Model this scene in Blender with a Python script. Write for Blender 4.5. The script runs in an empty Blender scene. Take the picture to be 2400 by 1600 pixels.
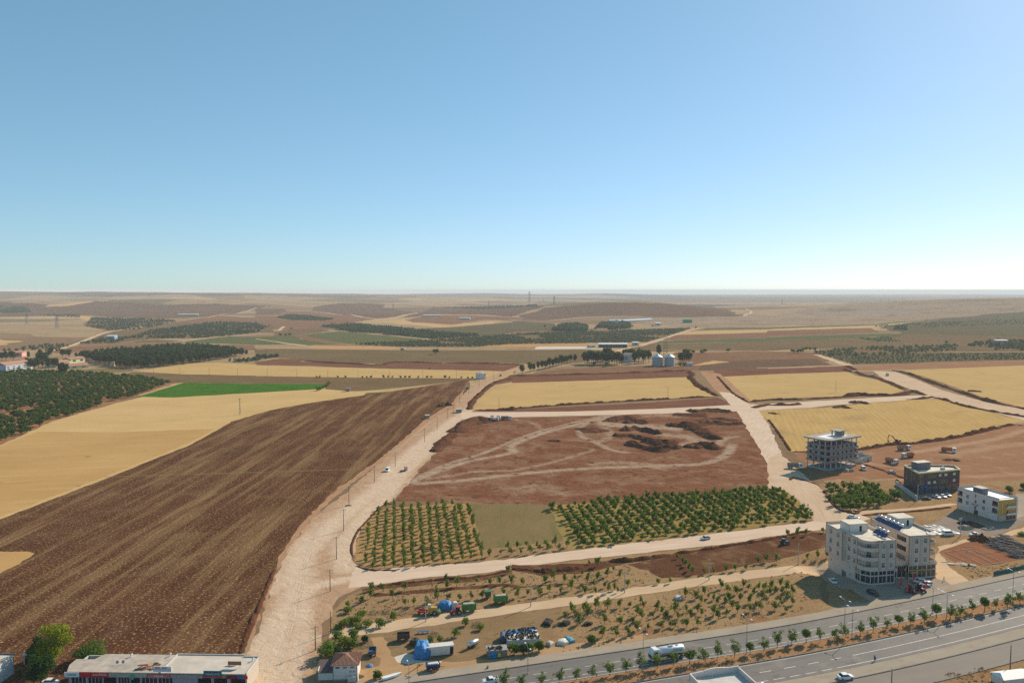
import bpy, bmesh, math, random
import numpy as np
from mathutils import Vector, Matrix, noise
from mathutils.geometry import delaunay_2d_cdt
R = math.radians
SC = bpy.context.scene
COL = SC.collection
rnd = random.Random(7)

# ---------------------------------------------------------------- camera
CAM_H, FPX, PITCH = 100.0, 1865.0, math.atan(120.0 / 1865.0)
cam = bpy.data.objects.new('camera', bpy.data.cameras.new('camera'))
cam.data.sensor_width = 36.0
cam.data.lens = 36.0 * FPX / 2400.0
cam.data.clip_start = 1.0
cam.data.clip_end = 90000.0
cam.location = (0, 0, CAM_H)
cam.rotation_euler = (R(90) - PITCH, 0, 0)
COL.objects.link(cam)
SC.camera = cam

# ---------------------------------------------------------------- sky, sun, exposure
SUN_AZ, SUN_EL = R(43), R(29.5)           # azimuth measured from straight ahead towards the right
world = bpy.data.worlds.new('World')
SC.world = world
world.use_nodes = True
wn = world.node_tree
bg = wn.nodes['Background']
sky = wn.nodes.new('ShaderNodeTexSky')
sky.sky_type = 'NISHITA'
sky.sun_disc = False
sky.sun_elevation = SUN_EL
sky.sun_rotation = SUN_AZ
sky.altitude = 2000
sky.air_density = 1.0
sky.dust_density = 1.35
sky.ozone_density = 3.0
stc, sva = wn.nodes.new('ShaderNodeTexCoord'), wn.nodes.new('ShaderNodeVectorMath')   # from this height the horizon dips below eye level
sva.inputs[1].default_value = (0, 0, .0062)
wn.links.new(stc.outputs['Generated'], sva.inputs[0])
wn.links.new(sva.outputs[0], sky.inputs[0])
ssep = wn.nodes.new('ShaderNodeSeparateColor')      # a softer response over the whole sky, as the photograph's
scom = wn.nodes.new('ShaderNodeCombineColor')
wn.links.new(sky.outputs[0], ssep.inputs[0])
for i, (g_, k_) in enumerate(((.76, 1.68), (.64, 2.50), (.73, 2.26))):
    pw, ml = wn.nodes.new('ShaderNodeMath'), wn.nodes.new('ShaderNodeMath')
    pw.operation, ml.operation = 'POWER', 'MULTIPLY'
    pw.inputs[1].default_value, ml.inputs[1].default_value = g_, k_
    wn.links.new(ssep.outputs[i], pw.inputs[0])
    wn.links.new(pw.outputs[0], ml.inputs[0])
    wn.links.new(ml.outputs[0], scom.inputs[i])
wn.links.new(scom.outputs[0], bg.inputs[0])
bg.inputs[1].default_value = 0.071
sun = bpy.data.objects.new('sun', bpy.data.lights.new('sun', 'SUN'))
sun.data.energy = 5.0
sun.data.angle = R(0.53)
sun.data.color = (1.0, 0.86, 0.68)
sd = Vector((math.sin(SUN_AZ) * math.cos(SUN_EL), math.cos(SUN_AZ) * math.cos(SUN_EL), math.sin(SUN_EL)))
sun.rotation_euler = sd.to_track_quat('Z', 'Y').to_euler()
sun.location = sd * 300
COL.objects.link(sun)
SC.view_settings.view_transform = 'Standard'
SC.view_settings.look = 'None'
SC.view_settings.exposure = 0.35
SC.view_settings.gamma = 1.0
SC.view_settings.use_curve_mapping = False
SC.cycles.use_denoising = False
SC.cycles.use_adaptive_sampling = False
SC.cycles.max_bounces = 5
SC.cycles.transparent_max_bounces = 12
SC.cycles.volume_bounces = 2

# ---------------------------------------------------------------- pixel (2400x1600 photo) -> place
CP, SP = math.cos(PITCH), math.sin(PITCH)
FR = {'v': (0, 0, .98), 'a': (0, 660, 3.92), 'b': (600, 660, 3.92), 'c': (1200, 660, 3.92), 'd': (1800, 660, 3.92),
      'e': (0, 1060, 2.904), 'f': (600, 1060, 2.904), 'g': (1200, 1060, 2.904), 'h': (1800, 1060, 2.904), 's': (0, 0, 1),
      'i': (1920, 1180, 7.127), 'j': (1870, 1000, 8.712), 'k': (2080, 1060, 7.35), 'l': (0, 1440, 7.84), 'm': (290, 1500, 7.35),
      'n': (730, 1480, 7.84), 'o': (960, 1370, 6.817), 'p': (1130, 1460, 10.226), 'q': (1500, 1470, 6.533), 'r': (2100, 1220, 7.84),
      't': (1320, 780, 6.918), 'u': (1040, 840, 9.8), 'w': (0, 790, 8.4), 'x': (800, 1040, 7.839), 'y': (2000, 940, 8.4), 'z': (1900, 1480, 4.704)}

def src(fr, x, y):
    a, b, s = FR[fr]
    return a + x / s, b + y / s

# hills: (pixel column, distance, height, half width across, half depth)
HILLS = [(230, 4200, 36, 520, 420), (470, 4400, 26, 420, 380), (0, 4700, 34, 420, 420), (80, 6700, 56, 900, 600),
         (480, 6900, 50, 900, 600), (760, 6700, 38, 700, 600), (60, 10800, 60, 2200, 900), (650, 11500, 54, 2600, 900),
         (1120, 14000, 58, 1700, 1100), (1440, 12500, 40, 700, 700), (1430, 3500, 33, 270, 270), (1560, 3550, 26, 240, 270),
         (1300, 3800, 22, 260, 260), (840, 4700, 22, 460, 330), (660, 5000, 18, 300, 300), (1040, 7600, 30, 900, 600),
         (1280, 7200, 22, 600, 500), (2420, 3700, 36, 520, 520), (2180, 4100, 20, 560, 500), (2700, 3900, 30, 600, 600),
         (-300, 6000, 60, 900, 700), (1760, 9500, 16, 900, 800), (1900, 16000, 22, 2600, 1500), (2300, 22000, 30, 5000, 2500),
         (2900, 6000, 30, 1200, 900)]
HB = [((c - 1200) / FPX * d, d, h, 2 * a * a, 2 * b * b, 3.2 * a, 3.2 * b) for c, d, h, a, b in HILLS]

def hgt(x, y):
    z = 0.0
    if y > 1500:
        for cx, cy, h, a, b, la, lb in HB:
            dx, dy = x - cx, y - cy
            if abs(dx) < la and abs(dy) < lb:
                z += h * math.exp(-dx * dx / a - dy * dy / b)
        t = min(1.0, max(0.0, (y - 1800) / 2200.0))
        z += t * 13.0 * noise.fractal(Vector((x / 1000.0, y / 620.0, 3.3)), 1.0, 2.0, 3) - t * 3
        if y > 7000:
            t2 = min(1.0, (y - 7000) / 6000.0)
            z += t2 * 12.0 * noise.noise(Vector((x / 2600.0, y / 1500.0, 9.1)))
        z -= (x * x + y * y) / 1.48e7          # the curve of the earth
    elif 250 < y < 315 and 80 < x < 140:      # the plot falls away behind the apartment block
        z -= 2.6 * math.exp(-((x - 112) / 7.0) ** 2 - ((y - 281) / 9.0) ** 2)
    return z

def ray(px, py):
    a, b = (px - 1200) / FPX, (800 - py) / FPX
    return Vector((a, CP + b * SP, -SP + b * CP))

def at(px, py, z=None):
    """photo pixel -> point on the terrain, or on the level z"""
    d = ray(px, py)
    if z is not None:
        t = (z - CAM_H) / d.z
        return Vector((d.x * t, d.y * t, z))
    t0, t = 100.0, 100.0
    while t < 60000:
        x, y = d.x * t, d.y * t
        if CAM_H + d.z * t < hgt(x, y):
            for _ in range(18):
                m = .5 * (t0 + t)
                if CAM_H + d.z * m < hgt(d.x * m, d.y * m):
                    t = m
                else:
                    t0 = m
            return Vector((d.x * t, d.y * t, hgt(d.x * t, d.y * t)))
        t0 = t
        t *= 1.004 if t > 400 else 1.02
    return Vector((d.x * 40000, d.y * 40000, 0))

def A(fr, x, y, z=None):
    return at(*src(fr, x, y), z)

def PP(spec):
    """'v 1 2 3 4 b 5 6' -> list of photo pixels; letters switch the frame"""
    out, fr, buf = [], 'v', []
    for tk in spec.split():
        if tk.isalpha():
            fr = tk
            continue
        buf.append(float(tk))
        if len(buf) == 2:
            out.append(src(fr, *buf))
            buf = []
    return out

# ---------------------------------------------------------------- naming and mesh helpers
def tag(o, label=None, cat=None, group=None, kind=None):
    if label: o['label'] = label
    if cat: o['category'] = cat
    if group: o['group'] = group
    if kind: o['kind'] = kind
    return o

def empty(name, loc=(0, 0, 0), rz=0.0, label=None, cat=None, group=None):
    o = bpy.data.objects.new(name, None)
    o.empty_display_size = .3
    o.location = loc
    o.rotation_euler = (0, 0, rz)
    COL.objects.link(o)
    return tag(o, label, cat, group)

def link_mesh(name, me, parent=None, loc=None, rz=None):
    o = bpy.data.objects.new(name, me)
    COL.objects.link(o)
    if parent is not None: o.parent = parent
    if loc is not None: o.location = loc
    if rz is not None: o.rotation_euler = (0, 0, rz)
    return o

def copy_tree(o, parent=None):
    c = o.copy()
    COL.objects.link(c)
    if parent is not None: c.parent = parent
    for ch in list(o.children):
        if ch is not c:
            copy_tree(ch, c)
    return c

class MB:
    def __init__(s):
        s.v, s.f, s.m = [], [], []
    def add(s, vs, fs, mi=0):
        b = len(s.v)
        s.v += [tuple(p) for p in vs]
        s.f += [tuple(i + b for i in f) for f in fs]
        s.m += [mi] * len(fs)
        return s
    def box(s, cx, cy, cz, sx, sy, sz, rz=0.0, mi=0, top=(1, 1), shift=(0, 0)):
        """box centred at cx,cy with its base at cz; top scales the upper face"""
        c, n = math.cos(rz), math.sin(rz)
        vs = []
        for k, (zx, zy) in ((0, (1, 1)), (1, top)):
            for ax, ay in ((-1, -1), (1, -1), (1, 1), (-1, 1)):
                x, y = ax * sx * .5 * zx + k * shift[0], ay * sy * .5 * zy + k * shift[1]
                vs.append((cx + x * c - y * n, cy + x * n + y * c, cz + k * sz))
        return s.add(vs, [(3, 2, 1, 0), (4, 5, 6, 7), (0, 1, 5, 4), (1, 2, 6, 5), (2, 3, 7, 6), (3, 0, 4, 7)], mi)
    def prism(s, poly, z0, z1, mi=0, cap=True):
        n = len(poly)
        vs = [(p[0], p[1], z0) for p in poly] + [(p[0], p[1], z1) for p in poly]
        fs = [(i, (i + 1) % n, n + (i + 1) % n, n + i) for i in range(n)]
        if cap: fs += [tuple(range(n, 2 * n)), tuple(range(n - 1, -1, -1))]
        return s.add(vs, fs, mi)
    def tube(s, p0, p1, r0, r1=None, n=8, mi=0, cap=True):
        p0, p1 = Vector(p0), Vector(p1)
        r1 = r0 if r1 is None else r1
        q = (p1 - p0).to_track_quat('Z', 'Y')
        vs = []
        for p, r in ((p0, r0), (p1, r1)):
            for k in range(n):
                a = 2 * math.pi * k / n
                vs.append(p + q @ Vector((math.cos(a) * r, math.sin(a) * r, 0)))
        fs = [(k, (k + 1) % n, n + (k + 1) % n, n + k) for k in range(n)]
        if cap: fs += [tuple(range(n - 1, -1, -1)), tuple(range(n, 2 * n))]
        return s.add(vs, fs, mi)
    def sweep(s, pts, rs, n=8, mi=0):
        """chained tube through pts"""
        pts = [Vector(p) for p in pts]
        vs = []
        for i, p in enumerate(pts):
            d = (pts[min(i + 1, len(pts) - 1)] - pts[max(i - 1, 0)])
            q = d.to_track_quat('Z', 'Y')
            r = rs[i] if isinstance(rs, (list, tuple)) else rs
            for k in range(n):
                a = 2 * math.pi * k / n
                vs.append(p + q @ Vector((math.cos(a) * r, math.sin(a) * r, 0)))
        fs = [(i * n + k, i * n + (k + 1) % n, (i + 1) * n + (k + 1) % n, (i + 1) * n + k) for i in range(len(pts) - 1) for k in range(n)]
        fs += [tuple(range(n - 1, -1, -1)), tuple(range((len(pts) - 1) * n, len(pts) * n))]
        return s.add(vs, fs, mi)
    def lathe(s, prof, n=24, c=(0, 0), mi=0):
        vs = [(c[0] + r * math.cos(2 * math.pi * k / n), c[1] + r * math.sin(2 * math.pi * k / n), z) for r, z in prof for k in range(n)]
        fs = [(i * n + k, i * n + (k + 1) % n, (i + 1) * n + (k + 1) % n, (i + 1) * n + k) for i in range(len(prof) - 1) for k in range(n)]
        return s.add(vs, fs, mi)
    def loft(s, secs, mi=0, cap=True):
        """secs: list of rings (same length)"""
        n = len(secs[0])
        vs = [p for r in secs for p in r]
        fs = [(i * n + k, i * n + (k + 1) % n, (i + 1) * n + (k + 1) % n, (i + 1) * n + k) for i in range(len(secs) - 1) for k in range(n)]
        if cap: fs += [tuple(range(n - 1, -1, -1)), tuple(range((len(secs) - 1) * n, len(secs) * n))]
        return s.add(vs, fs, mi)
    def mesh(s, name, mats, smooth=False):
        me = bpy.data.meshes.new(name)
        me.from_pydata(s.v, [], s.f)
        for m in (mats if isinstance(mats, (list, tuple)) else [mats]):
            me.materials.append(m)
        if any(s.m): me.polygons.foreach_set('material_index', s.m)
        if smooth: me.polygons.foreach_set('use_smooth', [True] * len(s.f))
        me.update()
        return me
    def build(s, name, mats, parent=None, loc=None, rz=None, smooth=False):
        return link_mesh(name, s.mesh(name, mats, smooth), parent, loc, rz)

# ---------------------------------------------------------------- materials
MATS = {}
def nt(name):
    m = bpy.data.materials.new(name)
    m.use_nodes = True
    n = m.node_tree
    b = n.nodes['Principled BSDF']
    return m, n, b

def nnode(n, t, **kw):
    o = n.nodes.new(t)
    for k, v in kw.items(): setattr(o, k, v)
    return o

def setin(o, **kw):
    for k, v in kw.items(): o.inputs[k].default_value = v
    return o

def mixc(n, fac, a, b, mode='MIX'):
    x = nnode(n, 'ShaderNodeMix', data_type='RGBA', blend_type=mode)
    if isinstance(fac, (int, float)): x.inputs[0].default_value = fac
    else: n.links.new(fac, x.inputs[0])
    for v, i in ((a, 6), (b, 7)):
        if isinstance(v, (tuple, list)): x.inputs[i].default_value = (v[0], v[1], v[2], 1)
        else: n.links.new(v, x.inputs[i])
    return x.outputs[2]

def ramp(n, fac, lo, hi):
    x = nnode(n, 'ShaderNodeMapRange')
    setin(x, **{'From Min': lo, 'From Max': hi})
    n.links.new(fac, x.inputs[0])
    return x.outputs[0]

def noise_t(n, vec, scale, detail=3, rough=.55, dist=0.0):
    x = nnode(n, 'ShaderNodeTexNoise')
    setin(x, Scale=scale, Detail=detail, Roughness=rough, Distortion=dist)
    n.links.new(vec, x.inputs['Vector'])
    return x.outputs[0]

def mat(name, col, rough=.7, metal=0.0, var=.12, scale=1.5, spec=.3, bump=0.0, dirt=None):
    """plain surface with soft mottling in object space"""
    if name in MATS: return MATS[name]
    m, n, b = nt(name)
    tc = nnode(n, 'ShaderNodeTexCoord')
    f = noise_t(n, tc.outputs['Object'], scale, 4)
    lo = tuple(c * (1 - var) for c in col)
    hi = tuple(min(1, c * (1 + var)) for c in col)
    c = mixc(n, ramp(n, f, .3, .7), lo, hi)
    if dirt:
        g = noise_t(n, tc.outputs['Object'], scale * .35, 5, .65)
        c = mixc(n, ramp(n, g, .52, .75), c, dirt)
    n.links.new(c, b.inputs['Base Color'])
    setin(b, Roughness=rough, Metallic=metal)
    b.inputs['Specular IOR Level'].default_value = spec
    if bump:
        bp = nnode(n, 'ShaderNodeBump')
        setin(bp, Strength=.6, Distance=bump)
        n.links.new(noise_t(n, tc.outputs['Object'], scale * 6, 3), bp.inputs['Height'])
        n.links.new(bp.outputs[0], b.inputs['Normal'])
    MATS[name] = m
    return m

TONE = [('dirt_b', 1.05), ('dirt_w', 1.14), ('dirt', 1.2), ('asphalt', 1.12), ('stubble', 1.22), ('plough', .86), ('red_soil_flat', .92), ('red_s', .78), ('dark_tilth', .85), ('bank', .72), ('heap', .72), ('orchard_floor', 1.05), ('range_pale', 1.1), ('hill', .95), ('scrub', .95), ('fallow', .95)]
def earth(c):
    """measured ground tones, a touch deeper and warmer"""
    y = .3 * c[0] + .6 * c[1] + .1 * c[2]
    return tuple(max(.004, (y + (v - y) * 1.14) * k) for v, k in zip(c, (.90, .86, .82)))

def soil(name, c1, c2, big=60, c3=None, streak=None, s_amt=.6, s_lo=.5, s_hi=.68, c4=None, spk=1.0, spk_lo=.6, spk_hi=.7, fine=.9, f_amt=.25,
         bump=.15, rough=.95, c5=None, patch=25, p_lo=.56, p_hi=.66, row=None, dune=0.0, d_sc=12, ov=None, mosaic=None):
    """ground: broad mottling c1/c2, streaks c3 along an angle, speckles c4, patches c5, fine grain and relief. Sizes in metres."""
    if name in MATS: return MATS[name]
    mu = next((v for k_, v in TONE if name.startswith(k_)), 1.0)
    c1, c2, c3, c4, c5, ov = [tuple(mu * v for v in earth(c)) if c else c for c in (c1, c2, c3, c4, c5, ov)]
    m, n, b = nt(name)
    g = nnode(n, 'ShaderNodeNewGeometry')
    pos = g.outputs['Position']
    c = mixc(n, ramp(n, noise_t(n, pos, 1.0 / big, 4, .6), .33, .67), c1, c2)
    if c5:
        c = mixc(n, ramp(n, noise_t(n, pos, 1.0 / patch, 5, .62, .6), p_lo, p_hi), c, c5)
    if c3 and streak:
        mp = nnode(n, 'ShaderNodeMapping')
        ang, ln, wd = streak
        mp.vector_type = 'TEXTURE'
        mp.inputs['Rotation'].default_value = (0, 0, R(ang))
        mp.inputs['Scale'].default_value = (ln, wd, 1)
        n.links.new(pos, mp.inputs[0])
        st = ramp(n, noise_t(n, mp.outputs[0], 1.0, 4, .65), s_lo, s_hi)
        mm = nnode(n, 'ShaderNodeMath', operation='MULTIPLY')
        mm.inputs[1].default_value = s_amt
        n.links.new(st, mm.inputs[0])
        c = mixc(n, mm.outputs[0], c, c3)
    if row:
        ang, pitch, rc, amt = row
        mp = nnode(n, 'ShaderNodeMapping')
        mp.vector_type = 'TEXTURE'
        mp.inputs['Rotation'].default_value = (0, 0, R(ang))
        mp.inputs['Scale'].default_value = (pitch, pitch, pitch)
        n.links.new(pos, mp.inputs[0])
        wv = nnode(n, 'ShaderNodeTexWave', wave_type='BANDS', bands_direction='Y')
        setin(wv, Scale=.314, Distortion=1.2, Detail=2)
        n.links.new(mp.outputs[0], wv.inputs[0])
        mm = nnode(n, 'ShaderNodeMath', operation='MULTIPLY')
        mm.inputs[1].default_value = amt
        n.links.new(ramp(n, wv.outputs[1], .45, .8), mm.inputs[0])
        c = mixc(n, mm.outputs[0], c, rc)
    if mosaic:
        sx, sy, cols = mosaic
        mp = nnode(n, 'ShaderNodeMapping')
        mp.vector_type = 'TEXTURE'
        mp.inputs['Rotation'].default_value = (0, 0, .12)
        mp.inputs['Scale'].default_value = (sx, sy, 1e6)
        n.links.new(pos, mp.inputs[0])
        vo = nnode(n, 'ShaderNodeTexVoronoi', voronoi_dimensions='2D')
        setin(vo, Scale=1.0)
        n.links.new(mp.outputs[0], vo.inputs[0])
        sp = nnode(n, 'ShaderNodeSeparateColor')
        n.links.new(vo.outputs['Color'], sp.inputs[0])
        for i, (cc, lo, hi) in enumerate(cols):
            a_ = nnode(n, 'ShaderNodeMath', operation='GREATER_THAN'); a_.inputs[1].default_value = lo
            b_ = nnode(n, 'ShaderNodeMath', operation='LESS_THAN'); b_.inputs[1].default_value = hi
            m_ = nnode(n, 'ShaderNodeMath', operation='MULTIPLY'); w_ = nnode(n, 'ShaderNodeMath', operation='MULTIPLY')
            w_.inputs[1].default_value = .8
            n.links.new(sp.outputs[0], a_.inputs[0]); n.links.new(sp.outputs[0], b_.inputs[0])
            n.links.new(a_.outputs[0], m_.inputs[0]); n.links.new(b_.outputs[0], m_.inputs[1]); n.links.new(m_.outputs[0], w_.inputs[0])
            c = mixc(n, w_.outputs[0], c, earth(cc))
    if ov:
        at_ = nnode(n, 'ShaderNodeAttribute', attribute_name='track')
        ad = nnode(n, 'ShaderNodeMath', operation='MULTIPLY_ADD')
        ad.inputs[1].default_value = 1.5
        n.links.new(noise_t(n, pos, .16, 6, .72, .9), ad.inputs[0])
        n.links.new(at_.outputs['Fac'], ad.inputs[2])
        c = mixc(n, ramp(n, ad.outputs[0], .85, 1.75), c, ov)
    fn = noise_t(n, pos, 1.0 / fine, 3, .7)
    if c4:
        c = mixc(n, ramp(n, noise_t(n, pos, 1.0 / spk, 2, .7), spk_lo, spk_hi), c, c4)
    dk = nnode(n, 'ShaderNodeMapRange')
    setin(dk, **{'From Min': .25, 'From Max': .75, 'To Min': 1 - f_amt, 'To Max': 1 + f_amt})
    n.links.new(fn, dk.inputs[0])
    vm = nnode(n, 'ShaderNodeVectorMath', operation='SCALE')
    n.links.new(c, vm.inputs[0])
    n.links.new(dk.outputs[0], vm.inputs['Scale'])
    n.links.new(vm.outputs[0], b.inputs['Base Color'])
    setin(b, Roughness=rough)
    b.inputs['Specular IOR Level'].default_value = 0.0 if rough > .9 else .15
    bp = nnode(n, 'ShaderNodeBump')
    setin(bp, Strength=1.0, Distance=bump)
    n.links.new(fn, bp.inputs['Height'])
    if dune:
        b2 = nnode(n, 'ShaderNodeBump')
        setin(b2, Strength=1.0, Distance=dune)
        n.links.new(noise_t(n, pos, 1.0 / d_sc, 4, .6, 1.0), b2.inputs['Height'])
        n.links.new(b2.outputs[0], bp.inputs['Normal'])
    n.links.new(bp.outputs[0], b.inputs['Normal'])
    MATS[name] = m
    return m
# ================================================================ ground materials
STUB = dict(c1=(.43, .30, .145), c2=(.50, .36, .19))
soil('stubble_left', (.44, .32, .165), (.50, .37, .20), 45, (.37, .25, .125), (4, 60, 3), .55, c4=(.56, .43, .25), spk=1.6, f_amt=.16, bump=.1, row=(5, 5.5, (.36, .255, .135), .3))
soil('stubble_brown', (.36, .235, .115), (.41, .28, .14), 55, (.44, .31, .165), (14, 70, 6), .7, c4=(.17, .18, .06), spk=9, spk_lo=.68, spk_hi=.74, f_amt=.12, bump=.06)
soil('stubble_rows', (.43, .31, .155), (.47, .345, .18), 45, (.35, .245, .12), (8, 55, 2.6), .75, .46, .68, c5=(.35, .26, .15), patch=26, p_lo=.56, p_hi=.74, f_amt=.16, bump=.1, row=(7, 6.5, (.35, .25, .125), .3))
soil('stubble_diag', (.40, .285, .135), (.46, .33, .16), 40, (.30, .205, .10), (75, 40, 1.8), .6, .48, .7, c5=(.30, .215, .125), patch=38, p_lo=.55, p_hi=.72, f_amt=.16, bump=.1, row=(75, 4.2, (.33, .235, .12), .28))
soil('plough', (.092, .041, .025), (.135, .064, .040), 30, (.33, .22, .125), (88, 130, 8), .95, .47, .72, c4=(.52, .39, .21), spk=.9, spk_lo=.56, spk_hi=.71, c5=(.19, .12, .075), patch=22, p_lo=.52, p_hi=.75, row=(88, 3.1, (.08, .042, .026), .2), fine=.75, f_amt=.55, bump=.35)
soil('crop', (.06, .15, .024), (.09, .19, .034), 22, (.03, .095, .018), (3, 50, 2), .6, c5=(.09, .16, .04), patch=15, f_amt=.35, fine=1.2, bump=.4, row=(4, 4.0, (.03, .085, .018), .6))
soil('fallow', (.17, .115, .07), (.21, .15, .09), 40, (.14, .13, .06), (4, 40, 6), .5, c4=(.10, .11, .045), spk=2.6, spk_lo=.6, spk_hi=.7, f_amt=.2)
soil('fallow_green', (.20, .155, .085), (.24, .19, .105), 24, (.15, .155, .06), (86, 26, 4), .6, c4=(.30, .24, .14), spk=1.3, f_amt=.18)
soil('fallow_far', (.17, .125, .075), (.20, .15, .09), 90, (.13, .12, .06), (3, 90, 9), .5, c4=(.09, .10, .045), spk=3.4, spk_lo=.6, spk_hi=.7, f_amt=.15)
soil('red_soil', (.225, .105, .065), (.27, .135, .085), 40, (.40, .255, .17), (12, 35, 2.0), .5, .52, .75, c4=(.15, .068, .043), spk=7, spk_lo=.57, spk_hi=.70, c5=(.37, .245, .17), patch=20, p_lo=.46, p_hi=.72, fine=.6, f_amt=.3, bump=.25, dune=1.1, d_sc=9, ov=(.54, .43, .335))
soil('red_soil_flat', (.31, .18, .115), (.36, .215, .14), 50, (.235, .12, .075), (20, 40, 3), .6, .52, .72, c4=(.42, .29, .2), spk=14, spk_lo=.56, spk_hi=.72, fine=.9, f_amt=.15, bump=.12, dune=.5, d_sc=10, ov=(.48, .345, .24))
soil('red_strip', (.20, .10, .07), (.25, .135, .095), 30, (.30, .17, .12), (5, 30, 2), .5, f_amt=.2, bump=.15)
soil('dirt_road', (.46, .355, .265), (.53, .42, .325), 20, (.37, .265, .19), (80, 20, 1.1), .55, .5, .68, fine=.5, f_amt=.1, bump=.06, dune=.18, d_sc=3)
soil('dirt_pale', (.52, .42, .34), (.585, .485, .40), 16, (.40, .30, .225), (66, 30, .9), .8, .5, .7, fine=.4, f_amt=.08, bump=.05)
soil('dirt_pale_cross', (.52, .42, .34), (.575, .475, .39), 16, (.40, .30, .225), (17, 34, .9), .8, .5, .7, fine=.4, f_amt=.08, bump=.05)
soil('dirt_brown', (.36, .225, .15), (.42, .275, .185), 14, (.27, .155, .10), (70, 12, .7), .6, .52, .7, fine=.4, f_amt=.14, bump=.1, dune=.25, d_sc=4)
soil('dirt_worn', (.385, .265, .185), (.44, .315, .225), 14, (.30, .195, .135), (76, 22, .8), .75, .5, .7, fine=.4, f_amt=.16, bump=.14, dune=.45, d_sc=4, ov=(.555, .45, .355))
soil('dirt_track', (.46, .355, .255), (.52, .41, .30), 14, (.36, .25, .15), (16, 18, .7), .5, fine=.5, f_amt=.1, bump=.05)
soil('dry_grass', (.30, .205, .125), (.36, .255, .155), 18, (.39, .29, .18), (18, 14, 3), .5, c4=(.20, .14, .06), spk=1.2, spk_lo=.56, spk_hi=.68, c5=(.27, .15, .085), patch=16, p_lo=.57, p_hi=.68, fine=.5, f_amt=.3, bump=.25)
soil('orchard_floor', (.34, .225, .115), (.39, .265, .135), 12, (.25, .14, .08), (8, 16, 1.6), .75, c4=(.46, .34, .18), spk=1.0, fine=.5, f_amt=.22, bump=.18)
soil('orchard_floor_green', (.29, .21, .095), (.34, .25, .12), 16, (.20, .19, .06), (70, 14, 2), .6, c4=(.19, .22, .06), spk=1.6, spk_lo=.56, spk_hi=.66, fine=.5, f_amt=.22, bump=.18)
soil('orchard_floor_red', (.27, .145, .085), (.32, .185, .11), 30, (.22, .115, .07), (10, 30, 4), .5, c4=(.36, .24, .13), spk=3, f_amt=.2, bump=.15)
soil('dark_tilth', (.13, .065, .042), (.17, .09, .058), 14, c5=(.27, .175, .11), patch=11, p_lo=.52, p_hi=.66, c3=(.10, .05, .03), streak=(12, 20, .9), s_amt=.6, fine=.6, f_amt=.35, bump=.3)
soil('yard_soil', (.235, .165, .10), (.28, .2, .125), 12, (.34, .25, .16), (14, 10, 2), .4, c4=(.16, .13, .06), spk=4, spk_lo=.6, spk_hi=.7, c5=(.17, .13, .075), patch=14, fine=.5, f_amt=.2, bump=.1)
soil('verge_sand', (.40, .27, .165), (.46, .325, .205), 10, (.33, .21, .12), (18, 12, 1), .5, fine=.4, f_amt=.14, bump=.08)
soil('asphalt', (.125, .12, .118), (.15, .145, .14), 8, (.19, .18, .17), (20, 60, .9), .8, .45, .7, c5=(.21, .19, .165), patch=7, p_lo=.56, p_hi=.74, c4=(.09, .088, .088), spk=5, spk_lo=.6, spk_hi=.72, fine=.25, f_amt=.18, bump=.01, rough=.75)
soil('asphalt_service', (.19, .17, .155), (.215, .195, .175), 10, (.24, .21, .18), (19, 30, 1.2), .6, .45, .7, fine=.2, f_amt=.1, bump=.01, rough=.85)
soil('paving', (.36, .32, .27), (.41, .37, .31), 7, (.31, .27, .22), (19, 9, 1.5), .5, c5=(.36, .27, .18), patch=6, p_lo=.6, p_hi=.72, fine=.35, f_amt=.1, bump=.02)
soil('apron', (.33, .28, .235), (.38, .33, .28), 7, (.28, .23, .19), (10, 9, 1.5), .5, fine=.35, f_amt=.1, bump=.02)
soil('median_soil', (.32, .19, .115), (.38, .235, .145), 5, (.30, .17, .09), (19, 6, 1), .5, c4=(.45, .32, .17), spk=.8, spk_lo=.56, spk_hi=.66, fine=.35, f_amt=.3, bump=.2)
soil('range_tan', (.33, .25, .16), (.39, .30, .20), 260, (.28, .18, .11), (2, 260, 40), .5, .5, .72, c4=(.17, .13, .08), spk=16, spk_lo=.6, spk_hi=.74, c5=(.25, .16, .10), patch=180, p_lo=.56, p_hi=.7, fine=12, f_amt=.12, bump=.5, mosaic=(420, 330, [((.20, .135, .09), .12, .30), ((.24, .17, .11), .45, .55), ((.17, .145, .085), .72, .82), ((.46, .35, .21), .9, .98)]))
soil('range_pale', (.44, .31, .17), (.50, .365, .21), 200, (.36, .25, .14), (2, 200, 30), .5, f_amt=.1, fine=10, bump=.3)
soil('range_pink', (.31, .24, .175), (.37, .285, .205), 200, (.24, .18, .13), (5, 160, 18), .6, .5, .7, c4=(.14, .12, .09), spk=11, spk_lo=.54, spk_hi=.68, fine=9, f_amt=.22, bump=.8, c5=(.22, .165, .12), patch=130, p_lo=.52, p_hi=.66)
soil('hill_brown', (.15, .098, .07), (.18, .12, .085), 220, (.21, .14, .095), (3, 160, 14), .5, c4=(.115, .085, .055), spk=9, spk_lo=.54, spk_hi=.66, fine=8, f_amt=.15, bump=.5)
soil('hill_redbrown', (.22, .13, .085), (.26, .16, .105), 160, (.19, .115, .08), (0, 120, 12), .6, c4=(.15, .10, .065), spk=8, spk_lo=.56, spk_hi=.68, fine=7, f_amt=.12, bump=.3)
soil('scrub', (.185, .13, .082), (.225, .16, .10), 120, (.15, .115, .07), (2, 100, 14), .5, c4=(.075, .09, .045), spk=6.5, spk_lo=.54, spk_hi=.64, fine=5, f_amt=.18, bump=.5)
soil('scrub_rows', (.15, .115, .075), (.18, .14, .09), 120, (.125, .105, .065), (2, 100, 14), .5, c4=(.08, .09, .045), spk=5, spk_lo=.5, spk_hi=.62, fine=5, f_amt=.18, bump=.4, row=(80, 9, (.095, .10, .05), .5))
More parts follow.
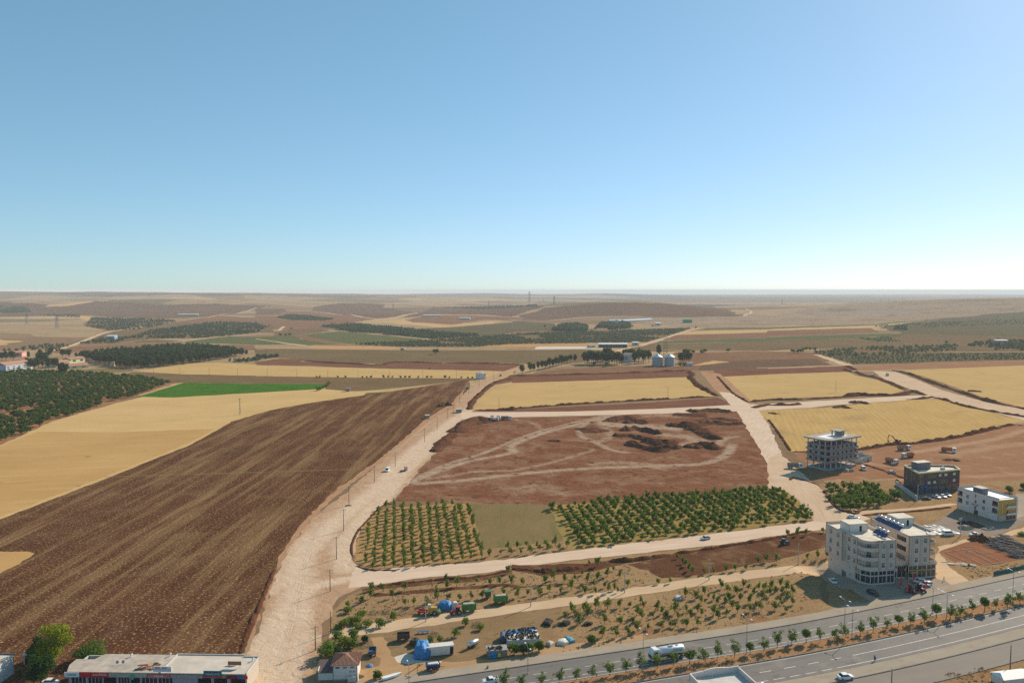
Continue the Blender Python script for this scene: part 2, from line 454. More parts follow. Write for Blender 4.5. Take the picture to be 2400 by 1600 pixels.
soil('green_field', (.105, .12, .06), (.125, .138, .068), 60, (.165, .13, .08), (2, 90, 9), .5, f_amt=.15, fine=3, bump=.2)
soil('orange_field', (.44, .275, .14), (.49, .32, .17), 60, (.39, .23, .12), (2, 90, 6), .5, f_amt=.1, fine=3, bump=.1)
soil('far_plain', (.20, .165, .12), (.27, .22, .16), 900, (.11, .105, .085), (2, 1500, 260), .75, .5, .62, mosaic=(1500, 900, [((.10, .10, .08), .1, .3), ((.36, .29, .2), .5, .6), ((.13, .12, .09), .75, .85)]), c5=(.32, .265, .19), patch=700, p_lo=.58, p_hi=.66, c4=(.12, .12, .085), spk=120, spk_lo=.6, spk_hi=.7, fine=40, f_amt=.15, bump=.1)
soil('concrete_pad', (.60, .57, .52), (.66, .63, .58), 20, (.52, .49, .44), (0, 20, 3), .4, fine=1, f_amt=.06, bump=.01)
soil('gravel_grey', (.27, .23, .2), (.32, .28, .245), 6, (.22, .18, .15), (80, 8, 1), .5, fine=.3, f_amt=.3, bump=.1)
soil('red_pit', (.24, .115, .07), (.29, .15, .095), 8, (.42, .26, .17), (100, 10, .8), .6, .55, .7, fine=.5, f_amt=.2, bump=.15)

# ================================================================ field plan, painted in order (later lies over earlier)
# name, material, outline in photo pixels, edge raggedness in metres
F = []
def field(name, m, spec, rag=.5):
    F.append([name, m, [at(*p).to_2d() for p in PP(spec)], rag * 1.4])

# -- far range
field('far_plain', 'far_plain', 'a -600 150 0 112 400 125 830 150 1600 118 2352 130 b 300 140 800 160 1300 165 1800 140 2352 170 c 150 180 560 200 1300 190 1900 222 d 0 215 500 210 1200 175 1600 152 3000 158 3000 104 0 104 c 0 104 b 0 102 a 0 95 -600 95', 60)
field('hillside', 'hill_brown', 'a -500 190 0 185 330 200 560 228 850 178 1150 190 1500 215 1900 205 2352 215 b 100 220 0 250 a 2352 240 2100 300 1800 330 1500 340 1100 330 700 310 300 320 0 330 -500 330', 12)
field('pale_strip', 'range_pale', 'a 410 222 640 196 830 178 870 182 620 222 420 232', 6)
field('hillside', 'hill_brown', 'b -10 250 250 250 300 265 150 300 -10 305', 8)
field('hillside', 'hill_redbrown', 'b 150 300 280 268 480 270 760 300 1100 340 950 365 700 368 600 330 200 310', 8)
field('hillside', 'hill_brown', 'b 520 235 750 200 1200 205 1170 235 1480 280 1300 315 1110 340 760 300 500 265', 8)
field('hillside', 'hill_brown', 'b 1480 285 1640 235 1800 238 2352 225 c 300 230 160 265 0 320 b 2352 325 1700 300 1500 320 1350 330', 8)
field('hillside', 'hill_redbrown', 'b 1480 330 1560 310 2000 312 2352 325 c 330 355 0 360 b 2352 360 2100 350 1800 395 1500 390 1150 380 1380 350', 8)
field('pale_strip', 'range_pale', 'b 1120 375 1360 350 1420 372 1800 395 2340 350 2150 385 1720 425 1530 405 1300 385', 8)
field('brown_hill', 'hill_brown', 'c 60 310 300 240 640 210 900 196 1300 198 1600 205 1850 230 2030 270 2130 312 1900 330 1200 320 700 322 350 355 100 345', 8)
field('hill_bank', 'range_tan', 'c 0 350 330 358 800 340 1200 325 1200 340 800 365 300 385 0 375', 6)
field('hillside', 'scrub_rows', 'b 1500 430 1900 410 2352 370 c 400 385 380 450 0 460 b 2352 470 2100 500 1700 470 1400 430', 8)
field('range_land', 'range_pink', 'c 1300 335 2130 315 2352 250 d 400 215 1200 178 1600 155 3000 160 3000 330 2000 300 1500 345 900 390 0 410 c 2352 415 1700 425 1450 400 1200 395 1120 370', 20)
field('range_land', 'range_tan', 'd -300 218 300 212 700 225 300 260 -300 300', 20)
field('rock_outcrop', 'gravel_grey', 'd 780 275 900 262 1100 262 1400 275 1250 285 860 292', 6)
field('scrub_land', 'scrub_rows', 'd 1000 430 1250 380 1600 340 2000 300 2400 275 3200 270 3200 560 2100 545 1500 560 950 500 1250 480', 12)
field('range_land', 'range_tan', 'a -500 330 0 325 700 310 1500 340 1640 350 1000 470 500 590 0 600 -500 620', 14)
field('pale_strip', 'range_pale', 'a -300 560 0 530 200 545 60 580 -300 600', 8)
field('pale_strip', 'range_pale', 'a 700 315 1040 330 1250 325 1000 390 860 380 780 350', 8)
field('scrub_land', 'scrub', 'a 760 400 850 320 1500 345 1650 355 1280 440 1000 450', 6)
field('scrub_land', 'hill_redbrown', 'a 1640 350 2000 310 2352 330 b 600 370 a 2352 420 1700 440 1500 420 1280 440', 8)
field('scrub_land', 'hill_redbrown', 'b -20 310 600 330 950 365 620 420 300 450 150 430 -20 440', 8)
field('scrub_land', 'scrub', 'a 640 575 1000 460 1640 380 2352 370 b 200 400 150 470 a 2352 470 1900 515 1450 525 1100 560', 8)
field('fallow_field', 'fallow_far', 'a 680 585 1100 562 1450 530 1650 545 1700 560 1400 575 900 590', 5)
field('fallow_field', 'green_field', 'a 1700 550 2100 500 2352 505 b 300 575 a 2352 580 1750 565', 5)
field('hillside', 'hill_redbrown', 'a 450 640 650 600 900 590 1450 568 2352 582 2352 630 1500 620 800 640 560 660', 5)
field('vineyard', 'green_field', 'b 0 505 350 495 480 545 760 570 480 585 a 2352 525', 5)
field('scrub_land', 'scrub', 'b 150 460 600 415 700 450 400 490 160 500', 5)
field('grove_floor', 'scrub', 'b 560 410 950 385 1300 420 1700 470 2100 495 1640 530 1350 500 900 470 700 445', 6)
field('vineyard', 'green_field', 'b 420 490 750 455 1250 500 1600 535 1500 545 880 568 600 540', 5)
field('fallow_field', 'hill_redbrown', 'b 350 500 420 490 700 545 880 570 700 560 480 540', 4)
field('orange_field', 'orange_field', 'b 460 600 520 583 900 590 1320 600 1260 618 700 618', 4)
field('grove_floor', 'scrub', 'b 900 575 1640 535 2352 480 c 600 455 1640 430 1240 555 0 575 b 2352 575 2000 600 1400 600 1100 590', 6)
field('orange_field', 'orange_field', 'b 2000 598 2352 575 c 0 577 820 568 780 595 0 598 b 2352 600', 4)
field('vineyard', 'scrub_rows', 'c 0 360 400 385 380 450 0 460', 6)
field('wheat_strip', 'range_pale', 'c 1500 488 1640 455 2352 440 d 950 402 980 420 940 428 0 450 c 2352 465', 4)
field('crop_strip', 'green_field', 'c 1680 445 1800 425 2352 420 d 0 418 1000 385 1550 340 1500 355 950 400 0 435 c 2352 435', 4)
field('bare_strip', 'hill_redbrown', 'c 1480 490 2352 468 d 0 450 950 425 1010 465 0 505 c 2352 515 1500 540 1390 525', 4)
field('crop_strip', 'green_field', 'c 1250 570 1400 545 2352 515 d 0 508 900 480 1250 478 820 518 0 540 c 2352 545 1700 560', 4)
field('bare_strip', 'scrub', 'c 1150 600 1250 572 2352 545 d 0 540 820 518 1040 560 700 600 0 635 c 2352 640 1500 640 1000 645', 4)
field('vineyard', 'green_field', 'd 820 520 1080 500 1250 560 1000 555', 4)
field('scrub_land', 'scrub', 'd 700 600 1040 560 1250 480 1500 480 3200 540 3200 645 1400 660 500 690 420 645', 8)
field('scrub_land', 'scrub_rows', 'd 420 655 1400 660 3200 640 3200 720 1600 735 760 765 620 710', 6)
field('fallow_field', 'fallow_far', 'b -20 612 700 622 1300 628 2352 630 c 650 622 1000 640 700 650 640 740 300 757 0 752 b 2352 748 1300 735 1130 757 850 742 430 722 230 700 0 690', 3)
field('ploughed_strip', 'hill_redbrown', 'c 1480 650 2352 640 d 420 650 600 730 0 790 c 2352 800 1600 820 1150 830 300 850 0 862 480 800 1250 770 1550 780', 3)
field('ploughed_strip', 'hill_brown', 'c 1800 735 2352 715 d 450 705 600 765 0 792 c 2352 800 1700 815', 3)
field('farm_yard', 'range_pale', 'c 1650 770 1850 725 2000 735 1800 760', 2)
field('concrete_yard', 'concrete_pad', 'c 210 606 250 596 720 596 900 604 880 614 210 620', 1)
field('hayfield', 'range_pale', 'c 1040 600 1080 592 1100 596 1090 606', 1)

# -- thin pale tracks over the plain
def spline(pts, step):
    out = []
    P = [Vector(p) for p in pts]
    for i in range(len(P) - 1):
        p0, p1, p2, p3 = P[max(i - 1, 0)], P[i], P[i + 1], P[min(i + 2, len(P) - 1)]
        k = max(1, int((p2 - p1).length / step))
        for j in range(k):
            t = j / k
            out.append(.5 * ((2 * p1) + (p2 - p0) * t + (2 * p0 - 5 * p1 + 4 * p2 - p3) * t * t + (3 * p1 - p0 - 3 * p2 + p3) * t ** 3))
    out.append(P[-1])
    return out
def pathfield(spec, w, m='dirt_track'):
    L = [at(*p).to_2d() for p in PP(spec)]
    L = spline(L, 60.0)
    F.append(['field_track', m, off(w, L) + off(-w, L)[::-1], w * .3])
def off(d, line=None):
    L = line or KL
    o = []
    for i, p in enumerate(L):
        t = (L[min(i + 1, len(L) - 1)] - L[max(i - 1, 0)]).normalized()
        o.append(p + Vector((-t.y, t.x)) * d)
    return o
for sp_, w_ in (('a 450 640 650 590 830 520 1000 460 1280 420 1640 360 2000 310 2352 240', 5), ('a 640 590 1100 575 1600 555 1900 515 2100 495 2352 490', 3), ('b 0 525 250 560 460 590', 3), ('b 0 620 300 605 900 600 1300 606', 3),
                ('b 280 265 500 270 760 300 1100 340 1300 325 1480 290', 6), ('b 620 445 860 460 1250 495 1600 530', 2.5), ('b 210 450 230 430 260 410', 4), ('c 350 355 600 330 900 318 1200 320', 6), ('c 1180 590 1400 520 1650 440 1720 425', 5),
                ('d 450 670 600 720 740 770', 6), ('c 960 640 1060 610', 5), ('d 1600 645 2000 646 2700 644', 2.5), ('d 0 412 700 396 1000 386', 3), ('b 1500 318 1800 300 2352 326', 4), ('d -100 790 450 785', 2), ('c 1350 625 1900 632 2352 640', 2.5), ('d 0 300 500 330 1100 300 1700 250 2352 225', 3), ('d 600 250 1300 230 2100 190', 3), ('c 2130 315 2200 280 2150 250', 5)):
    pathfield(sp_, w_)

# -- middle
field('orchard_floor', 'orchard_floor_red', 'v -300 1130 0 1020 120 965 260 925 402 880 330 865 200 855 0 850 -300 850', 1)
field('school_yard', 'fallow_green', 'a 640 850 700 810 1180 780 1220 820 820 862', 2)
field('fallow_field', 'fallow', 'a 900 905 1000 880 1230 828 1700 848 2352 864 b 1000 882 1980 888 1960 905 1200 985 900 1010 640 1002 640 936 0 936 a 1690 925 1600 932', 1)
field('stubble_field', 'stubble_rows', 'a 1250 822 1750 747 2000 745 2352 760 b 0 768 400 777 1200 800 2000 815 2352 822 2352 850 2120 888 1980 887 1000 880 0 866 a 2352 862 1700 850', 1)
field('graded_soil', 'red_strip', 'b -10 738 230 706 430 716 400 732 850 752 1000 767 1300 745 2352 760 c 70 768 30 850 b 2352 824 2000 814 1200 797 900 790 400 772 0 764', 2)
field('crop_field', 'crop', 'a 1250 1062 1690 926 2352 936 b 640 937 560 1000 0 1036 a 2352 1040 1580 1063', .5)
field('stubble_field', 'stubble_left', 'v -300 1130 0 1022 120 967 260 927 328 911 390 913 600 901 740 893 800 898 892 897 790 915 620 944 530 970 440 1020 240 1100 0 1192 -300 1300', .8)
field('stubble_field', 'stubble_brown', 'v -300 1140 85 991 265 992 510 984 440 1020 240 1100 0 1192 -300 1300', .8)
field('grass_patch', 'green_field', 'b 960 1060 1020 1020 1200 1010 1240 1015 1130 1062', .6)
field('ploughed_field', 'plough', 'v -300 1300 0 1190 240 1098 440 1018 530 968 620 942 700 927 800 912 890 900 1020 880 1078 872 1080 892 1040 930 982 965 940 1000 870 1058 830 1085 760 1138 700 1198 650 1270 622 1340 590 1420 568 1470 545 1510 530 1680 -400 1680', .7)
field('grass_strip', 'stubble_left', 'v -300 1302 0 1192 240 1100 440 1020 530 970 528 966 438 1015 238 1095 0 1186 -300 1294', .35)
field('grass_strip', 'fallow_green', 'v 240 1094 500 1086 830 1076 830 1077.4 500 1087.2 240 1095.2', .2)
field('stubble_field', 'stubble_brown', 'e -400 690 0 672 190 672 235 685 200 715 0 822 -400 1000', .6)
field('road_verge', 'dirt_brown', 'v 1072 886 1038 925 978 962 938 998 868 1056 828 1083 758 1136 698 1196 648 1268 620 1338 588 1418 566 1468 575 1468 600 1420 630 1340 660 1268 710 1196 770 1140 838 1088 880 1058 945 1005 990 970 1050 932', .6)
field('graded_soil', 'red_strip', 'c -20 862 320 858 800 838 1650 812 1660 868 1600 875 800 905 0 930 b 2352 920 2100 960 2000 1100 1960 1180 1940 1170 2050 1040 2200 930', 1)
field('graded_soil', 'red_strip', 'c 1830 812 2352 800 d 0 800 700 775 800 800 750 825 0 850 c 2352 855 1930 870', 1)
field('graded_soil', 'red_soil_flat', 'd 740 778 1600 735 3200 700 3200 740 1800 790 1250 805 800 815', 1)
field('stubble_field', 'stubble_rows', 'c -20 930 800 905 1600 875 1660 930 1820 995 1890 1050 1400 1075 800 1110 0 1165 b 2352 1172 2010 1182 2040 1090 2200 960', .8)
field('stubble_field', 'stubble_rows', 'c 1925 872 2352 852 d 0 850 740 828 800 860 1000 900 1250 1000 1150 1030 700 1050 0 1075 c 2352 1080 2180 1110 2040 1000', .8)
field('stubble_field', 'stubble_rows', 'd 1240 815 1800 790 3200 735 3200 1300 2352 1155 2000 1070 1700 960 1500 890', .8)
field('construction_ground', 'red_soil', 'v 1058 965 1100 957 1300 958 1400 950 1690 938 1730 990 1812 1110 1795 1122 1600 1137 1300 1158 1100 1157 903 1150 945 1100 1005 1035', 1)
field('construction_ground', 'red_soil_flat', 'v 1820 1036 1930 1036 2060 1020 2200 998 2352 972 2700 930 2700 1120 2352 1130 2200 1110 2190 1150 2060 1130 1900 1115 1870 1085', 1)
field('stubble_field', 'stubble_diag', 'v 1740 942 1900 936 2050 919 2150 915 2250 940 2352 966 2230 998 2060 1020 1940 1036 1818 1037 1780 988', .8)
field('rough_ground', 'dry_grass', 'v 1880 1110 2060 1100 2100 1150 2190 1140 2200 1110 2700 1080 2700 1330 2352 1345 2150 1390 1900 1420 1900 1200', .8)
field('graded_soil', 'red_strip', 'v 1088 944 1300 934 1500 924 1648 913 1690 930 1500 938 1300 944 1080 948', .6)

# -- roads of beaten earth
field('dirt_road', 'dirt_worn', 'v 535 1690 566 1500 600 1430 625 1345 660 1262 720 1187 800 1127 860 1074 940 1004 985 967 1040 938 1072 897 1110 869 1190 841 1215 836 1200 846 1140 868 1115 885 1075 935 1085 944 1062 958 1040 990 1005 1035 970 1070 945 1100 905 1148 868 1165 840 1195 820 1235 812 1275 820 1297 850 1310 850 1340 820 1352 780 1370 765 1400 740 1440 735 1490 705 1560 700 1690', .7)
field('dirt_road', 'dirt_pale_cross', 'v 815 1302 850 1307 950 1300 1100 1291 1300 1266 1500 1241 1700 1218 1800 1205 1870 1195 1915 1172 1960 1175 2000 1190 1960 1204 1900 1214 1800 1227 1650 1251 1500 1266 1300 1287 1100 1316 950 1328 850 1345 800 1350', .5)
field('dirt_road', 'dirt_brown', 'v 1608 853 1655 858 1700 898 1745 938 1690 938 1640 892', .5)
field('dirt_road', 'dirt_pale', 'c 1900 1010 2030 1022 2120 1090 2250 1160 2352 1300 d 120 1568 h 0 120 60 60 v 1880 1120 1930 1180 1880 1200 1840 1160 1790 1108 1755 1050 1720 990 1690 942', .6)
field('dirt_road', 'dirt_road', 'h 0 40 80 0 250 160 380 260 460 370 560 410 600 450 430 480 330 470 250 430 120 330 0 250', .5)
field('dirt_road', 'dirt_pale_cross', 'v 1058 946 1300 945 1500 939 1690 929 1745 928 1860 921 2100 908 2185 904 2190 912 2080 918 1900 931 1860 936 1745 942 1700 944 1500 950 1200 957 1060 962', .5)
field('dirt_road', 'dirt_road', 'v 2003 851 2060 854 2100 869 2160 894 2230 914 2300 929 2700 1010 2700 1050 2352 965 2280 946 2200 926 2130 906 2040 876', .6)
field('dirt_track', 'dirt_track', 'h 560 400 700 395 1000 375 1240 345 1300 350 1250 360 1000 390 700 412 600 430', .4)
field('dirt_track', 'dirt_track', 'h 1150 640 1250 620 1400 575 1560 565 1742 505 2200 400 2200 500 1742 540 1560 590 1400 605 1280 640 1170 690 1200 760 1300 830 1380 890 1440 890 1300 935 1200 900 1150 800', .5)
field('dirt_track', 'dirt_track', 'v 755 1446 850 1431 1050 1405 1300 1371 1600 1326 1800 1300 1915 1284 1930 1310 1800 1319 1600 1346 1300 1391 1050 1426 850 1456 755 1464', .4)

# -- orchards and plots in front
field('orchard_floor', 'orchard_floor', 'v 814 1290 820 1240 842 1196 870 1168 1000 1158 1080 1155 1114 1282 950 1299 850 1305', .4)
field('fallow_plot', 'fallow_green', 'v 1078 1158 1150 1156 1266 1161 1310 1258 1116 1280', .4)
field('orchard_floor', 'orchard_floor_green', 'v 1264 1160 1400 1150 1600 1138 1800 1123 1830 1145 1868 1192 1700 1216 1500 1239 1300 1264', .4)
field('orchard_floor', 'dry_grass', 'v 1110 1262 1300 1240 1310 1262 1114 1288', .3)
field('orchard_floor', 'dry_grass', 'v 765 1402 800 1368 860 1345 1100 1318 1300 1290 1500 1268 1650 1253 1800 1228 1915 1214 1915 1284 1800 1300 1600 1326 1300 1371 1050 1405 850 1431 757 1446', .5)
field('dark_tilth', 'dark_tilth', 'f 720 935 900 900 1150 878 1500 850 1742 800 g 0 760 500 755 700 730 1080 690 1742 590 1742 610 1300 670 820 745 450 825 200 840 0 800 f 1742 835 1500 880 1150 900 900 925 730 960', .6)
field('dark_tilth', 'dark_tilth', 'g 780 760 1100 690 1300 668 1742 600 h 300 540 420 545 420 640 200 700 0 750 g 1742 740 1500 790 1300 830 1150 850 1020 855 930 800', .6)
field('dark_tilth', 'dark_tilth', 'f 800 960 1200 925 1700 890 g 60 905 300 890 500 885 300 910 0 920 f 1700 910 1200 950 800 985', .6)
field('earth_patch', 'red_strip', 'g 910 1020 980 980 1130 975 1230 1010 1200 1090 1060 1080', .5)
field('yard', 'yard_soil', 'v 800 1462 1050 1427 1300 1392 1330 1420 1300 1480 1240 1530 1000 1580 830 1640 730 1640 735 1490', .5)
field('orchard_floor', 'dry_grass', 'v 1290 1394 1600 1347 1800 1320 1920 1310 1880 1345 1900 1390 1980 1420 1800 1450 1600 1480 1400 1520 1230 1550 1260 1490', .5)
field('yard_track', 'verge_sand', 'f 780 1260 860 1250 900 1290 920 1380 1000 1420 1400 1420 1742 1390 g 300 1310 560 1290 900 1225 900 1270 600 1320 200 1390 0 1425 f 1742 1460 1200 1510 700 1568 690 1480 840 1450 850 1400 800 1300', .5)
field('concrete_slab', 'concrete_pad', 'f 940 1390 1020 1365 1070 1370 1080 1410 1270 1415 1250 1430 1040 1438 960 1425', .3)
field('apron', 'apron', 'h 330 800 440 790 1150 860 1210 870 1270 915 1310 940 1100 985 900 1030 690 1072 500 1100 380 1080 560 1020 700 1010 520 930 400 880', .3)
field('weeds', 'dry_grass', 'h 500 940 560 925 720 1020 640 1030', .3)
field('dirt_track', 'dirt_track', 'h 1140 690 1170 690 1260 800 1380 880 1442 895 1330 945 1210 872 1150 860', .4)
field('excavation', 'red_pit', 'r 780 580 1130 440 1400 370 1560 320 1720 480 2250 720 1900 800 1560 830 1380 780 1200 740 1050 760', .4)
field('gravel_yard', 'gravel_grey', 'k 560 1270 880 1180 1100 1000 1450 1090 1900 1200 2200 1170 2352 1060 2352 1220 1900 1420 1500 1440 1100 1400', .4)
field('forecourt', 'apron', 'k 530 760 620 715 1080 690 1100 760 700 820 540 820', .3)
field('forecourt', 'paving', 'k 2210 700 2700 750 2700 1150 2352 1090 2200 1150', .3)

# -- the dual carriageway, laid out from its far kerb
KERB = [(-160, 155), (-120, 167.8), (-60, 186.3), (-26, 197.1), (0, 205.3), (20.1, 211.7), (38, 217.4), (75.8, 229.7), (112.1, 243.8), (150, 260.3), (179.7, 273.5), (240, 300), (330, 341)]
KL = spline(KERB, 3.0)
def strip(a, b):
    return off(a) + off(b)[::-1]
BANDS = [('pavement', 'paving', 4.4, 0), ('highway', 'asphalt', 0, -11.2), ('median', 'median_soil', -11.2, -16.9), ('highway', 'asphalt', -16.9, -27.8),
         ('pavement', 'paving', -27.8, -32.6), ('service_road', 'asphalt_service', -32.6, -41.5), ('verge', 'dry_grass', -41.5, -90)]
# wheel tracks and dusty patches: centre line in photo pixels, half width in metres, strength
TRACKS = []
def track(spec, w, s=1.0):
    TRACKS.append(([at(*p).to_2d() for p in PP(spec)], w, s))
track('f 90 1600 100 1400 150 1230 230 1080 285 930 285 800 330 680 430 570 560 460 700 350 850 230 960 110 b 1444 1568 1600 1440 1750 1330 1850 1250', 4.2)
track('f 620 790 595 700 595 620 660 540 760 420 900 270 1010 130 b 1560 1560 1800 1330', 3.6, .95)
track('f 420 600 600 430 800 280 950 130', 5.5, .7)
track('f 330 965 400 915 500 885 620 860 800 848', 2.2)
track('f 60 1600 20 1400 60 1260 140 1130', 2.5, .9)
track('f 210 1600 270 1400 310 1250 320 1100 300 900', 2.2, .9)
track('f 310 1290 400 1262 540 1250', 1.8, .8)
track('f 120 950 200 760 300 620 450 480', 2.0, .7)
track('b 1850 1250 1960 1180 2040 1080 2150 960 2250 890 2352 850', 4.0, .8)
track('f 1060 200 1250 120 1450 60 1742 0 c 0 1500 300 1385 600 1310 850 1245 980 1222', 2.2, .95)
track('f 1080 180 1300 80 1560 0 c 60 1440 300 1360 600 1285 850 1235', 1.5, .8)
track('c 860 1245 860 1290 940 1318 1200 1322 1480 1348', 6.5, .9)
track('c 700 1290 620 1350 640 1420 760 1470 900 1540 1050 1568', 1.8, .8)
track('c 780 1270 840 1330 900 1400 860 1450 780 1470', 2.5, .6)
track('f 1100 210 1400 190 1742 150 g 0 150 400 115 900 92 1300 75 1460 10 1500 -60', 2.4, .85)
track('f 1000 190 1250 170 1500 130 1742 125 g 0 125 300 60 560 -20', 1.6, .6)
track('c 1380 1405 1560 1420 1720 1470 1600 1500', 5.0, .8)
track('c 1900 1500 1950 1440 2060 1420', 2.5, .7)
track('g 560 80 700 70 900 80 1000 100', 3.5, .6)
track('g 0 260 200 240 320 270', 6.0, .4)
track('c 0 1260 200 1300 300 1390', 2.0, .5)
track('c 1250 1230 1450 1225 1500 1240', 5.0, .5)
track('d 1300 1568 1700 1510 2100 1440 2352 1360', 2.6, .8)
track('h 430 200 600 215 800 190 940 180', 2.6, .8)
track('h 1250 20 1500 -30 1742 -60', 4, .6)
track('h 700 80 900 100 1250 160 1742 150', 3, .5)

def track_at(xy):
    # strength of the nearest track at each ground point
    val = np.zeros(len(xy))
    for pl, w, s in TRACKS:
        L = spline(pl, 4.0)
        q = np.array([(p.x, p.y) for p in L])
        sel = np.nonzero((xy[:, 0] > q[:, 0].min() - 3 * w) & (xy[:, 0] < q[:, 0].max() + 3 * w) & (xy[:, 1] > q[:, 1].min() - 3 * w) & (xy[:, 1] < q[:, 1].max() + 3 * w))[0]
        if not len(sel): continue
        c = xy[sel]
        best = np.full(len(sel), 1e9)
        for a, b in zip(q[:-1], q[1:]):
            d = b - a
            t = np.clip(((c - a) @ d) / (d @ d + 1e-9), 0, 1)
            best = np.minimum(best, np.hypot(*(c - a - t[:, None] * d).T))
        val[sel] = np.maximum(val[sel], .92 * s * np.clip(1.5 - best / (1.35 * w), 0, 1))
    return val

# ================================================================ triangulate the plan
def ragged(poly, rag, seed):
    out = []
    n = len(poly)
    for i in range(n):
        p, q = poly[i], poly[(i + 1) % n]
        L = (q - p).length
        D = max(150.0, .5 * (p.y + q.y))
        k = max(1, min(60, int(L / max(1.6, D * .010))))
        nn = Vector((-(q - p).y, (q - p).x))
        if nn.length > 0: nn.normalize()
        for j in range(k):
            s = p + (q - p) * (j / k)
            if rag and j:
                s = s + nn * rag * 1.6 * noise.fractal(Vector((s.x / (6 * rag + 2), s.y / (6 * rag + 2), seed)), 1, 2, 3)
            out.append(s)
    return out

def build_ground():
    pts, loops, owner = [], [], []
    def put(poly, k):
        b = len(pts)
        pts.extend(Vector((p[0], p[1])) for p in poly)
        loops.append(list(range(b, len(pts))))
        owner.append(k)
    edge = [(-200, 60), (200, 60)]
    YM = 42000.0
    wl, wr = (-0.95 * YM, YM), (0.95 * YM, YM)
    put([Vector(p) for p in ((-260, 60), (260, 60), wr, wl)], -1)
    names = [('ground', 'range_tan')]
    for k, (nm, m, poly, rag) in enumerate(F):
        put(ragged(poly, rag, k * 1.7), k)
    for j, (nm, m, a, b) in enumerate(BANDS):
        put(strip(a, b), len(F) + j)
    # extra points so that the hills have shape
    y = 1500.0
    while y < 40000:
        nx = 120
        for i in range(nx + 1):
            pts.append(Vector(((i / nx - .5) * 1.7 * y + rnd.uniform(-.3, .3) * y * .014, y * (1 + rnd.uniform(-.004, .004)))))
        y *= 1.0145
    for i in range(20):
        for j in range(20):
            pts.append(Vector((85 + i * 2.8, 253 + j * 3.1)))
    def dense(poly, step):
        q = np.array([(p.x, p.y) for p in poly])
        gx, gy = np.meshgrid(np.arange(q[:, 0].min(), q[:, 0].max(), step), np.arange(q[:, 1].min(), q[:, 1].max(), step))
        g = np.stack([gx.ravel(), gy.ravel()], 1) + np.random.default_rng(3).uniform(-.3, .3, (gx.size, 2)) * step
        ins = np.zeros(len(g), bool)
        for a, b in zip(q, np.roll(q, -1, axis=0)):
            if a[1] != b[1]:
                ins ^= ((a[1] > g[:, 1]) != (b[1] > g[:, 1])) & (g[:, 0] < (b[0] - a[0]) * (g[:, 1] - a[1]) / (b[1] - a[1]) + a[0])
        pts.extend(Vector(p) for p in g[ins])
    for nm, m, poly, rag in F:
        if m in ('red_soil', 'dirt_worn'): dense(poly, 1.5 if m == 'red_soil' else 1.1)
        elif m == 'red_soil_flat' and poly[0].y < 700: dense(poly, 2.5)
    res = delaunay_2d_cdt(pts, [], loops, 0, 1e-3, False)
    V, FC = res[0], res[2]
    xy = np.array([(v.x, v.y) for v in V])
    cen = np.array([xy[list(f)].mean(axis=0) for f in FC])
    top = np.full(len(FC), -9)
    for lp, k in zip(loops, owner):
        q = np.array([(pts[i].x, pts[i].y) for i in lp])
        cand = np.nonzero((cen[:, 0] >= q[:, 0].min()) & (cen[:, 0] <= q[:, 0].max()) & (cen[:, 1] >= q[:, 1].min()) & (cen[:, 1] <= q[:, 1].max()))[0]
        if not len(cand): continue
        c = cen[cand]
        ins = np.zeros(len(cand), bool)
        for a, b in zip(q, np.roll(q, -1, axis=0)):
            if a[1] == b[1]: continue
            hit = ((a[1] > c[:, 1]) != (b[1] > c[:, 1])) & (c[:, 0] < (b[0] - a[0]) * (c[:, 1] - a[1]) / (b[1] - a[1]) + a[0])
            ins ^= hit
        top[cand[ins]] = k
    per = {}
    for f, k in zip(FC, top):
        if k > -5: per.setdefault(int(k), []).append(f)
    Z = [hgt(v.x, v.y) for v in V]
    TK = track_at(xy)
    for k in sorted(per):
        if k < 0: nm, mm = 'ground', 'range_tan'
        elif k < len(F): nm, mm = F[k][0], F[k][1]
        else: nm, mm = BANDS[k - len(F)][0], BANDS[k - len(F)][1]
        up = .14 if nm in ('pavement', 'median') else 0.0
        idx, vs, fs = {}, [], []
        for f in per[k]:
            g = []
            for i in f:
                if i not in idx:
                    idx[i] = len(vs)
                    vs.append((V[i].x, V[i].y, Z[i] + up))
                g.append(idx[i])
            fs.append(tuple(g))
        me = bpy.data.meshes.new(nm)
        me.from_pydata(vs, [], fs)
        me.materials.append(MATS[mm])
        if mm in ('red_soil', 'dirt_worn', 'red_soil_flat'):
            av = me.attributes.new('track', 'FLOAT', 'POINT')
            tv = [0.0] * len(vs)
            for i, j in idx.items(): tv[j] = float(TK[i])
            av.data.foreach_set('value', tv)
        if k < 0 or V[per[k][0][0]].y > 1500: me.polygons.foreach_set('use_smooth', [True] * len(fs))
        tag(link_mesh(nm, me), kind='structure')
build_ground()

# kerbs beside the carriageways, real steps
kerb_m = mat('kerb_stone', (.16, .145, .13), .9, var=.25, scale=.8)
def kerb(d0, d1, z1, name='kerb'):
    m = MB()
    a, b = off(d0), off(d1)
    for i in range(len(a) - 1):
        q = [a[i], a[i + 1], b[i + 1], b[i]]
        m.add([(p.x, p.y, -.05) for p in q] + [(p.x, p.y, z1) for p in q], [(4, 5, 6, 7), (0, 1, 5, 4), (2, 3, 7, 6)], 0)
    tag(m.build(name, kerb_m), kind='structure')
kerb(.28, -.02, .17)
kerb(-11.0, -11.35, .17)
kerb(-16.7, -17.05, .19)
kerb(-27.65, -27.95, .17)
kerb(-32.4, -32.75, .17)
kerb(-41.3, -41.65, .16)

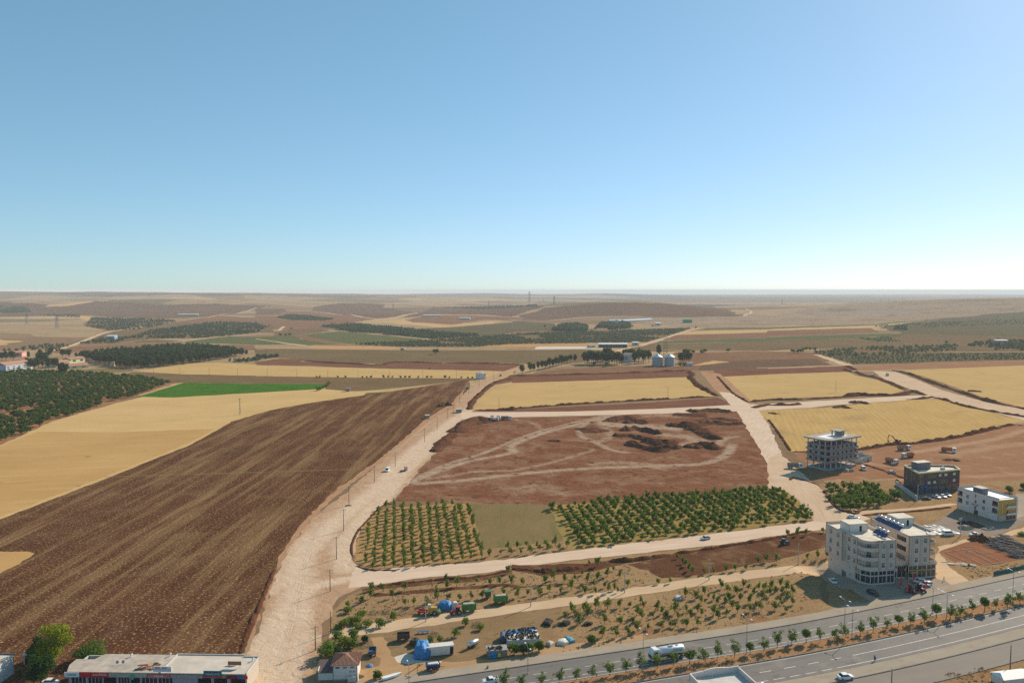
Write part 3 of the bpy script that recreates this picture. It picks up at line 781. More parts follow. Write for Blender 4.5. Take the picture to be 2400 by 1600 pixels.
# painted lines: every dash a piece of its own under its carriageway
paint = mat('road_paint', (.60, .60, .58), .8, var=.25, scale=1.5, dirt=(.30, .29, .27))
roads = [o for o in COL.objects if o.name.startswith('highway')]
far_road = min(roads, key=lambda o: -sum(v.co.y for v in o.data.vertices) / len(o.data.vertices))
near_road = [o for o in roads if o is not far_road][0]
def lane(d, parent, dash=None, w=.16, i0=0.0, i1=1e9):
    L = off(d)
    acc = [0.0]
    for i in range(len(L) - 1): acc.append(acc[-1] + (L[i + 1] - L[i]).length)
    def pos(s):
        for i in range(len(L) - 1):
            if acc[i + 1] >= s:
                t = (s - acc[i]) / (acc[i + 1] - acc[i])
                return L[i].lerp(L[i + 1], t), (L[i + 1] - L[i]).normalized()
        return L[-1], (L[-1] - L[-2]).normalized()
    s, end = i0, min(acc[-1], i1)
    step, ln = dash if dash else (6.0, 6.0)
    while s < end:
        m = MB()
        k = 2
        vs = []
        for j in range(k + 1):
            p, t = pos(min(s + ln * j / k, end))
            n = Vector((-t.y, t.x)) * w * .5
            vs += [(p.x - n.x, p.y - n.y, .006), (p.x + n.x, p.y + n.y, .006)]
        m.add(vs, [(0, 2, 3, 1), (2, 4, 5, 3)])
        m.build('lane_dash' if dash else 'edge_line', paint, parent)
        s += step
lane(-5.1, far_road, (7.2, 3.6), .17, 100)
lane(-9.0, far_road, (4.0, 3.4), .17, 100)
lane(-10.6, far_road, None, .14, 100)
lane(-22.1, near_road, (7.6, 3.6), .2, 130, 262)
lane(-22.1, near_road, None, .2, 262)
lane(-26.4, near_road, (5.0, 3.4), .2, 130, 250)
lane(-26.4, near_road, None, .2, 250)
lane(-17.6, near_road, None, .14, 130)

# ---------------------------------------------------------------- the air
hz, hn, hb = nt('haze_air')
hn.nodes.remove(hb)
pv = nnode(hn, 'ShaderNodeVolumePrincipled')
setin(pv, Density=6.4e-5, Anisotropy=0.0)
pv.inputs['Color'].default_value = (.85, .925, 1.0, 1)
hn.links.new(pv.outputs[0], hn.nodes['Material Output'].inputs['Volume'])
hm = MB().box(0, 20500, -260, 92000, 47000, 372)
tag(hm.build('haze', hz), 'pale summer haze over the plain', 'haze', kind='stuff')
# ================================================================ plants
def leaf_mat(name, c1, c2, c3, trans=.3):
    m, n, b = nt(name)
    n.nodes.remove(b)
    at_ = nnode(n, 'ShaderNodeAttribute', attribute_name='tint')
    oi = nnode(n, 'ShaderNodeObjectInfo')
    c = mixc(n, at_.outputs['Fac'], c1, c2)
    mm = nnode(n, 'ShaderNodeMath', operation='MULTIPLY')
    mm.inputs[1].default_value = .55
    n.links.new(oi.outputs['Random'], mm.inputs[0])
    c = mixc(n, mm.outputs[0], c, c3)
    d = nnode(n, 'ShaderNodeBsdfDiffuse')
    t = nnode(n, 'ShaderNodeBsdfTranslucent')
    mx = nnode(n, 'ShaderNodeMixShader')
    mx.inputs[0].default_value = trans
    n.links.new(c, d.inputs[0])
    n.links.new(c, t.inputs[0])
    n.links.new(d.outputs[0], mx.inputs[1])
    n.links.new(t.outputs[0], mx.inputs[2])
    n.links.new(mx.outputs[0], n.nodes['Material Output'].inputs[0])
    MATS[name] = m
    return m
LEAF_YOUNG = leaf_mat('leaf_young', (.125, .185, .032), (.25, .30, .065), (.21, .24, .045), .45)
LEAF_BUSHY = leaf_mat('leaf_bushy', (.075, .145, .022), (.16, .24, .045), (.13, .185, .032), .45)
LEAF_BROAD = leaf_mat('leaf_broad', (.045, .09, .02), (.095, .16, .035), (.10, .145, .03), .42)
LEAF_ROAD = leaf_mat('leaf_road', (.10, .165, .04), (.19, .25, .075), (.14, .21, .05), .45)
LEAF_PINE = leaf_mat('leaf_pine', (.04, .068, .026), (.07, .105, .04), (.055, .08, .03), .3)
LEAF_GOLD = leaf_mat('leaf_gold', (0.156, 0.216, 0.018), (0.360, 0.360, 0.036), (0.240, 0.288, 0.024), 0.42)
LEAF_DARK = leaf_mat('leaf_dark', (0.025, 0.063, 0.017), (0.056, 0.119, 0.031), (0.042, 0.084, 0.021), 0.35)
LEAF_GREY = leaf_mat('leaf_grey', (.085, .105, .05), (.125, .15, .075), (.11, .135, .07), .35)
LEAF_FAR = leaf_mat('leaf_far', (.062, .092, .042), (.105, .14, .062), (.09, .12, .055), .35)
LEAF_DRY = leaf_mat('leaf_dry', (.32, .23, .12), (.44, .33, .18), (.38, .29, .15))
BARK = mat('bark', (.12, .09, .065), .95, var=.3, scale=4)
TWIG = mat('twigs', (.15, .125, .105), .95, var=.3, scale=6)

def crown_mesh(name, m, blobs, n, size, seed, up=.0, hollow=.35):
    """leaf clumps spread through ellipsoid blobs (x,y,z,rx,ry,rz); denser near the skin; every clump a bent pair of quads"""
    r = random.Random(seed)
    V, Fc, T = [], [], []
    wts = [b[3] * b[4] * b[5] for b in blobs]
    for _ in range(n):
        b = r.choices(blobs, wts)[0]
        d = Vector((r.gauss(0, 1), r.gauss(0, 1), r.gauss(0, 1))).normalized()
        q = hollow + (1 - hollow) * r.random() ** .5
        q *= 1 + .18 * noise.noise(Vector((d.x * 2.3 + seed, d.y * 2.3, d.z * 2.3)))
        p = Vector((b[0] + d.x * b[3] * q, b[1] + d.y * b[4] * q, b[2] + d.z * b[5] * q))
        nrm = (d + Vector((r.gauss(0, .7), r.gauss(0, .7), r.gauss(0, .7) + up))).normalized()
        qt = nrm.to_track_quat('Z', 'Y') @ Matrix.Rotation(r.uniform(0, 6.28), 3, 'Z').to_quaternion()
        s = size * r.uniform(.55, 1.35)
        w = s * r.uniform(.45, .85)
        k = len(V)
        lift = s * r.uniform(-.35, .35)
        for x, y, z in ((-s, -w * .4, lift), (0, -w, 0), (0, w, 0), (-s, w * .4, lift), (s, -w * .4, lift), (s, w * .4, lift)):
            V.append(p + qt @ Vector((x, y, z)) * .5)
        Fc += [(k, k + 1, k + 2, k + 3), (k + 1, k + 4, k + 5, k + 2)]
        t = r.random()
        T += [t] * 6
    me = bpy.data.meshes.new(name)
    me.from_pydata(V, [], Fc)
    a = me.attributes.new('tint', 'FLOAT', 'POINT')
    a.data.foreach_set('value', T)
    me.materials.append(m)
    return me

def trunk_mesh(name, h, r0, limbs, seed, spread=.5, base=0.0):
    r = random.Random(seed)
    m = MB()
    top = Vector((r.uniform(-.05, .05) * h, r.uniform(-.05, .05) * h, h))
    m.sweep([(0, 0, base - .15), (top.x * .3, top.y * .3, h * .45), top], [r0 * 1.25, r0, r0 * .7], 6)
    for k in range(limbs):
        a = 2 * math.pi * (k + r.random() * .6) / max(1, limbs)
        L = spread * r.uniform(.7, 1.2)
        s = Vector((top.x * .6, top.y * .6, h * r.uniform(.6, .95)))
        e = s + Vector((math.cos(a) * L, math.sin(a) * L, L * r.uniform(.8, 1.5)))
        m.sweep([s, s.lerp(e, .5) + Vector((0, 0, -.06 * L)), e], [r0 * .6, r0 * .45, r0 * .18], 5)
    return m.mesh(name, BARK)

def proto(kind, seed):
    r = random.Random(seed)
    if kind == 'young':
        h = r.uniform(2.9, 3.6)
        bl = [(0, 0, h * .55, .6, .6, h * .32)] + [(r.uniform(-.75, .75), r.uniform(-.75, .75), h * r.uniform(.4, .92), r.uniform(.35, .65), r.uniform(.35, .65), r.uniform(.45, .85)) for _ in range(5)]
        return crown_mesh('crown', LEAF_YOUNG, bl, 230, .4, seed, hollow=.1), trunk_mesh('trunk', .8, .07, 4, seed, .9)
    if kind == 'bushy':
        h = r.uniform(2.9, 3.7)
        bl = [(0, 0, h * .5, .95, .95, h * .36)] + [(r.uniform(-1.25, 1.25), r.uniform(-1.25, 1.25), h * r.uniform(.35, .92), r.uniform(.5, .95), r.uniform(.5, .95), r.uniform(.5, .9)) for _ in range(6)]
        return crown_mesh('crown', LEAF_BUSHY, bl, 330, .5, seed, hollow=.15), trunk_mesh('trunk', .8, .1, 4, seed, 1.0)
    if kind == 'broad':
        h = r.uniform(4.6, 5.8)
        bl = [(0, 0, h * .58, 1.9, 1.9, h * .3)] + [(r.uniform(-2.4, 2.4), r.uniform(-2.4, 2.4), h * r.uniform(.45, .85), r.uniform(.9, 1.6), r.uniform(.9, 1.6), r.uniform(.7, 1.2)) for _ in range(7)]
        return crown_mesh('crown', LEAF_BROAD, bl, 330, .95, seed), trunk_mesh('trunk', 1.5, .2, 5, seed, 2.0)
    if kind == 'road':
        h = r.uniform(4.2, 5.2)
        bl = [(0, 0, h * .5, 1.05, 1.05, h * .27)] + [(r.uniform(-1.3, 1.3), r.uniform(-1.3, 1.3), h * r.uniform(.3, .88), r.uniform(.4, .9), r.uniform(.4, .9), r.uniform(.4, .8)) for _ in range(7)]
        return crown_mesh('crown', LEAF_ROAD, bl, 420, .36, seed, hollow=.05), trunk_mesh('trunk', 1.3, .07, 6, seed, 1.2)
    if kind == 'road_dense':
        h = r.uniform(3.9, 4.3)
        bl = [(0, 0, h * .64, 1.45, 1.45, h * .27)] + [(r.uniform(-.9, .9), r.uniform(-.9, .9), h * r.uniform(.55, .8), .8, .8, .6) for _ in range(4)]
        return crown_mesh('crown', LEAF_BUSHY, bl, 520, .42, seed), trunk_mesh('trunk', 1.7, .1, 5, seed, 1.0)
    if kind == 'pine':
        h = r.uniform(9.5, 12.5)
        bl = [(0, 0, h * .6, 2.3, 2.3, h * .36)] + [(r.uniform(-1.8, 1.8), r.uniform(-1.8, 1.8), h * r.uniform(.4, .85), 1.5, 1.5, 1.5) for _ in range(6)]
        return crown_mesh('crown', LEAF_PINE, bl, 330, 1.1, seed), trunk_mesh('trunk', h * .55, .2, 4, seed, 1.6)

PROTO = {}
def variants(kind, n=6):
    if kind not in PROTO:
        PROTO[kind] = [proto(kind, 100 + 17 * i + len(kind) * 31) for i in range(n)]
    return PROTO[kind]

ORD = ['first', 'second', 'third', 'fourth', 'fifth', 'sixth', 'seventh', 'eighth', 'ninth', 'tenth', 'eleventh', 'twelfth', 'thirteenth', 'fourteenth', 'fifteenth',
       'sixteenth', 'seventeenth', 'eighteenth', 'nineteenth', 'twentieth']
def ordn(i):
    if i >= 38: return 'number %d' % (i + 1)
    if i < 20: return ORD[i]
    if i < 29: return 'twenty-' + ORD[i - 20]
    return 'thirtieth' if i == 29 else 'thirty-' + ORD[(i - 30) % 9]

def plant(name, kind, p, s, label, cat, group=None, rz=None, vi=None, z=0.0):
    vs = variants(kind)
    cr, tr = vs[rnd.randrange(len(vs)) if vi is None else vi]
    o = empty(name, (p[0], p[1], (p[2] if len(p) > 2 else 0.0) + z), rnd.uniform(0, 6.28) if rz is None else rz, label, cat, group)
    o.scale = (s * rnd.uniform(.8, 1.22), s * rnd.uniform(.8, 1.22), s * rnd.uniform(.88, 1.12))
    link_mesh('crown', cr, o)
    link_mesh('trunk', tr, o)
    return o

def plant_one(name, kind, p, s, label, cat, group=None):
    """a tree too small in the picture to show its parts: crown and trunk in one mesh"""
    key = kind + '_one'
    if key not in PROTO:
        PROTO[key] = []
        for cr, tr in variants(kind):
            bm = bmesh.new()
            bm.from_mesh(cr)
            nf = len(bm.faces)
            bm.from_mesh(tr)
            bm.faces.ensure_lookup_table()
            for f in bm.faces[nf:]: f.material_index = 1
            me = bpy.data.meshes.new(kind + '_tree')
            bm.to_mesh(me)
            bm.free()
            me.materials.append(cr.materials[0])
            me.materials.append(BARK)
            PROTO[key].append(me)
    o = link_mesh(name, rnd.choice(PROTO[key]), None, p, rnd.uniform(0, 6.28))
    o.scale = (s * rnd.uniform(.9, 1.1), s * rnd.uniform(.9, 1.1), s)
    return tag(o, label, cat, group)

def mass(name, m, protos, spots, label, cat):
    """many plants nobody could count, joined; protos: list of crown meshes; spots: (x,y,z,scale)"""
    VV, FF, TT, base = [], [], [], 0
    dat = []
    for me in protos:
        v = np.empty(len(me.vertices) * 3)
        me.vertices.foreach_get('co', v)
        t = np.empty(len(me.vertices))
        me.attributes['tint'].data.foreach_get('value', t)
        f = np.array([p.vertices[:] for p in me.polygons])
        dat.append((v.reshape(-1, 3), f, t))
    for x, y, z, s in spots:
        v, f, t = dat[rnd.randrange(len(dat))]
        a = rnd.uniform(0, 6.28)
        c, n = math.cos(a), math.sin(a)
        w = v @ np.array([[c, n, 0], [-n, c, 0], [0, 0, 1]]) * s + np.array([x, y, z])
        VV.append(w); FF.append(f + base); TT.append(np.clip(t * .6 + .4 * rnd.random(), 0, 1))
        base += len(v)
    V, Fq, T = np.concatenate(VV), np.concatenate(FF), np.concatenate(TT)
    me = bpy.data.meshes.new(name)
    me.vertices.add(len(V)); me.vertices.foreach_set('co', V.ravel())
    me.loops.add(Fq.size); me.loops.foreach_set('vertex_index', Fq.ravel().astype(np.int32))
    me.polygons.add(len(Fq)); me.polygons.foreach_set('loop_start', np.arange(0, Fq.size, 4, dtype=np.int32))
    me.polygons.foreach_set('loop_total', np.full(len(Fq), 4, dtype=np.int32))
    me.update(calc_edges=True)
    a = me.attributes.new('tint', 'FLOAT', 'POINT')
    a.data.foreach_set('value', T)
    me.materials.append(m)
    return tag(link_mesh(name, me), label, cat, kind='stuff')

def inside(poly, x, y):
    r = False
    n = len(poly)
    for i in range(n):
        a, b = poly[i], poly[(i + 1) % n]
        if (a[1] > y) != (b[1] > y) and x < (b[0] - a[0]) * (y - a[1]) / (b[1] - a[1]) + a[0]: r = not r
    return r

def grid_in(spec, du, dv, ang, jit=.12, keep=1.0):
    poly = [at(*p) for p in PP(spec)]
    c, n = math.cos(ang), math.sin(ang)
    o = poly[0]
    us = [(p.x - o.x) * c + (p.y - o.y) * n for p in poly]
    vs = [-(p.x - o.x) * n + (p.y - o.y) * c for p in poly]
    out = []
    for i in range(int(min(us) / du) - 1, int(max(us) / du) + 2):
        for j in range(int(min(vs) / dv) - 1, int(max(vs) / dv) + 2):
            u, v = (i + rnd.uniform(-jit, jit)) * du, (j + rnd.uniform(-jit, jit)) * dv
            x, y = o.x + u * c - v * n, o.y + u * n + v * c
            if inside(poly, x, y) and rnd.random() < keep: out.append((i, j, x, y))
    return out

# -- the straight young rows in the left block
ROWS = [(772, 490, 742, 755), (835, 395, 800, 790), (888, 378, 873, 785), (942, 385, 938, 780), (1000, 380, 1008, 782), (1057, 380, 1068, 775), (1112, 380, 1140, 762),
        (1170, 376, 1205, 752), (1222, 372, 1270, 748), (1277, 362, 1332, 738), (1333, 362, 1405, 735), (1385, 385, 1468, 730), (1445, 392, 1532, 715)]
young_n = 0
for i, (x0, y0, x1, y1) in enumerate(ROWS):
    a, b = A('f', x0, y0), A('f', x1, y1)
    n = int((b - a).length / 4.7)
    for j in range(n + 1):
        if (i == 10 and 1 <= j <= 2) or (i in (0, 12) and rnd.random() < .1) or rnd.random() < .03: continue
        p = a.lerp(b, j / n) + Vector((rnd.uniform(-.35, .35), rnd.uniform(-.4, .4), 0))
        plant('young_orchard_tree', 'young', p, rnd.uniform(.8, 1.28) * (1 if i > 1 else .8),
              'young tree, %s row from the dirt road, %s from the back' % (ordn(i), ordn(j)), 'tree', 'young trees in the straight orchard rows')
        young_n += 1

# -- bushy block to its right
aa, bb = A('g', 270, 385), A('g', 440, 650)
ang = math.atan2(bb.y - aa.y, bb.x - aa.x) + math.pi / 2
sp = grid_in('g 262 385 400 365 630 330 1000 305 1350 285 1742 255 h 60 250 180 330 310 445 290 460 0 492 g 1742 490 1300 550 800 612 440 655 330 480', 4.15, 4.4, ang, .11, .95)
rows = sorted({i for i, j, x, y in sp})
bushy = []
for ri, i in enumerate(rows):
    col = sorted([q for q in sp if q[0] == i], key=lambda q: -q[3])
    for k, q in enumerate(col): bushy.append((ri, k, q[2], q[3]))
bushy.sort(key=lambda q: q[3])
for n_, (ri, k, x, y) in enumerate(bushy[:300]):
    sparse = noise.noise(Vector((x / 18, y / 18, 4)))
    plant('bushy_orchard_tree', 'bushy', (x, y, 0), rnd.uniform(.68, 1.08) * (1 - .25 * max(0, sparse)), 'bushy orchard tree, %s row from the fallow plot, %s from the back' % (ordn(ri), ordn(k)), 'tree', 'bushy trees of the dense orchard')
if len(bushy) > 300:
    mass('orchard_back_rows', LEAF_BUSHY, [v[0] for v in variants('bushy')], [(x, y, 0, rnd.uniform(.8, 1.1)) for _, _, x, y in bushy[300:]], 'back rows of the dense bushy orchard beside red soil', 'trees')

# -- loose trees of the southern plots: (frame, photo positions of the trunks, what they stand on)
LOOSE = [
 ('f', 'on the dry plot left of the parked trailers', '628 1055 715 1025 780 992 782 940 865 945 930 990 1010 940 1015 1042 1075 1040 1165 1035 1235 1005 1310 1008 1385 1005 1465 998 1540 995 1290 870 1365 912 1305 925'),
 ('f', 'beside the dark furrow under the dirt road', '1505 885 1595 900 1660 898 1690 965 1730 868 1715 822'),
 ('f', 'in the front row of the fallow plot', '1590 705 1665 695 1715 655 1735 695'),
 ('g', 'in the front strip of the fallow plot', '35 655 60 692 100 640 125 688 172 645 185 668 230 635 245 668 295 635 320 662 375 645'),
 ('g', 'on the dry plot between dirt road and track', '285 865 355 885 430 865 480 835 580 775 525 765 585 865 650 845 690 805 735 855 515 885 75 905 0 895 225 892 40 990 105 970 185 975 255 950 335 960 405 935 480 935 500 958 560 915 570 962 635 920 655 952 700 935 720 952 785 915'),
 ('g', 'beside the dark ploughed soil', '1125 722 1165 755 1180 775 1205 805 1230 828 1310 825 1370 825 1455 810 1520 805 1595 798 995 895 1075 890 1675 755 1735 745'),
 ('g', 'on the dry plot between track and highway', '405 1085 490 1085 515 1115 425 1105 570 1065 650 1065 735 1055 800 1050 875 1025 895 1055 990 1075 1020 1100 960 1125 885 1135 850 1110 1045 1135 1110 1095 1130 1125 1185 1085 1215 1120 1265 1085 1290 1110 1400 1030 1375 1005 1340 990 1310 965 1255 995 1285 1025 1425 925 1470 950 1530 965 1555 1005 1575 915 1610 935 1645 965 1680 935 1715 945 1700 1005 1660 1050 1620 1025 1450 1035 1480 1005 1405 1135 1375 1105 1465 1105 1535 1090 1500 1065 1620 1085 1695 1075 1180 985 820 1165 735 1170 855 1215 925 1205 1020 1195 1080 1185 1110 1188 1190 1185 1265 1180 790 1245 710 1255 615 1255 455 1165 630 1165 360 1145'),
 ('h', 'on the dry plot left of the apartments', '135 565 200 565 255 565 375 545 270 725 340 720 400 715 60 750 20 925 55 950 90 915 95 965 125 945 165 965 165 1035 130 995 45 1070 15 975 85 1025 120 1085'),
]
for fr, where, s in LOOSE:
    v = [float(t) for t in s.split()]
    pts = sorted([(v[i], v[i + 1]) for i in range(0, len(v), 2)])
    pts.sort(key=lambda q: q[1] + .16 * q[0])
    nb = max(1, math.ceil(len(pts) / 16))
    for b in range(nb):
        part = sorted(pts[b * len(pts) // nb:(b + 1) * len(pts) // nb])
        for k, (x, y) in enumerate(part):
            p = A(fr, x, y)
            rowtxt = '' if nb == 1 else ', %s row' % ordn(b)
            plant('small_orchard_tree', 'young', p, rnd.uniform(.66, 1.15), 'tree %s%s, %s from left' % (where, rowtxt, ordn(k)), 'tree', 'small trees scattered over the southern plots')

# -- square plot by the junction
v = '410 245 460 245 515 240 555 255 610 255 430 280 490 280 550 290 590 295 640 285 670 235 705 245 735 260 690 270 730 285 420 315 470 315 520 325 570 320 620 320 660 305 700 305 640 350 590 350 540 355 490 350 510 380 560 380 620 380 680 345 740 315 790 305 840 295 860 305 780 335 820 325 720 345 760 360 690 365 880 305 450 350 600 270 760 290'.split()
pts = sorted(((float(v[i]), float(v[i + 1])) for i in range(0, len(v), 2)), key=lambda q: q[1])
for b in range(4):
    for k, (x, y) in enumerate(sorted(pts[b * len(pts) // 4:(b + 1) * len(pts) // 4])):
        plant('leafy_orchard_tree', 'bushy', A('h', x, y + 8), rnd.uniform(1.05, 1.35), 'leafy tree of the plot by the junction, %s row, %s from left' % (ordn(b), ordn(k)), 'tree', 'trees of the square plot by the junction')

# -- median of the highway
MED = [('g', '-60 1625 65 1600 200 1590 320 1570 440 1550 545 1540 665 1520 775 1500 870 1480 990 1470 1100 1455 1210 1440 1315 1425 1400 1405 1515 1395 1620 1375 1715 1355'),
       ('h', '65 1325 160 1310 260 1295 355 1290 450 1270 530 1260 630 1240 715 1225 810 1200 890 1185 970 1175 1065 1165 1145 1130 1240 1130 1310 1110 1395 1090 1475 1085 1550 1070 1630 1060 1715 1030 1775 1012')]
k = 0
for fr, s in MED:
    v = [float(t) for t in s.split()]
    for i in range(0, len(v), 2):
        dense = k in (11, 15, 19, 26, 29, 33)
        p = A(fr, v[i], v[i + 1])
        plant('roadside_tree', 'road_dense' if dense else 'road', p, rnd.uniform(.74, 1.15), ('dense dark green' if dense else 'light green leafy') + ' tree on the highway median, %s from the left' % ordn(k), 'tree', 'trees on the highway median', z=.14)
        k += 1

# -- big broad orchard in the west
sp = grid_in('v -120 1085 0 1022 120 967 260 927 398 884 330 868 200 858 0 852 -120 855', 8.6, 9.0, .12, .25)
sp = [q for q in sp if not (noise.noise(Vector((q[2] / 45, q[3] / 60, 1.5))) > .36 and q[3] < 720)]
sp.sort(key=lambda q: q[3])
vis = [q for q in sp if abs(q[2]) / q[3] < .66]
for i, j, x, y in vis[:280]:
    plant_one('broad_orchard_tree', 'broad', (x, y, 0), rnd.uniform(.8, 1.15), 'broad dark green tree of the large orchard left of the stubble', 'tree', 'broad trees of the western orchard')
mass('western_orchard', LEAF_BROAD, [crown_mesh('crown', LEAF_BROAD, [(0, 0, 3.1, 2.6, 2.6, 1.8), (.9, .5, 3.4, 1.7, 1.7, 1.3), (-.8, -.6, 3, 1.7, 1.7, 1.2)], 90, 1.5, 900 + i) for i in range(4)],
     [(q[2], q[3], 0, rnd.uniform(.8, 1.15)) for q in vis[280:]], 'far rows of the large dark orchard in front of the school', 'orchard')

# -- pine wood
sp = grid_in('a 690 705 1000 675 1500 635 1800 620 2100 645 2275 682 1900 737 1500 787 1180 803 850 745', 8.0, 8.0, .3, .35)
sp.sort(key=lambda q: q[3])
for i, j, x, y in sp[:200]:
    plant_one('pine_tree', 'pine', (x, y, 0), rnd.uniform(.9, 1.35), 'dark pine on the near edge of the wood behind stubble', 'tree', 'pines on the near edge of the wood')
PINE_LO = [crown_mesh('crown', LEAF_PINE, [(0, 0, 6.5, 2.5, 2.5, 4), (.8, .5, 7, 1.8, 1.8, 2), (-.8, -.6, 6, 1.8, 1.8, 2)], 70, 1.9, 950 + i) for i in range(4)]
mass('pine_wood', LEAF_PINE, PINE_LO, [(q[2], q[3], 0, rnd.uniform(.9, 1.4)) for q in sp[200:]], 'dense dark pine wood beyond the long stubble strip', 'wood')

def trees_at(fr, s, name, kind, size, label, group, jit=.0):
    v = [float(t) for t in s.split()]
    pts = sorted((v[i], v[i + 1]) for i in range(0, len(v), 2))
    for k, (x, y) in enumerate(pts):
        plant_one(name, kind, A(fr, x, y), size * rnd.uniform(.85, 1.15), label % ordn(k), 'tree', group)
trees_at('c', '95 848 165 833 200 825 240 815 275 808 310 802 345 795 375 787 405 780 430 774 455 767 480 758 505 750 540 742 580 745', 'pine_tree', 'pine', 1.15, 'dark pine in the avenue beside the far track, %s from the left', 'pines along the far track')
trees_at('t', '350 500 385 520 420 500 455 505 490 515 530 500 560 515 600 505 640 520 680 500 710 515 750 505 790 515 830 500 870 515 910 500 950 515 560 470 620 460 680 455 740 460 800 465 1000 440 1060 430 1120 445 1180 470 1230 440 1280 450 1330 455 1160 500 1220 490 1300 490 1390 480 1550 400 1900 500 1940 500 1990 490 2040 490', 'pine_tree', 'pine', 1.6, 'tall dark tree of the grove by the silos, %s from the left', 'trees around the silos')
trees_at('t', '500 530 700 545 1900 540 1960 535', 'leafy_shrub', 'bushy', 1.8, 'bright green shrub in front of the silo grove, %s from the left', 'shrubs by the silos')
trees_at('w', '520 640 560 600 600 650 640 600 680 660 720 560 760 620 800 520 840 600 880 540 920 560 960 640 1000 560 1050 600 1120 640 1180 720 1230 740 1290 735 740 470 800 440 900 460 560 440 960 400 1010 380 1230 400 1300 380 1360 410 210 440 40 470 120 480 260 460', 'pine_tree', 'pine', 1.25, 'tall dark pine around the school buildings, %s from the left', 'pines around the school')
trees_at('b', '1648 668', 'lone_tree', 'broad', 1.7, 'lone round dark tree in the grey fallow field%.0s', None)
trees_at('b', '560 884 585 884 750 885 825 885 980 886 1018 886 1055 886 1170 886 1215 886 1255 887 1330 887 1370 887 1410 887 1490 888 1570 888 1610 888 1735 889 1775 889 1885 890 1945 892 1985 893', 'field_shrub', 'bushy', .95, 'small shrub on the edge of the long stubble strip, %s from the left', 'shrubs along the stubble strip')
trees_at('b', '565 1002 585 998 605 990 620 982 635 975 650 965 655 952 670 945', 'field_shrub', 'bushy', 1.2, 'green shrub at the right end of the bright crop, %s from the left', 'shrubs at the crop corner')
trees_at('b', '25 465 310 500 270 498 225 500 120 415 325 440 840 385 910 395 700 400', 'field_tree', 'broad', 1.1, 'far field tree among the brown fields on the left, %s from the left', 'far field trees')
trees_at('d', '1640 570 2160 600 2225 590 325 635 350 632 385 632 430 634 230 655 270 655 300 655', 'field_tree', 'broad', 1.2, 'far field tree above the right stubble, %s from the left', 'far field trees')
trees_at('c', '1610 655 1665 658 1745 665 1770 650 1985 645 300 420 1690 430 1290 415 1105 420', 'field_tree', 'broad', 1.2, 'far field tree beyond the silos, %s from the left', 'far field trees')
trees_at('d', '1705 153', 'hilltop_tree', 'broad', 3.0, 'lone tree on the crest of the right hill%.0s', None)

# -- groves on the plain, beyond counting
GROVE = [crown_mesh('crown', LEAF_GREY, [(0, 0, 2.0, 2.0, 2.0, 1.6)], 20, 2.2, 970 + i) for i in range(5)]
DARKG = [crown_mesh('crown', LEAF_FAR, [(0, 0, 2.4, 2.3, 2.3, 2.0)], 20, 2.5, 990 + i) for i in range(5)]
def grove(spec, du, dv, ang, size, label, m=LEAF_GREY, pr=GROVE, keep=.78, jit=.3):
    sp = [q for q in grid_in(spec, du, dv, ang, jit, keep) if noise.noise(Vector((q[2] / 90, q[3] / 120, 7))) > -.32]
    if sp: mass('distant_grove', m, pr, [(q[2], q[3], hgt(q[2], q[3]) - .2, size * rnd.uniform(.7, 1.2)) for q in sp], label, 'grove')
grove('a 780 410 850 330 1100 335 1400 345 1640 362 1500 400 1280 440 1000 452', 10, 10, .2, 1.1, 'scattered grove below the brown hill on the left', LEAF_FAR, DARKG, .38, .45)
grove('a 700 575 850 540 1000 500 1200 520 1100 560', 9, 9, .2, 1.0, 'sparse grove beside the far track on the left', LEAF_FAR, DARKG, .5)
grove('a 1200 515 1400 450 1700 410 2000 375 2352 385 b 100 420 a 2352 470 1900 518 1450 525', 8, 9, .1, 1.15, 'dark grove on the plain left of centre', LEAF_FAR, DARKG, .5, .45)
grove('a 0 645 200 610 560 575 640 590 560 640 300 650', 9, 9, .1, 1.1, 'sparse trees behind the pink school', LEAF_FAR, DARKG, .35)
grove('a -100 280 0 230 240 235 290 280 100 290', 14, 14, .1, 1.6, 'far scrub wood on the left hillside', LEAF_FAR, DARKG, .6)
grove('b 190 330 300 305 500 315 720 345 640 358 350 355', 9, 9, .1, 1.1, 'small square grove among the far brown fields', LEAF_FAR, DARKG)
grove('b 600 412 900 390 1250 420 1700 470 2080 495 1640 530 1350 500 900 468', 8, 8, .3, 1.2, 'dark green grove slanting across the plain in the centre', LEAF_FAR, DARKG)
grove('b 920 578 1640 540 2352 485 c 600 460 1640 432 1240 555 0 573 b 2352 575 2000 598 1400 598', 8.5, 7, .55, 1.05, 'grey green olive grove in wide rows beyond the fallow field')
grove('c 370 452 450 405 600 395 690 420 690 452 560 458', 6, 6, .3, 1.9, 'dense grove round the far farm, left half', LEAF_FAR, DARKG)
grove('c 760 440 820 390 1000 380 1085 395 1085 432 900 440', 6, 6, .3, 1.9, 'dense grove round the far farm, right half', LEAF_FAR, DARKG)
grove('d 430 652 700 620 1100 600 1500 590 1740 580 1740 630 1300 660 700 690 560 690', 9, 9, .2, 1.15, 'green scrub grove above the right stubble field', LEAF_GREY, GROVE, .6)
grove('d 1800 590 1850 560 2352 530 2700 530 2700 640 2000 625', 9, 9, .2, 1.3, 'green grove round the pink house on the right', LEAF_FAR, DARKG, .55)
grove('d 560 695 1300 665 2352 655 2900 650 2900 705 1600 728 780 758', 9, 7, .1, .62, 'low grey bushes in rows above the right stubble field', LEAF_GREY, GROVE, .8)
grove('d 1160 440 1180 415 1270 420 1270 445', 7, 7, .1, 1.5, 'small thicket at the end of the crop strips', LEAF_FAR, DARKG)
grove('d 830 522 1080 502 1230 550 1020 552', 8, 8, .1, .6, 'young green rows on the far right', LEAF_GREY, GROVE)
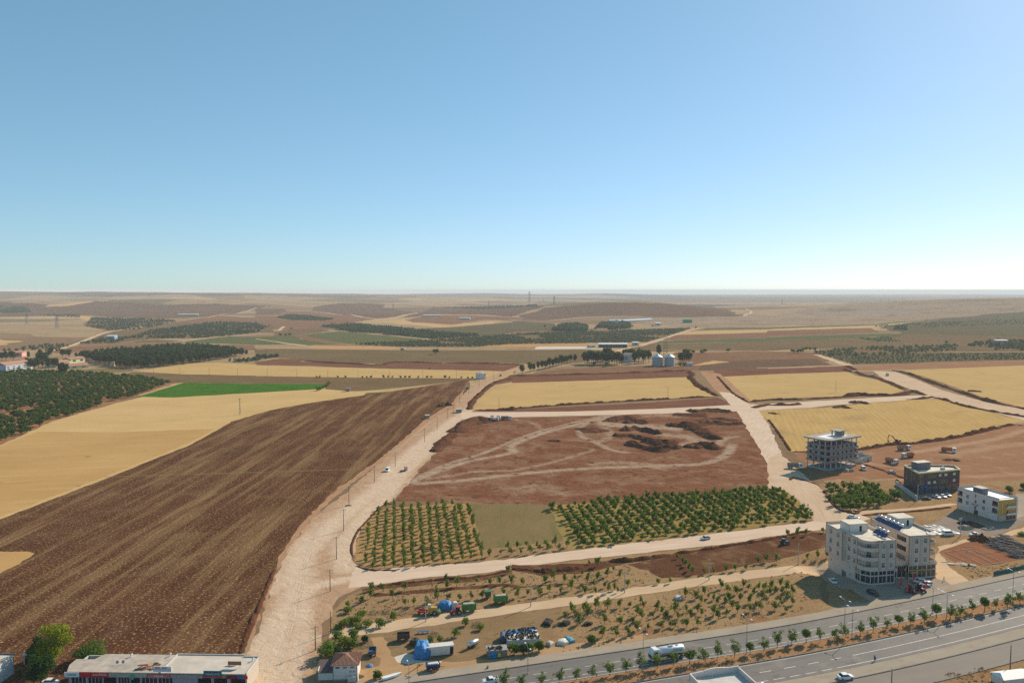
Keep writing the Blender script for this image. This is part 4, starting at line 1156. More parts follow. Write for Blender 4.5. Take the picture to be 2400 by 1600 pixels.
grove('a 2010 725 2352 690 b 200 680 210 690 60 715 a 2352 735 2150 745', 6, 6, .1, 1.0, 'green orchard strip at the right end of the pine wood', LEAF_FAR, DARKG)
grove('d 900 410 1300 385 1900 355 2500 345 2500 385 1300 425', 16, 13, .1, .9, 'thin scrub on the right slope', LEAF_GREY, GROVE, .5)
grove('b 1700 242 2352 225 c 260 222 240 232 0 236 b 2000 252', 16, 12, .1, 1.6, 'thin trees along a far ridge', LEAF_FAR, DARKG, .35)
grove('a 400 310 730 310 740 335 480 320', 14, 10, .1, 1.4, 'thin hedge on the far left slope', LEAF_FAR, DARKG, .4)
# ================================================================ earth banks and heaps
soil('bank_soil', (.135, .066, .042), (.175, .088, .056), 8, (.22, .12, .08), (30, 8, 2), .4, fine=.7, f_amt=.4, bump=.3)
soil('heap_soil', (.15, .074, .048), (.20, .105, .07), 6, (.26, .15, .10), (10, 6, 2), .5, fine=.6, f_amt=.4, bump=.35)
soil('pale_heap', (.33, .29, .25), (.42, .38, .33), 5, (.25, .21, .18), (10, 6, 2), .5, fine=.5, f_amt=.25, bump=.2)
soil('black_heap', (.035, .034, .033), (.05, .048, .046), 5, fine=.5, f_amt=.3, bump=.2)
def ridge(spec, w, h, rough=.22, seed=0, m='bank_soil', flat=0.0):
    """noisy ridge of earth along a line of photo pixels; w half width, h height"""
    L = spline([at(*p).to_2d() for p in PP(spec)], max(.8, w * .3)) if isinstance(spec, str) else spec
    n, K = len(L), 6
    mb = MB()
    vs, fs = [], []
    run = 0.0
    for i, p in enumerate(L):
        t = (L[min(i + 1, n - 1)] - L[max(i - 1, 0)]).normalized()
        q = Vector((-t.y, t.x))
        if i: run += (p - L[i - 1]).length
        tot = min(1.0, min(i, n - 1 - i) / max(1.0, n * .08) + .02)
        hh = .85 * h * tot * (.70 + .85 * noise.fractal(Vector((p.x / (3.2 * w), p.y / (3.2 * w), seed)), 1, 2, 3))
        ww = w * (.85 + .4 * noise.noise(Vector((p.x / (2.2 * w), p.y / (2.2 * w), seed + 5)))) * (.5 + .5 * tot)
        for k in range(-K, K + 1):
            s = k / K
            e = max(0.0, 1 - abs(s) ** 1.7)
            if flat: e = min(1.0, e * (1 + flat))
            g = p + q * ww * s
            z = hh * e + rough * h * e * noise.fractal(Vector((g.x / (.55 * w), g.y / (.55 * w), seed + 9)), 1, 2, 4)
            vs.append((g.x, g.y, max(-.05, z) - .05 + hgt(g.x, g.y)))
    W = 2 * K + 1
    for i in range(n - 1):
        for k in range(W - 1):
            a = i * W + k
            fs.append((a, a + W, a + W + 1, a + 1))
    mb.add(vs, fs)
    return mb, MATS[m]
def bank(spec, w, h, **kw):
    mb, m = ridge(spec, w, h, **kw)
    tag(mb.build('earth_bank', m), kind='structure')
def heap(spec, w, h, label, m='heap_soil', rough=.55, **kw):
    mb, mm = ridge(spec, w, h, rough=rough, m=m, **kw)
    tag(mb.build('soil_heap', mm), label, 'soil heap')
BK = ['b 2000 1182 2352 1176 c 0 1168 400 1138 800 1112 1400 1079 1880 1054|4.5|2.6', 'c -40 866 300 858 800 846 1200 832 1650 814|9|2.3', 'b 400 716 620 740 900 754 1130 766 1300 742 1800 748 2352 757 c 60 768|10|2.4',
      'b 1955 1176 1990 1100 2040 1050 2130 970 2200 925|5|2.4', 'b 2200 925 2260 905 2352 892|6|1.5', 'c 1885 868 1960 950 2040 1030 2175 1108|2.6|1.6', 'c 2180 1106 2352 1086 d 0 1086 300 1082 700 1060|4.5|2.4',
      'd 690 1062 800 1045 1000 1046 1200 1040 1330 1010 1440 1044|7|3.6', 'c 1625 868 1660 905 1720 960 1800 1005 1885 1050|6|3.4', 'c 1630 830 1655 850 1640 870|6|2.6', 'c 2205 1160 2352 1128 d 0 1132 180 1132 310 1124|5|2.4',
      'd 1270 1082 1400 1076 1500 1062 1620 1085 1800 1140 2000 1180 2352 1240 2700 1300|4.5|2.2', 'd 210 1562 600 1560 850 1540 1100 1500 1330 1486 1700 1434 2000 1366 2250 1312 2340 1325|4|2.8', 'd 0 1262 60 1340 130 1440 205 1555|1.8|1.2',
      'd 800 826 880 860 1000 885 1150 940 1260 995|6|2.2', 'd 1140 812 1300 850 1450 905 1620 965 1850 1040 2050 1105 2352 1165 2700 1240|6|3.0', 'd 660 778 740 782 800 812|6|2.4', 'f 720 935 900 900 1150 874 1500 845 1742 800|1.5|.9',
      'g 0 790 130 800 200 815|2|1.2', 'g 190 812 300 800 420 790 520 765|3.6|2.0', 'g 640 742 780 738 900 724 1080 694|2.6|1.6', 'g 1100 688 1300 662 1500 630 1742 592 h 150 560 300 530|2.0|1.1', 'b 1640 1568 1720 1460 1800 1400 1880 1340|5|1.5',
      'f 0 1110 40 1000 90 880 130 790|1.4|.8', 'e 1640 1368 1680 1240 1742 1080|1.6|1.0', 'h 0 240 130 330 250 430|1.2|.7', 'h 380 260 420 320 480 385 600 420|1.5|.8', 'h 150 190 180 170 330 215|1.5|.7', 'h 650 80 760 115 860 150 930 180|2|.9',
      'd 690 800 760 830|5|2', 'f 660 720 650 640 690 540 760 460 850 370 920 350 1010 350|.9|.7', 'f 680 770 780 800 950 800|.9|.6', 'h 640 430 800 415 1050 395 1250 370|2.2|.7', 'h 870 190 930 240 1020 320|1.5|1.6', 'b 1960 812 2100 806|6|1.2']
for i, s in enumerate(BK):
    sp_, w, h = s.split('|')
    bank(sp_, float(w) * .8, float(h) * .85, seed=i * 3.1)
HP = [('c 890 1290 960 1260 1060 1255 1140 1285|9|3.0', 'dark soil heap at the bend of the pale track'), ('c 1030 1300 1120 1290 1260 1300|7|2.6', 'low dark heap just under the bend of the track'), ('c 1020 1372 1120 1345 1230 1372 1360 1400|6|3.6', 'long dark heap lying across the pale dusty patch'),
      ('c 930 1418 1080 1412 1200 1440 1400 1475 1530 1480|7|3.4', 'longest dark spoil ridge in the graded field'), ('c 1060 1490 1150 1510 1300 1545 1450 1560|7|2.8', 'lower spoil ridge under the longest one'), ('c 1210 1460 1400 1510 1560 1530|8|3.2', 'broad spoil heap between the two long ridges'),
      ('c 1420 1310 1600 1330 1800 1300 2000 1310 2105 1300|8|3.4', 'dark spoil ridge ending at the diagonal road'), ('c 1580 1345 1700 1360 1820 1420 1880 1450|10|3.2', 'dark churned heap in the middle of the right half'), ('c 1640 1530 1740 1495 1890 1545|7|3.2', 'round dark heap in the lower right of the graded field'),
      ('c 1490 1215 1600 1225 1800 1230|9|2.2', 'shallow spoil strip under the cross road, left one'), ('c 1620 1195 1800 1185 2020 1200|8|2.4', 'shallow spoil strip under the cross road, right one'), ('c 1700 1280 1900 1260 2060 1280|8|2.2', 'shallow spoil heap beside the diagonal road'),
      ('c 640 1370 720 1355 800 1385|12|1.8', 'grassy low mound inside the loop of the track'), ('c 340 1465 390 1455 420 1470|4|1.2', 'small heap near the two parallel tracks'), ('b 1690 1150 1730 1125 1790 1140|4|3.2', 'dark mound left of the road hut'),
      ('d 600 1160 680 1150 740 1165|4.5|2.0', 'small heap on top of the slanted stubble field'), ('d 770 1115 830 1105 915 1125|5|2.6', 'dark heap beside the narrow cross road'), ('d 1830 1005 1900 1008 1965 1010|5|1.4', 'dark scrape on the far right stubble field'), ('d 0 1212 40 1205 85 1218|5|1.6', 'dark heap at the corner of the slanted stubble'),
      ('h 1200 55 1250 50 1300 60|3|1.2', 'low heap on the graded ground behind the dark building'), ('b 1580 800 1610 800|6|1.4', 'far small heap at the edge of the long stubble strip'), ('b 1640 1565 1700 1500 1760 1440 1820 1400|6|1.6', 'rough spoil bank along the left road, near part'),
      ('b 1830 1390 1900 1330 1980 1280 2060 1260 2140 1285|9|2.4', 'rough spoil field left of the parked trucks'), ('b 2000 1310 2080 1280 2140 1300|8|2.0', 'spoil heap beside the parked trucks')]
for i, (s, lb) in enumerate(HP):
    sp_, w, h = s.split('|')
    heap(sp_, float(w), float(h), lb, seed=200 + i * 2.3)
heap('k 1290 1250 1400 1225 1500 1250 1620 1310', 4.2, 2.6, 'black gravel heap in the shade of the white building', 'black_heap', .15, seed=3)
heap('k 1290 1320 1350 1300 1420 1330', 2.6, 1.6, 'grey sand heap beside the black gravel', 'pale_heap', .1, seed=4)
heap('k 1640 1330 1740 1310 1850 1310', 2.6, .9, 'pale sand heap right of the black gravel', 'pale_heap', .1, seed=5)
heap('j 960 915 1040 890 1110 920', 2.4, 1.5, 'pale sand heap before the concrete frame', 'pale_heap', .1, seed=6)
heap('r 1370 370 1480 335 1570 330 1640 400', 2.4, 2.2, 'red soil heap behind the excavated foundation', seed=7)
heap('x 60 1145 140 1130 200 1140', .9, .5, 'little soil heap at a pole foot beside the road', seed=8)
# ================================================================ buildings
GLASS = mat('dark_glass', (.02, .025, .032), .12, var=.3, scale=.7, spec=.6)
CURTAIN = mat('curtained_glass', (.20, .20, .20), .2, var=.5, scale=2, spec=.5)
GLASS_B = mat('shop_glass', (.035, .042, .05), .1, var=.5, scale=.5, spec=.7)
WHITEF = mat('white_frame', (.72, .72, .70), .5, var=.06)
CREAM = mat('cream_render', (.60, .50, .41), .85, var=.06, scale=.5, dirt=(.51, .42, .34))
BEIGE = mat('beige_band', (.47, .41, .355), .85, var=.06)
ROOFC = mat('roof_screed', (.62, .56, .46), .9, var=.12, scale=.35, dirt=(.48, .43, .35))
WHITEW = mat('white_render', (.68, .61, .55), .85, var=.05, scale=.4, dirt=(.58, .51, .45))
GREYC = mat('grey_concrete', (.31, .275, .25), .92, var=.16, scale=.5, dirt=(.22, .195, .18))
PALEC = mat('pale_concrete', (.52, .50, .46), .92, var=.12, scale=.4, dirt=(.42, .40, .37))
DARKW = mat('dark_cladding', (.075, .068, .072), .6, var=.15, scale=.8)
GOLD = mat('gold_trim', (.52, .42, .18), .6, var=.08)
YELLOW = mat('ochre_render', (.55, .34, .06), .8, var=.08)
DARK = mat('dark_void', (.02, .019, .018), .9)  # near-black for doors and boards; also paints the shade inside unglazed openings
BLUEP = mat('blue_panel', (.02, .045, .16), .25, var=.15, spec=.6)
TANK = mat('steel_tank', (.62, .64, .65), .3, .75, var=.08)
STEEL = mat('grey_steel', (.33, .34, .35), .5, .5, var=.1)
RUST = mat('rusty_steel', (.25, .11, .05), .85, var=.3, scale=3)
TILE = mat('roof_tile', (.34, .17, .115), .9, var=.22, scale=2.2, dirt=(.25, .14, .10))
REDP = mat('red_paint', (.50, .03, .03), .45, var=.08)
BLUE = mat('blue_paint', (.03, .10, .32), .5, var=.1)
TEAL = mat('teal_paint', (.02, .12, .16), .5, var=.1)
PINKW = mat('pink_render', (.62, .33, .27), .85, var=.08)
LIME = mat('lime_render', (.60, .62, .36), .85, var=.08)
SKYB = mat('pale_blue_render', (.38, .52, .66), .85, var=.08)
WOOD = mat('brown_board', (.24, .12, .06), .8, var=.25, scale=2)
GREENM = mat('green_sheet', (.03, .30, .13), .6, var=.1)

class Site:
    """footprint in local metres: origin o, x axis at angle a; every built piece hangs under root"""
    def __init__(s, name, o, a, label, cat='building'):
        s.root = empty(name, (o[0], o[1], o[2] if len(o) > 2 else 0.0), a, label, cat)
        s.cache = {}
    def put(s, mb, name, m, parent=None, smooth=False):
        return mb.build(name, m, parent or s.root, smooth=smooth)
    def wall(s, p0, p1, z0, z1, th, m, holes=(), name='wall', parent=None):
        """wall from p0 to p1 (outside on the right), with real openings (u0,u1,z0,z1)"""
        u = Vector(p1) - Vector(p0)
        L = u.length
        u = u / L
        n = Vector((u.y, -u.x))
        us = sorted({0.0, L, *[q for h in holes for q in (h[0], h[1])]})
        zs = sorted({z0, z1, *[q for h in holes for q in (h[2], h[3])]})
        us = [q for q in us if 0 <= q <= L]
        zs = [q for q in zs if z0 <= q <= z1]
        mb = MB()
        for a, b in zip(us, us[1:]):
            run = None
            for c, d in zip(zs, zs[1:]):
                hole = any(h[0] <= (a + b) / 2 <= h[1] and h[2] <= (c + d) / 2 <= h[3] for h in holes)
                if not hole:
                    if run is None: run = [c, d]
                    else: run[1] = d
                if (hole or d == zs[-1]) and run is not None:
                    q = [Vector(p0) + u * a, Vector(p0) + u * b, Vector(p0) + u * b - n * th, Vector(p0) + u * a - n * th]
                    mb.prism([(v.x, v.y) for v in q], run[0], run[1])
                    run = None
        return mb.build(name, m, parent or s.root)
    def glaze(s, p0, p1, hole, m=GLASS, frame=WHITEF, bars=1, deep=.14, fw=.09, name='window', rail=False, parent=None):
        if m is GLASS and rnd.random() < .35: m = CURTAIN
        u = Vector(p1) - Vector(p0)
        a = math.atan2(u.y, u.x)
        u.normalize()
        n = Vector((u.y, -u.x))
        w, h = hole[1] - hole[0], hole[3] - hole[2]
        k = (round(w, 2), round(h, 2), bars, fw, m.name, frame.name, rail)
        if k not in s.cache:
            f = MB()
            f.box(0, 0, 0, w, .08, fw); f.box(0, 0, h - fw, w, .08, fw)
            for x in [-w / 2 + fw / 2, w / 2 - fw / 2] + [-w / 2 + w * (i + 1) / (bars + 1) for i in range(bars)]:
                f.box(x, 0, fw, fw, .08, h - 2 * fw)
            if rail: f.box(0, 0, h * .62, w - 2 * fw, .07, fw)
            s.cache[k] = (f.mesh('window', frame), MB().box(0, .03, .01, w - .02, .02, h - .02).mesh('pane', m))
        c = Vector(p0) + u * (hole[0] + hole[1]) * .5 - n * deep
        o = link_mesh(name, s.cache[k][0], parent or s.root, (c.x, c.y, hole[2]), a)
        link_mesh('pane', s.cache[k][1], o)
        return o
    def solid(s, poly, z0, z1, m, name, parent=None):
        return MB().prism(poly, z0, z1).build(name, m, parent or s.root)
    def parapet(s, poly, z0, z1, th, m, name='parapet'):
        mb = MB()
        n = len(poly)
        for i in range(n):
            p, q = Vector(poly[i]), Vector(poly[(i + 1) % n])
            u = (q - p).normalized()
            nn = Vector((u.y, -u.x))
            mb.prism([(v.x, v.y) for v in (p, q, q - nn * th, p - nn * th)], z0, z1)
        return mb.build(name, m, s.root)

def lettering(txt, m, size, parent, loc, rot, depth=.03):
    cu = bpy.data.curves.new('lettering', 'FONT')
    cu.body = txt
    cu.size = size
    cu.extrude = depth
    cu.align_x = 'CENTER'
    cu.align_y = 'CENTER'
    cu.resolution_u = 2
    cu.materials.append(m)
    o = bpy.data.objects.new('lettering', cu)
    COL.objects.link(o)
    bpy.context.view_layer.update()
    me = bpy.data.meshes.new_from_object(o.evaluated_get(bpy.context.evaluated_depsgraph_get()))
    bpy.data.objects.remove(o)
    o = link_mesh('lettering', me)
    o.parent = parent
    o.location = loc
    o.rotation_euler = rot
    return o

def solar(site, x, y, z, rz, name='water_heater', label=None):
    """roof water heater: tilted dark panel, steel tank on a stand; its own thing standing on the roof"""
    w = site.root.matrix_basis @ Vector((x, y, z))
    e = empty(name, w, site.root.rotation_euler.z + rz, label, 'water heater', 'solar water heaters on the roofs')
    MB().add([(-.95, -1.0, .25), (.95, -1.0, .25), (.95, .7, 1.35), (-.95, .7, 1.35), (-.95, -1.0, .17), (.95, -1.0, .17), (.95, .7, 1.27), (-.95, .7, 1.27)],
             [(0, 1, 2, 3), (7, 6, 5, 4), (0, 4, 5, 1), (1, 5, 6, 2), (2, 6, 7, 3), (3, 7, 4, 0)]).build('solar_panel', BLUEP, e)
    f = MB()
    for px in (-.8, .8):
        f.tube((px, -.95, 0), (px, -.95, .25), .04, n=5); f.tube((px, 1.0, 0), (px, 1.0, 1.5), .04, n=5); f.tube((px, -.9, .1), (px, 1.0, .1), .04, n=5)
    f.build('stand', RUST, e)
    t = MB()
    t.loft([[(xx, 1.0 + r * math.cos(a), 1.85 + r * math.sin(a)) for a in [2 * math.pi * k / 14 for k in range(14)]] for xx, r in ((-.92, .3), (-.85, .43), (.85, .43), (.92, .3))])
    t.build('tank', TANK, e, smooth=True)
    return e

# ---------------------------------------------------------------- the pale apartment block of two wings
fl = [4.9 + 3.3 * i for i in range(4)]
ap = Site('apartment_block', (119.7, 264.4), math.atan2(.174, .985), 'pale five storey apartment block of two wings beside the highway')
# ground storey, both wings and the link
G = [(0, 2.6), (2.2, 0), (11.4, 0), (11.4, 3.9), (18.7, 3.9), (18.7, 2.9), (29.3, 2.9), (29.3, 24.6), (0, 21.8)]
def front_bays(p0, p1, n, z0, z1, parapet_z):
    L = (Vector(p1) - Vector(p0)).length
    step = L / n
    hs = []
    for i in range(n):
        hs += [(i * step + .12, (i + 1) * step - .12, z0, z0 + 2.5), (i * step + .12, (i + 1) * step - .12, z0 + 2.75, z1 - .12)]
    ap.wall(p0, p1, -.4, parapet_z, .3, CREAM, hs)
    for h in hs: ap.glaze(p0, p1, h, GLASS_B, WHITEF, 1, .2, .08, 'shop_window')
front_bays(G[0], G[1], 1, .35, 4.7, 4.9)
front_bays(G[1], G[2], 3, .35, 4.7, 4.9)
front_bays(G[3], G[4], 2, .35, 4.7, 5.9)
front_bays(G[5], G[6], 3, .35, 4.7, 4.9)
ap.wall(G[2], G[3], -.4, 4.9, .3, CREAM)
lh = [(.3, 2.6, .6, 2.9), (.3, 2.6, 3.1, 4.7)]
ap.wall(G[6], G[7], -.6, 4.9, .3, CREAM, lh)
for h in lh: ap.glaze(G[6], G[7], h, GLASS_B, WHITEF, 1, .2, .08, 'shop_window')
ap.wall(G[7], G[8], -3.2, 4.9, .3, CREAM)
sh = [(1.5, 2.1, 1.9, 2.7), (8.4, 11.0, -1.6, 1.0), (13.0, 13.6, 2.6, 3.6), (13.1, 13.7, .4, 1.4), (16.2, 19.0, .35, 2.9), (16.2, 19.0, 3.1, 4.7)]
ap.wall((0, 21.8), (0, 2.6), -3.2, 4.9, .3, CREAM, sh)
for h in sh: ap.glaze((0, 21.8), (0, 2.6), h, GLASS_B if h[1] - h[0] > 2 else GLASS, WHITEF, 1 if h[1] - h[0] > 1 else 0, .2, .08, 'shop_window' if h[1] - h[0] > 2.2 else 'window')
ap.solid([(.5, 3.2), (2.4, .8), (11.0, .8), (11.0, 4.8), (19.0, 4.8), (19.0, 3.8), (28.8, 3.8), (28.8, 24.0), (.5, 21.2)], -.3, .1, GREYC, 'floor')
ap.solid([(11.4, 4.2), (18.7, 4.2), (18.7, 24.0), (11.4, 23.0)], 4.86, 4.98, ROOFC, 'link_roof')
mb = MB()
for i in range(4): mb.box(6.8 + 0 * i, -.9 - .0 * i - .35 * i, -.35, 9.6, .36, .34 - .09 * i)
for i in range(4): mb.box(24.0, 1.9 - .35 * i, -.35, 11.5, .36, .34 - .09 * i)
ap.put(mb, 'entrance_steps', PALEC)

def wing(U0, U1, V0, V1, left_windows, right_windows, front_cols, balcony, step=None):
    """upper three storeys of one wing; balcony = 'left' or 'right' rounded corner"""
    def X(x, y): return (x, y)
    if balcony == 'left':
        body = [(U0 + 5, V0), (U1, V0), (U1, V1)] + ([(U0 - 1.2, V1), (U0 - 1.2, V0 + 11.5), (U0, V0 + 11.5)] if step else [(U0, V1)]) + [(U0, V0 + 4.5), (U0 + 1.5, V0 + 4.5), (U0 + 5, V0 + 1.6)]
        arc = [(U0 + 3 - 3 * math.cos(t), V0 + 3 - 3 * math.sin(t)) for t in [i * math.pi / 2 / 8 for i in range(9)]]
        edge = [(U0, V0 + 4.5)] + arc + [(U0 + 5, V0)]
        slab = edge + [(U0 + 5, V0 + 1.6), (U0 + 1.5, V0 + 4.5)]
    else:
        body = [(U0, V0), (U1 - 2.6, V0), (U1 - 2.6, V0 + 1.4), (U1 - 1.2, V0 + 3.6), (U1, V0 + 3.6), (U1, V1), (U0, V1)]
        arc = [(U1 - 1.6 + 1.9 * math.sin(t), V0 + 1.6 - 1.9 * math.cos(t)) for t in [i * math.pi / 2 / 8 for i in range(9)]]
        edge = [(U1 - 2.6, V0)] + arc + [(U1, V0 + 3.6)]
        slab = edge + [(U1 - 1.2, V0 + 3.6), (U1 - 2.6, V0 + 1.4)]
    n = len(body)
    for i in range(n):
        p0, p1 = body[i], body[(i + 1) % n]
        L = math.hypot(p1[0] - p0[0], p1[1] - p0[1])
        hs = []
        if abs(p0[1] - V0) < .01 and abs(p1[1] - V0) < .01:
            for z in fl[:3]:
                for c in front_cols: hs.append((c - p0[0] - .6, c - p0[0] + .6, z + .75, z + 2.55))
        elif L > 4 and abs(p0[0] - p1[0]) < .01 and p1[1] < p0[1]:
            for z in fl[:3]:
                for c, w in left_windows:
                    t = p0[1] - (V0 + c)
                    if .5 < t < L - .5: hs.append((t - w / 2, t + w / 2, z + .75, z + 2.55))
        elif L > 4 and abs(p0[0] - p1[0]) < .01:
            for z in fl[:3]:
                for c, w in right_windows:
                    t = (V0 + c) - p0[1]
                    if .5 < t < L - .5: hs.append((t - w / 2, t + w / 2, z + .75, z + 2.55))
        elif 3 < L < 5:
            for z in fl[:3]: hs.append((L * .35, L * .35 + 1.6, z + .25, z + 2.3))
        ap.wall(p0, p1, 4.9, 15.25, .3, CREAM, hs)
        for h in hs:
            big = h[1] - h[0] > 2
            ap.glaze(p0, p1, h, GLASS, STEEL if big else WHITEF, 3 if big else 1, .1, .08, 'window', rail=not big)
            if not big and L > 5:
                u = (Vector(p1) - Vector(p0)).normalized()
                nn = Vector((u.y, -u.x))
                m = MB()
                for a, b, z0, z1 in ((h[0] - .3, h[0] - .1, h[2] - .5, h[3] + .2), (h[1] + .1, h[1] + .3, h[2] - .5, h[3] + .2), (h[0] - .3, h[1] + .3, h[3] + .2, h[3] + .35), (h[0] - .3, h[1] + .3, h[2] - .65, h[2] - .5)):
                    q = [Vector(p0) + u * a, Vector(p0) + u * b]
                    m.prism([(v.x, v.y) for v in (q[0] + nn * .07, q[1] + nn * .07, q[1] - nn * .02, q[0] - nn * .02)], z0, z1)
                ap.put(m, 'window_surround', CREAM)
    # storey slabs, rounded balconies
    ap.solid(body, 4.8, 4.95, CREAM, 'floor_slab')
    ap.solid(body, 14.75, 14.95, ROOFC, 'roof')
    for z in fl[:3]:
        b = ap.solid(slab, z - .1, z + .12, CREAM, 'balcony')
        m = MB()
        for p, q in zip(edge, edge[1:]):
            d = Vector(q) - Vector(p)
            nn = Vector((d.y, -d.x)).normalized() * .12
            m.prism([(p[0], p[1]), (q[0], q[1]), (q[0] - nn.x, q[1] - nn.y), (p[0] - nn.x, p[1] - nn.y)], z + .12, z + 1.15)
        ap.put(m, 'balustrade', CREAM, b)
    ap.solid(slab, 14.2, 15.2, CREAM, 'balcony_roof')
    for c in [front_cols[0] - 1.55, (front_cols[0] + front_cols[1]) / 2]:
        m = MB().box(c, V0 - .06, 4.9, .75, .16, 10.2)
        ap.put(m, 'pilaster', BEIGE)
wing(0, 11.5, 0, 22, [(6.2, 1.3), (9.4, 1.3), (14.2, 1.3), (18.8, 1.3)], [], [6.9, 9.8], 'left', True)
wing(18.7, 29.4, 2.9, 24.7, [(4.2, 5.0), (15.5, 4.6)], [(8, 1.3), (14, 1.3)], [21.6, 25.0], 'right')
# roof huts, their doors, higher back parapets
for x0, x1, y0, y1 in ((1.0, 8.2, 11.0, 16.5), (22.5, 29.0, 14.5, 20.5)):
    hs = [((x1 - x0) * .55, (x1 - x0) * .55 + .95, 15.0, 17.1)]
    hut = ap.wall((x0, y0), (x1, y0), 14.9, 17.7, .2, WHITEW, hs, 'roof_hut')
    ap.wall((x1, y0), (x1, y1), 14.9, 17.7, .2, WHITEW, (), 'hut_wall', hut); ap.wall((x1, y1), (x0, y1), 14.9, 17.7, .2, WHITEW, (), 'hut_wall', hut); ap.wall((x0, y1), (x0, y0), 14.9, 17.7, .2, WHITEW, (), 'hut_wall', hut)
    ap.solid([(x0 - .1, y0 - .1), (x1 + .1, y0 - .1), (x1 + .1, y1 + .1), (x0 - .1, y1 + .1)], 17.7, 17.9, ROOFC, 'hut_roof', hut)
    ap.glaze((x0, y0), (x1, y0), hs[0], DARK, STEEL, 0, .1, .07, 'door', parent=hut)
ap.put(MB().box(11.4, 13, 15.25, .25, 17, .55).box(5, 21.9, 15.25, 12.5, .25, .6), 'back_parapet', CREAM)
ap.put(MB().box(29.3, 15, 15.25, .25, 18, .5).box(24, 24.6, 15.25, 10.5, .25, .5), 'back_parapet', CREAM)
for i in range(6): solar(ap, 19.9 + .0 * i, 21.8 - i * 2.35, 14.95, R(-75), label='solar water heater on the right wing, %s from the back' % ordn(i))
for i in range(3): solar(ap, 9.8, 8.2 - i * 2.2, 14.95, R(-75), label='solar water heater on the left wing, %s from the back' % ordn(i))
solar(ap, 9.6, 20.4, 14.95, R(-75), label='solar water heater in the back corner of the left wing')
# shop signs
def sign(site, x0, x1, y, z0, z1, m, txt, tm, ts, name='shop_sign'):
    b = MB().box((x0 + x1) / 2, y, z0, x1 - x0, .14, z1 - z0).build(name, m, site.root)
    if txt: lettering(txt, tm, ts, b, ((x0 + x1) / 2, y - .085, (z0 + z1) / 2), (R(90), 0, 0))
    return b
BLACKT = mat('black_letters', (.03, .03, .04), .6)
WHITET = mat('white_letters', (.8, .8, .8), .6)
REDT = mat('red_letters', (.5, .05, .04), .6)
WSIGN = mat('white_sign', (.72, .72, .74), .5, var=.04)
sign(ap, 11.7, 14.9, 3.72, 2.75, 3.75, WSIGN, 'BAŞAK', BLACKT, .78)
sign(ap, 15.1, 17.6, 3.72, 2.85, 3.7, mat('dark_red_sign', (.22, .02, .025), .5), None, None, 0)
sign(ap, 19.1, 28.0, 2.74, 2.75, 3.2, mat('amber_sign', (.42, .24, .03), .5), None, None, 0)
sign(ap, 19.3, 22.3, 2.74, 2.1, 2.4, mat('yellow_sign', (.60, .48, .06), .5), None, None, 0)
lettering('TAP CE', REDT, .8, ap.root, (5.2, -.08, 14.75), (R(90), 0, 0))

# ---------------------------------------------------------------- dark three storey building
dk = Site('dark_office_building', (199.4, 385.6), math.atan2(8.7, 25.3), 'dark clad three storey building with a gold edged cream roof')
W, Dp = 26.8, 16.5
DP = [(0, 0), (W, 0), (W + 1.0, 4.5), (W - 3.5, 8.5), (W - 4, Dp), (8.5, Dp + .6)]
DP = [(0, 0), (W, 0), (W + 4.2, 6.6), (W + 2, 9.0), (8.3, 17.0)]
n = len(DP)
for i in range(n):
    p0, p1 = DP[i], DP[(i + 1) % n]
    L = math.hypot(p1[0] - p0[0], p1[1] - p0[1])
    hs, gl = [], []
    if i == 0:
        gl = [(k * 4.4 + .6, k * 4.4 + 4.4, .3, 2.9) for k in range(6)]
        hs = [(.6, 3.4, 4.6, 9.3), (6.2, 11.4, 7.6, 9.0), (13.2, 15.0, 7.7, 9.0), (16.8, 18.8, 7.7, 9.0), (22.4, 24.2, 7.7, 9.0), (6.2, 8.0, 4.5, 5.8), (9.8, 11.6, 4.5, 5.8), (13.6, 19.2, 4.5, 5.9), (22.4, 24.2, 4.5, 5.8)]
    elif i == 4:
        hs = [(3.0, 4.2, 4.2, 9.2), (9.5, 10.7, 4.2, 9.2), (13.0, 14.2, 6.5, 9.2)]
    dk.wall(p0, p1, -.3, 10.2, .3, DARKW, hs + gl)
    for h in hs: dk.glaze(p0, p1, h, WHITEF if h[1] - h[0] < 3 and h[3] - h[2] < 2 else GLASS_B, GOLD, 2 if h[1] - h[0] > 2.5 else 1, .08, .12, 'window')
    for h in gl: dk.glaze(p0, p1, h, mat('blue_glass', (.05, .09, .14), .1, var=.6, scale=.5, spec=.7), STEEL, 2, .2, .09, 'shop_window')
dk.solid(DP, 9.5, 9.75, ROOFC, 'roof')
big = [(p[0] + (.35 if p[0] > 10 else -.35), p[1] + (.35 if p[1] > 4 else -.35)) for p in DP]
dk.parapet(big, 10.0, 10.45, .5, GOLD, 'gold_cornice')
dk.parapet([(p[0] * .985 + .2, p[1] * .985 + .1) for p in DP], 10.2, 10.7, .3, mat('cream_coping', (.66, .60, .46), .8), 'coping')
dk.put(MB().box(11.5, 9.5, 9.75, 8.2, 4.2, 3.6), 'roof_hut', mat('slate_render', (.14, .14, .16), .7, var=.1))
dk.put(MB().box(11.5, 9.5, 13.35, 8.6, 4.6, .2), 'hut_roof', ROOFC)
dk.put(MB().box(21, 5, 9.75, 1.8, 1.4, 1.0).box(21.8, 5.4, 9.75, .6, .6, 1.4), 'air_unit', STEEL)
sign(dk, 1.2, 6.4, -.12, 3.0, 3.9, BLUE, None, None, 0)
sign(dk, 20.0, 26.4, -.12, 3.0, 3.6, REDP, None, None, 0)
rp = Site('boundary_wall', (0, 0), 0, 'long grey boundary wall running down beside the dark building', 'wall')
p, q = A('k', 140, 560).to_2d(), A('k', 500, 830).to_2d()
rp.wall(p, q, -.2, 2.3, .3, PALEC)
r2 = A('k', 330, 600).to_2d()
rp.wall(r2, p, -.2, 1.2, .3, PALEC)

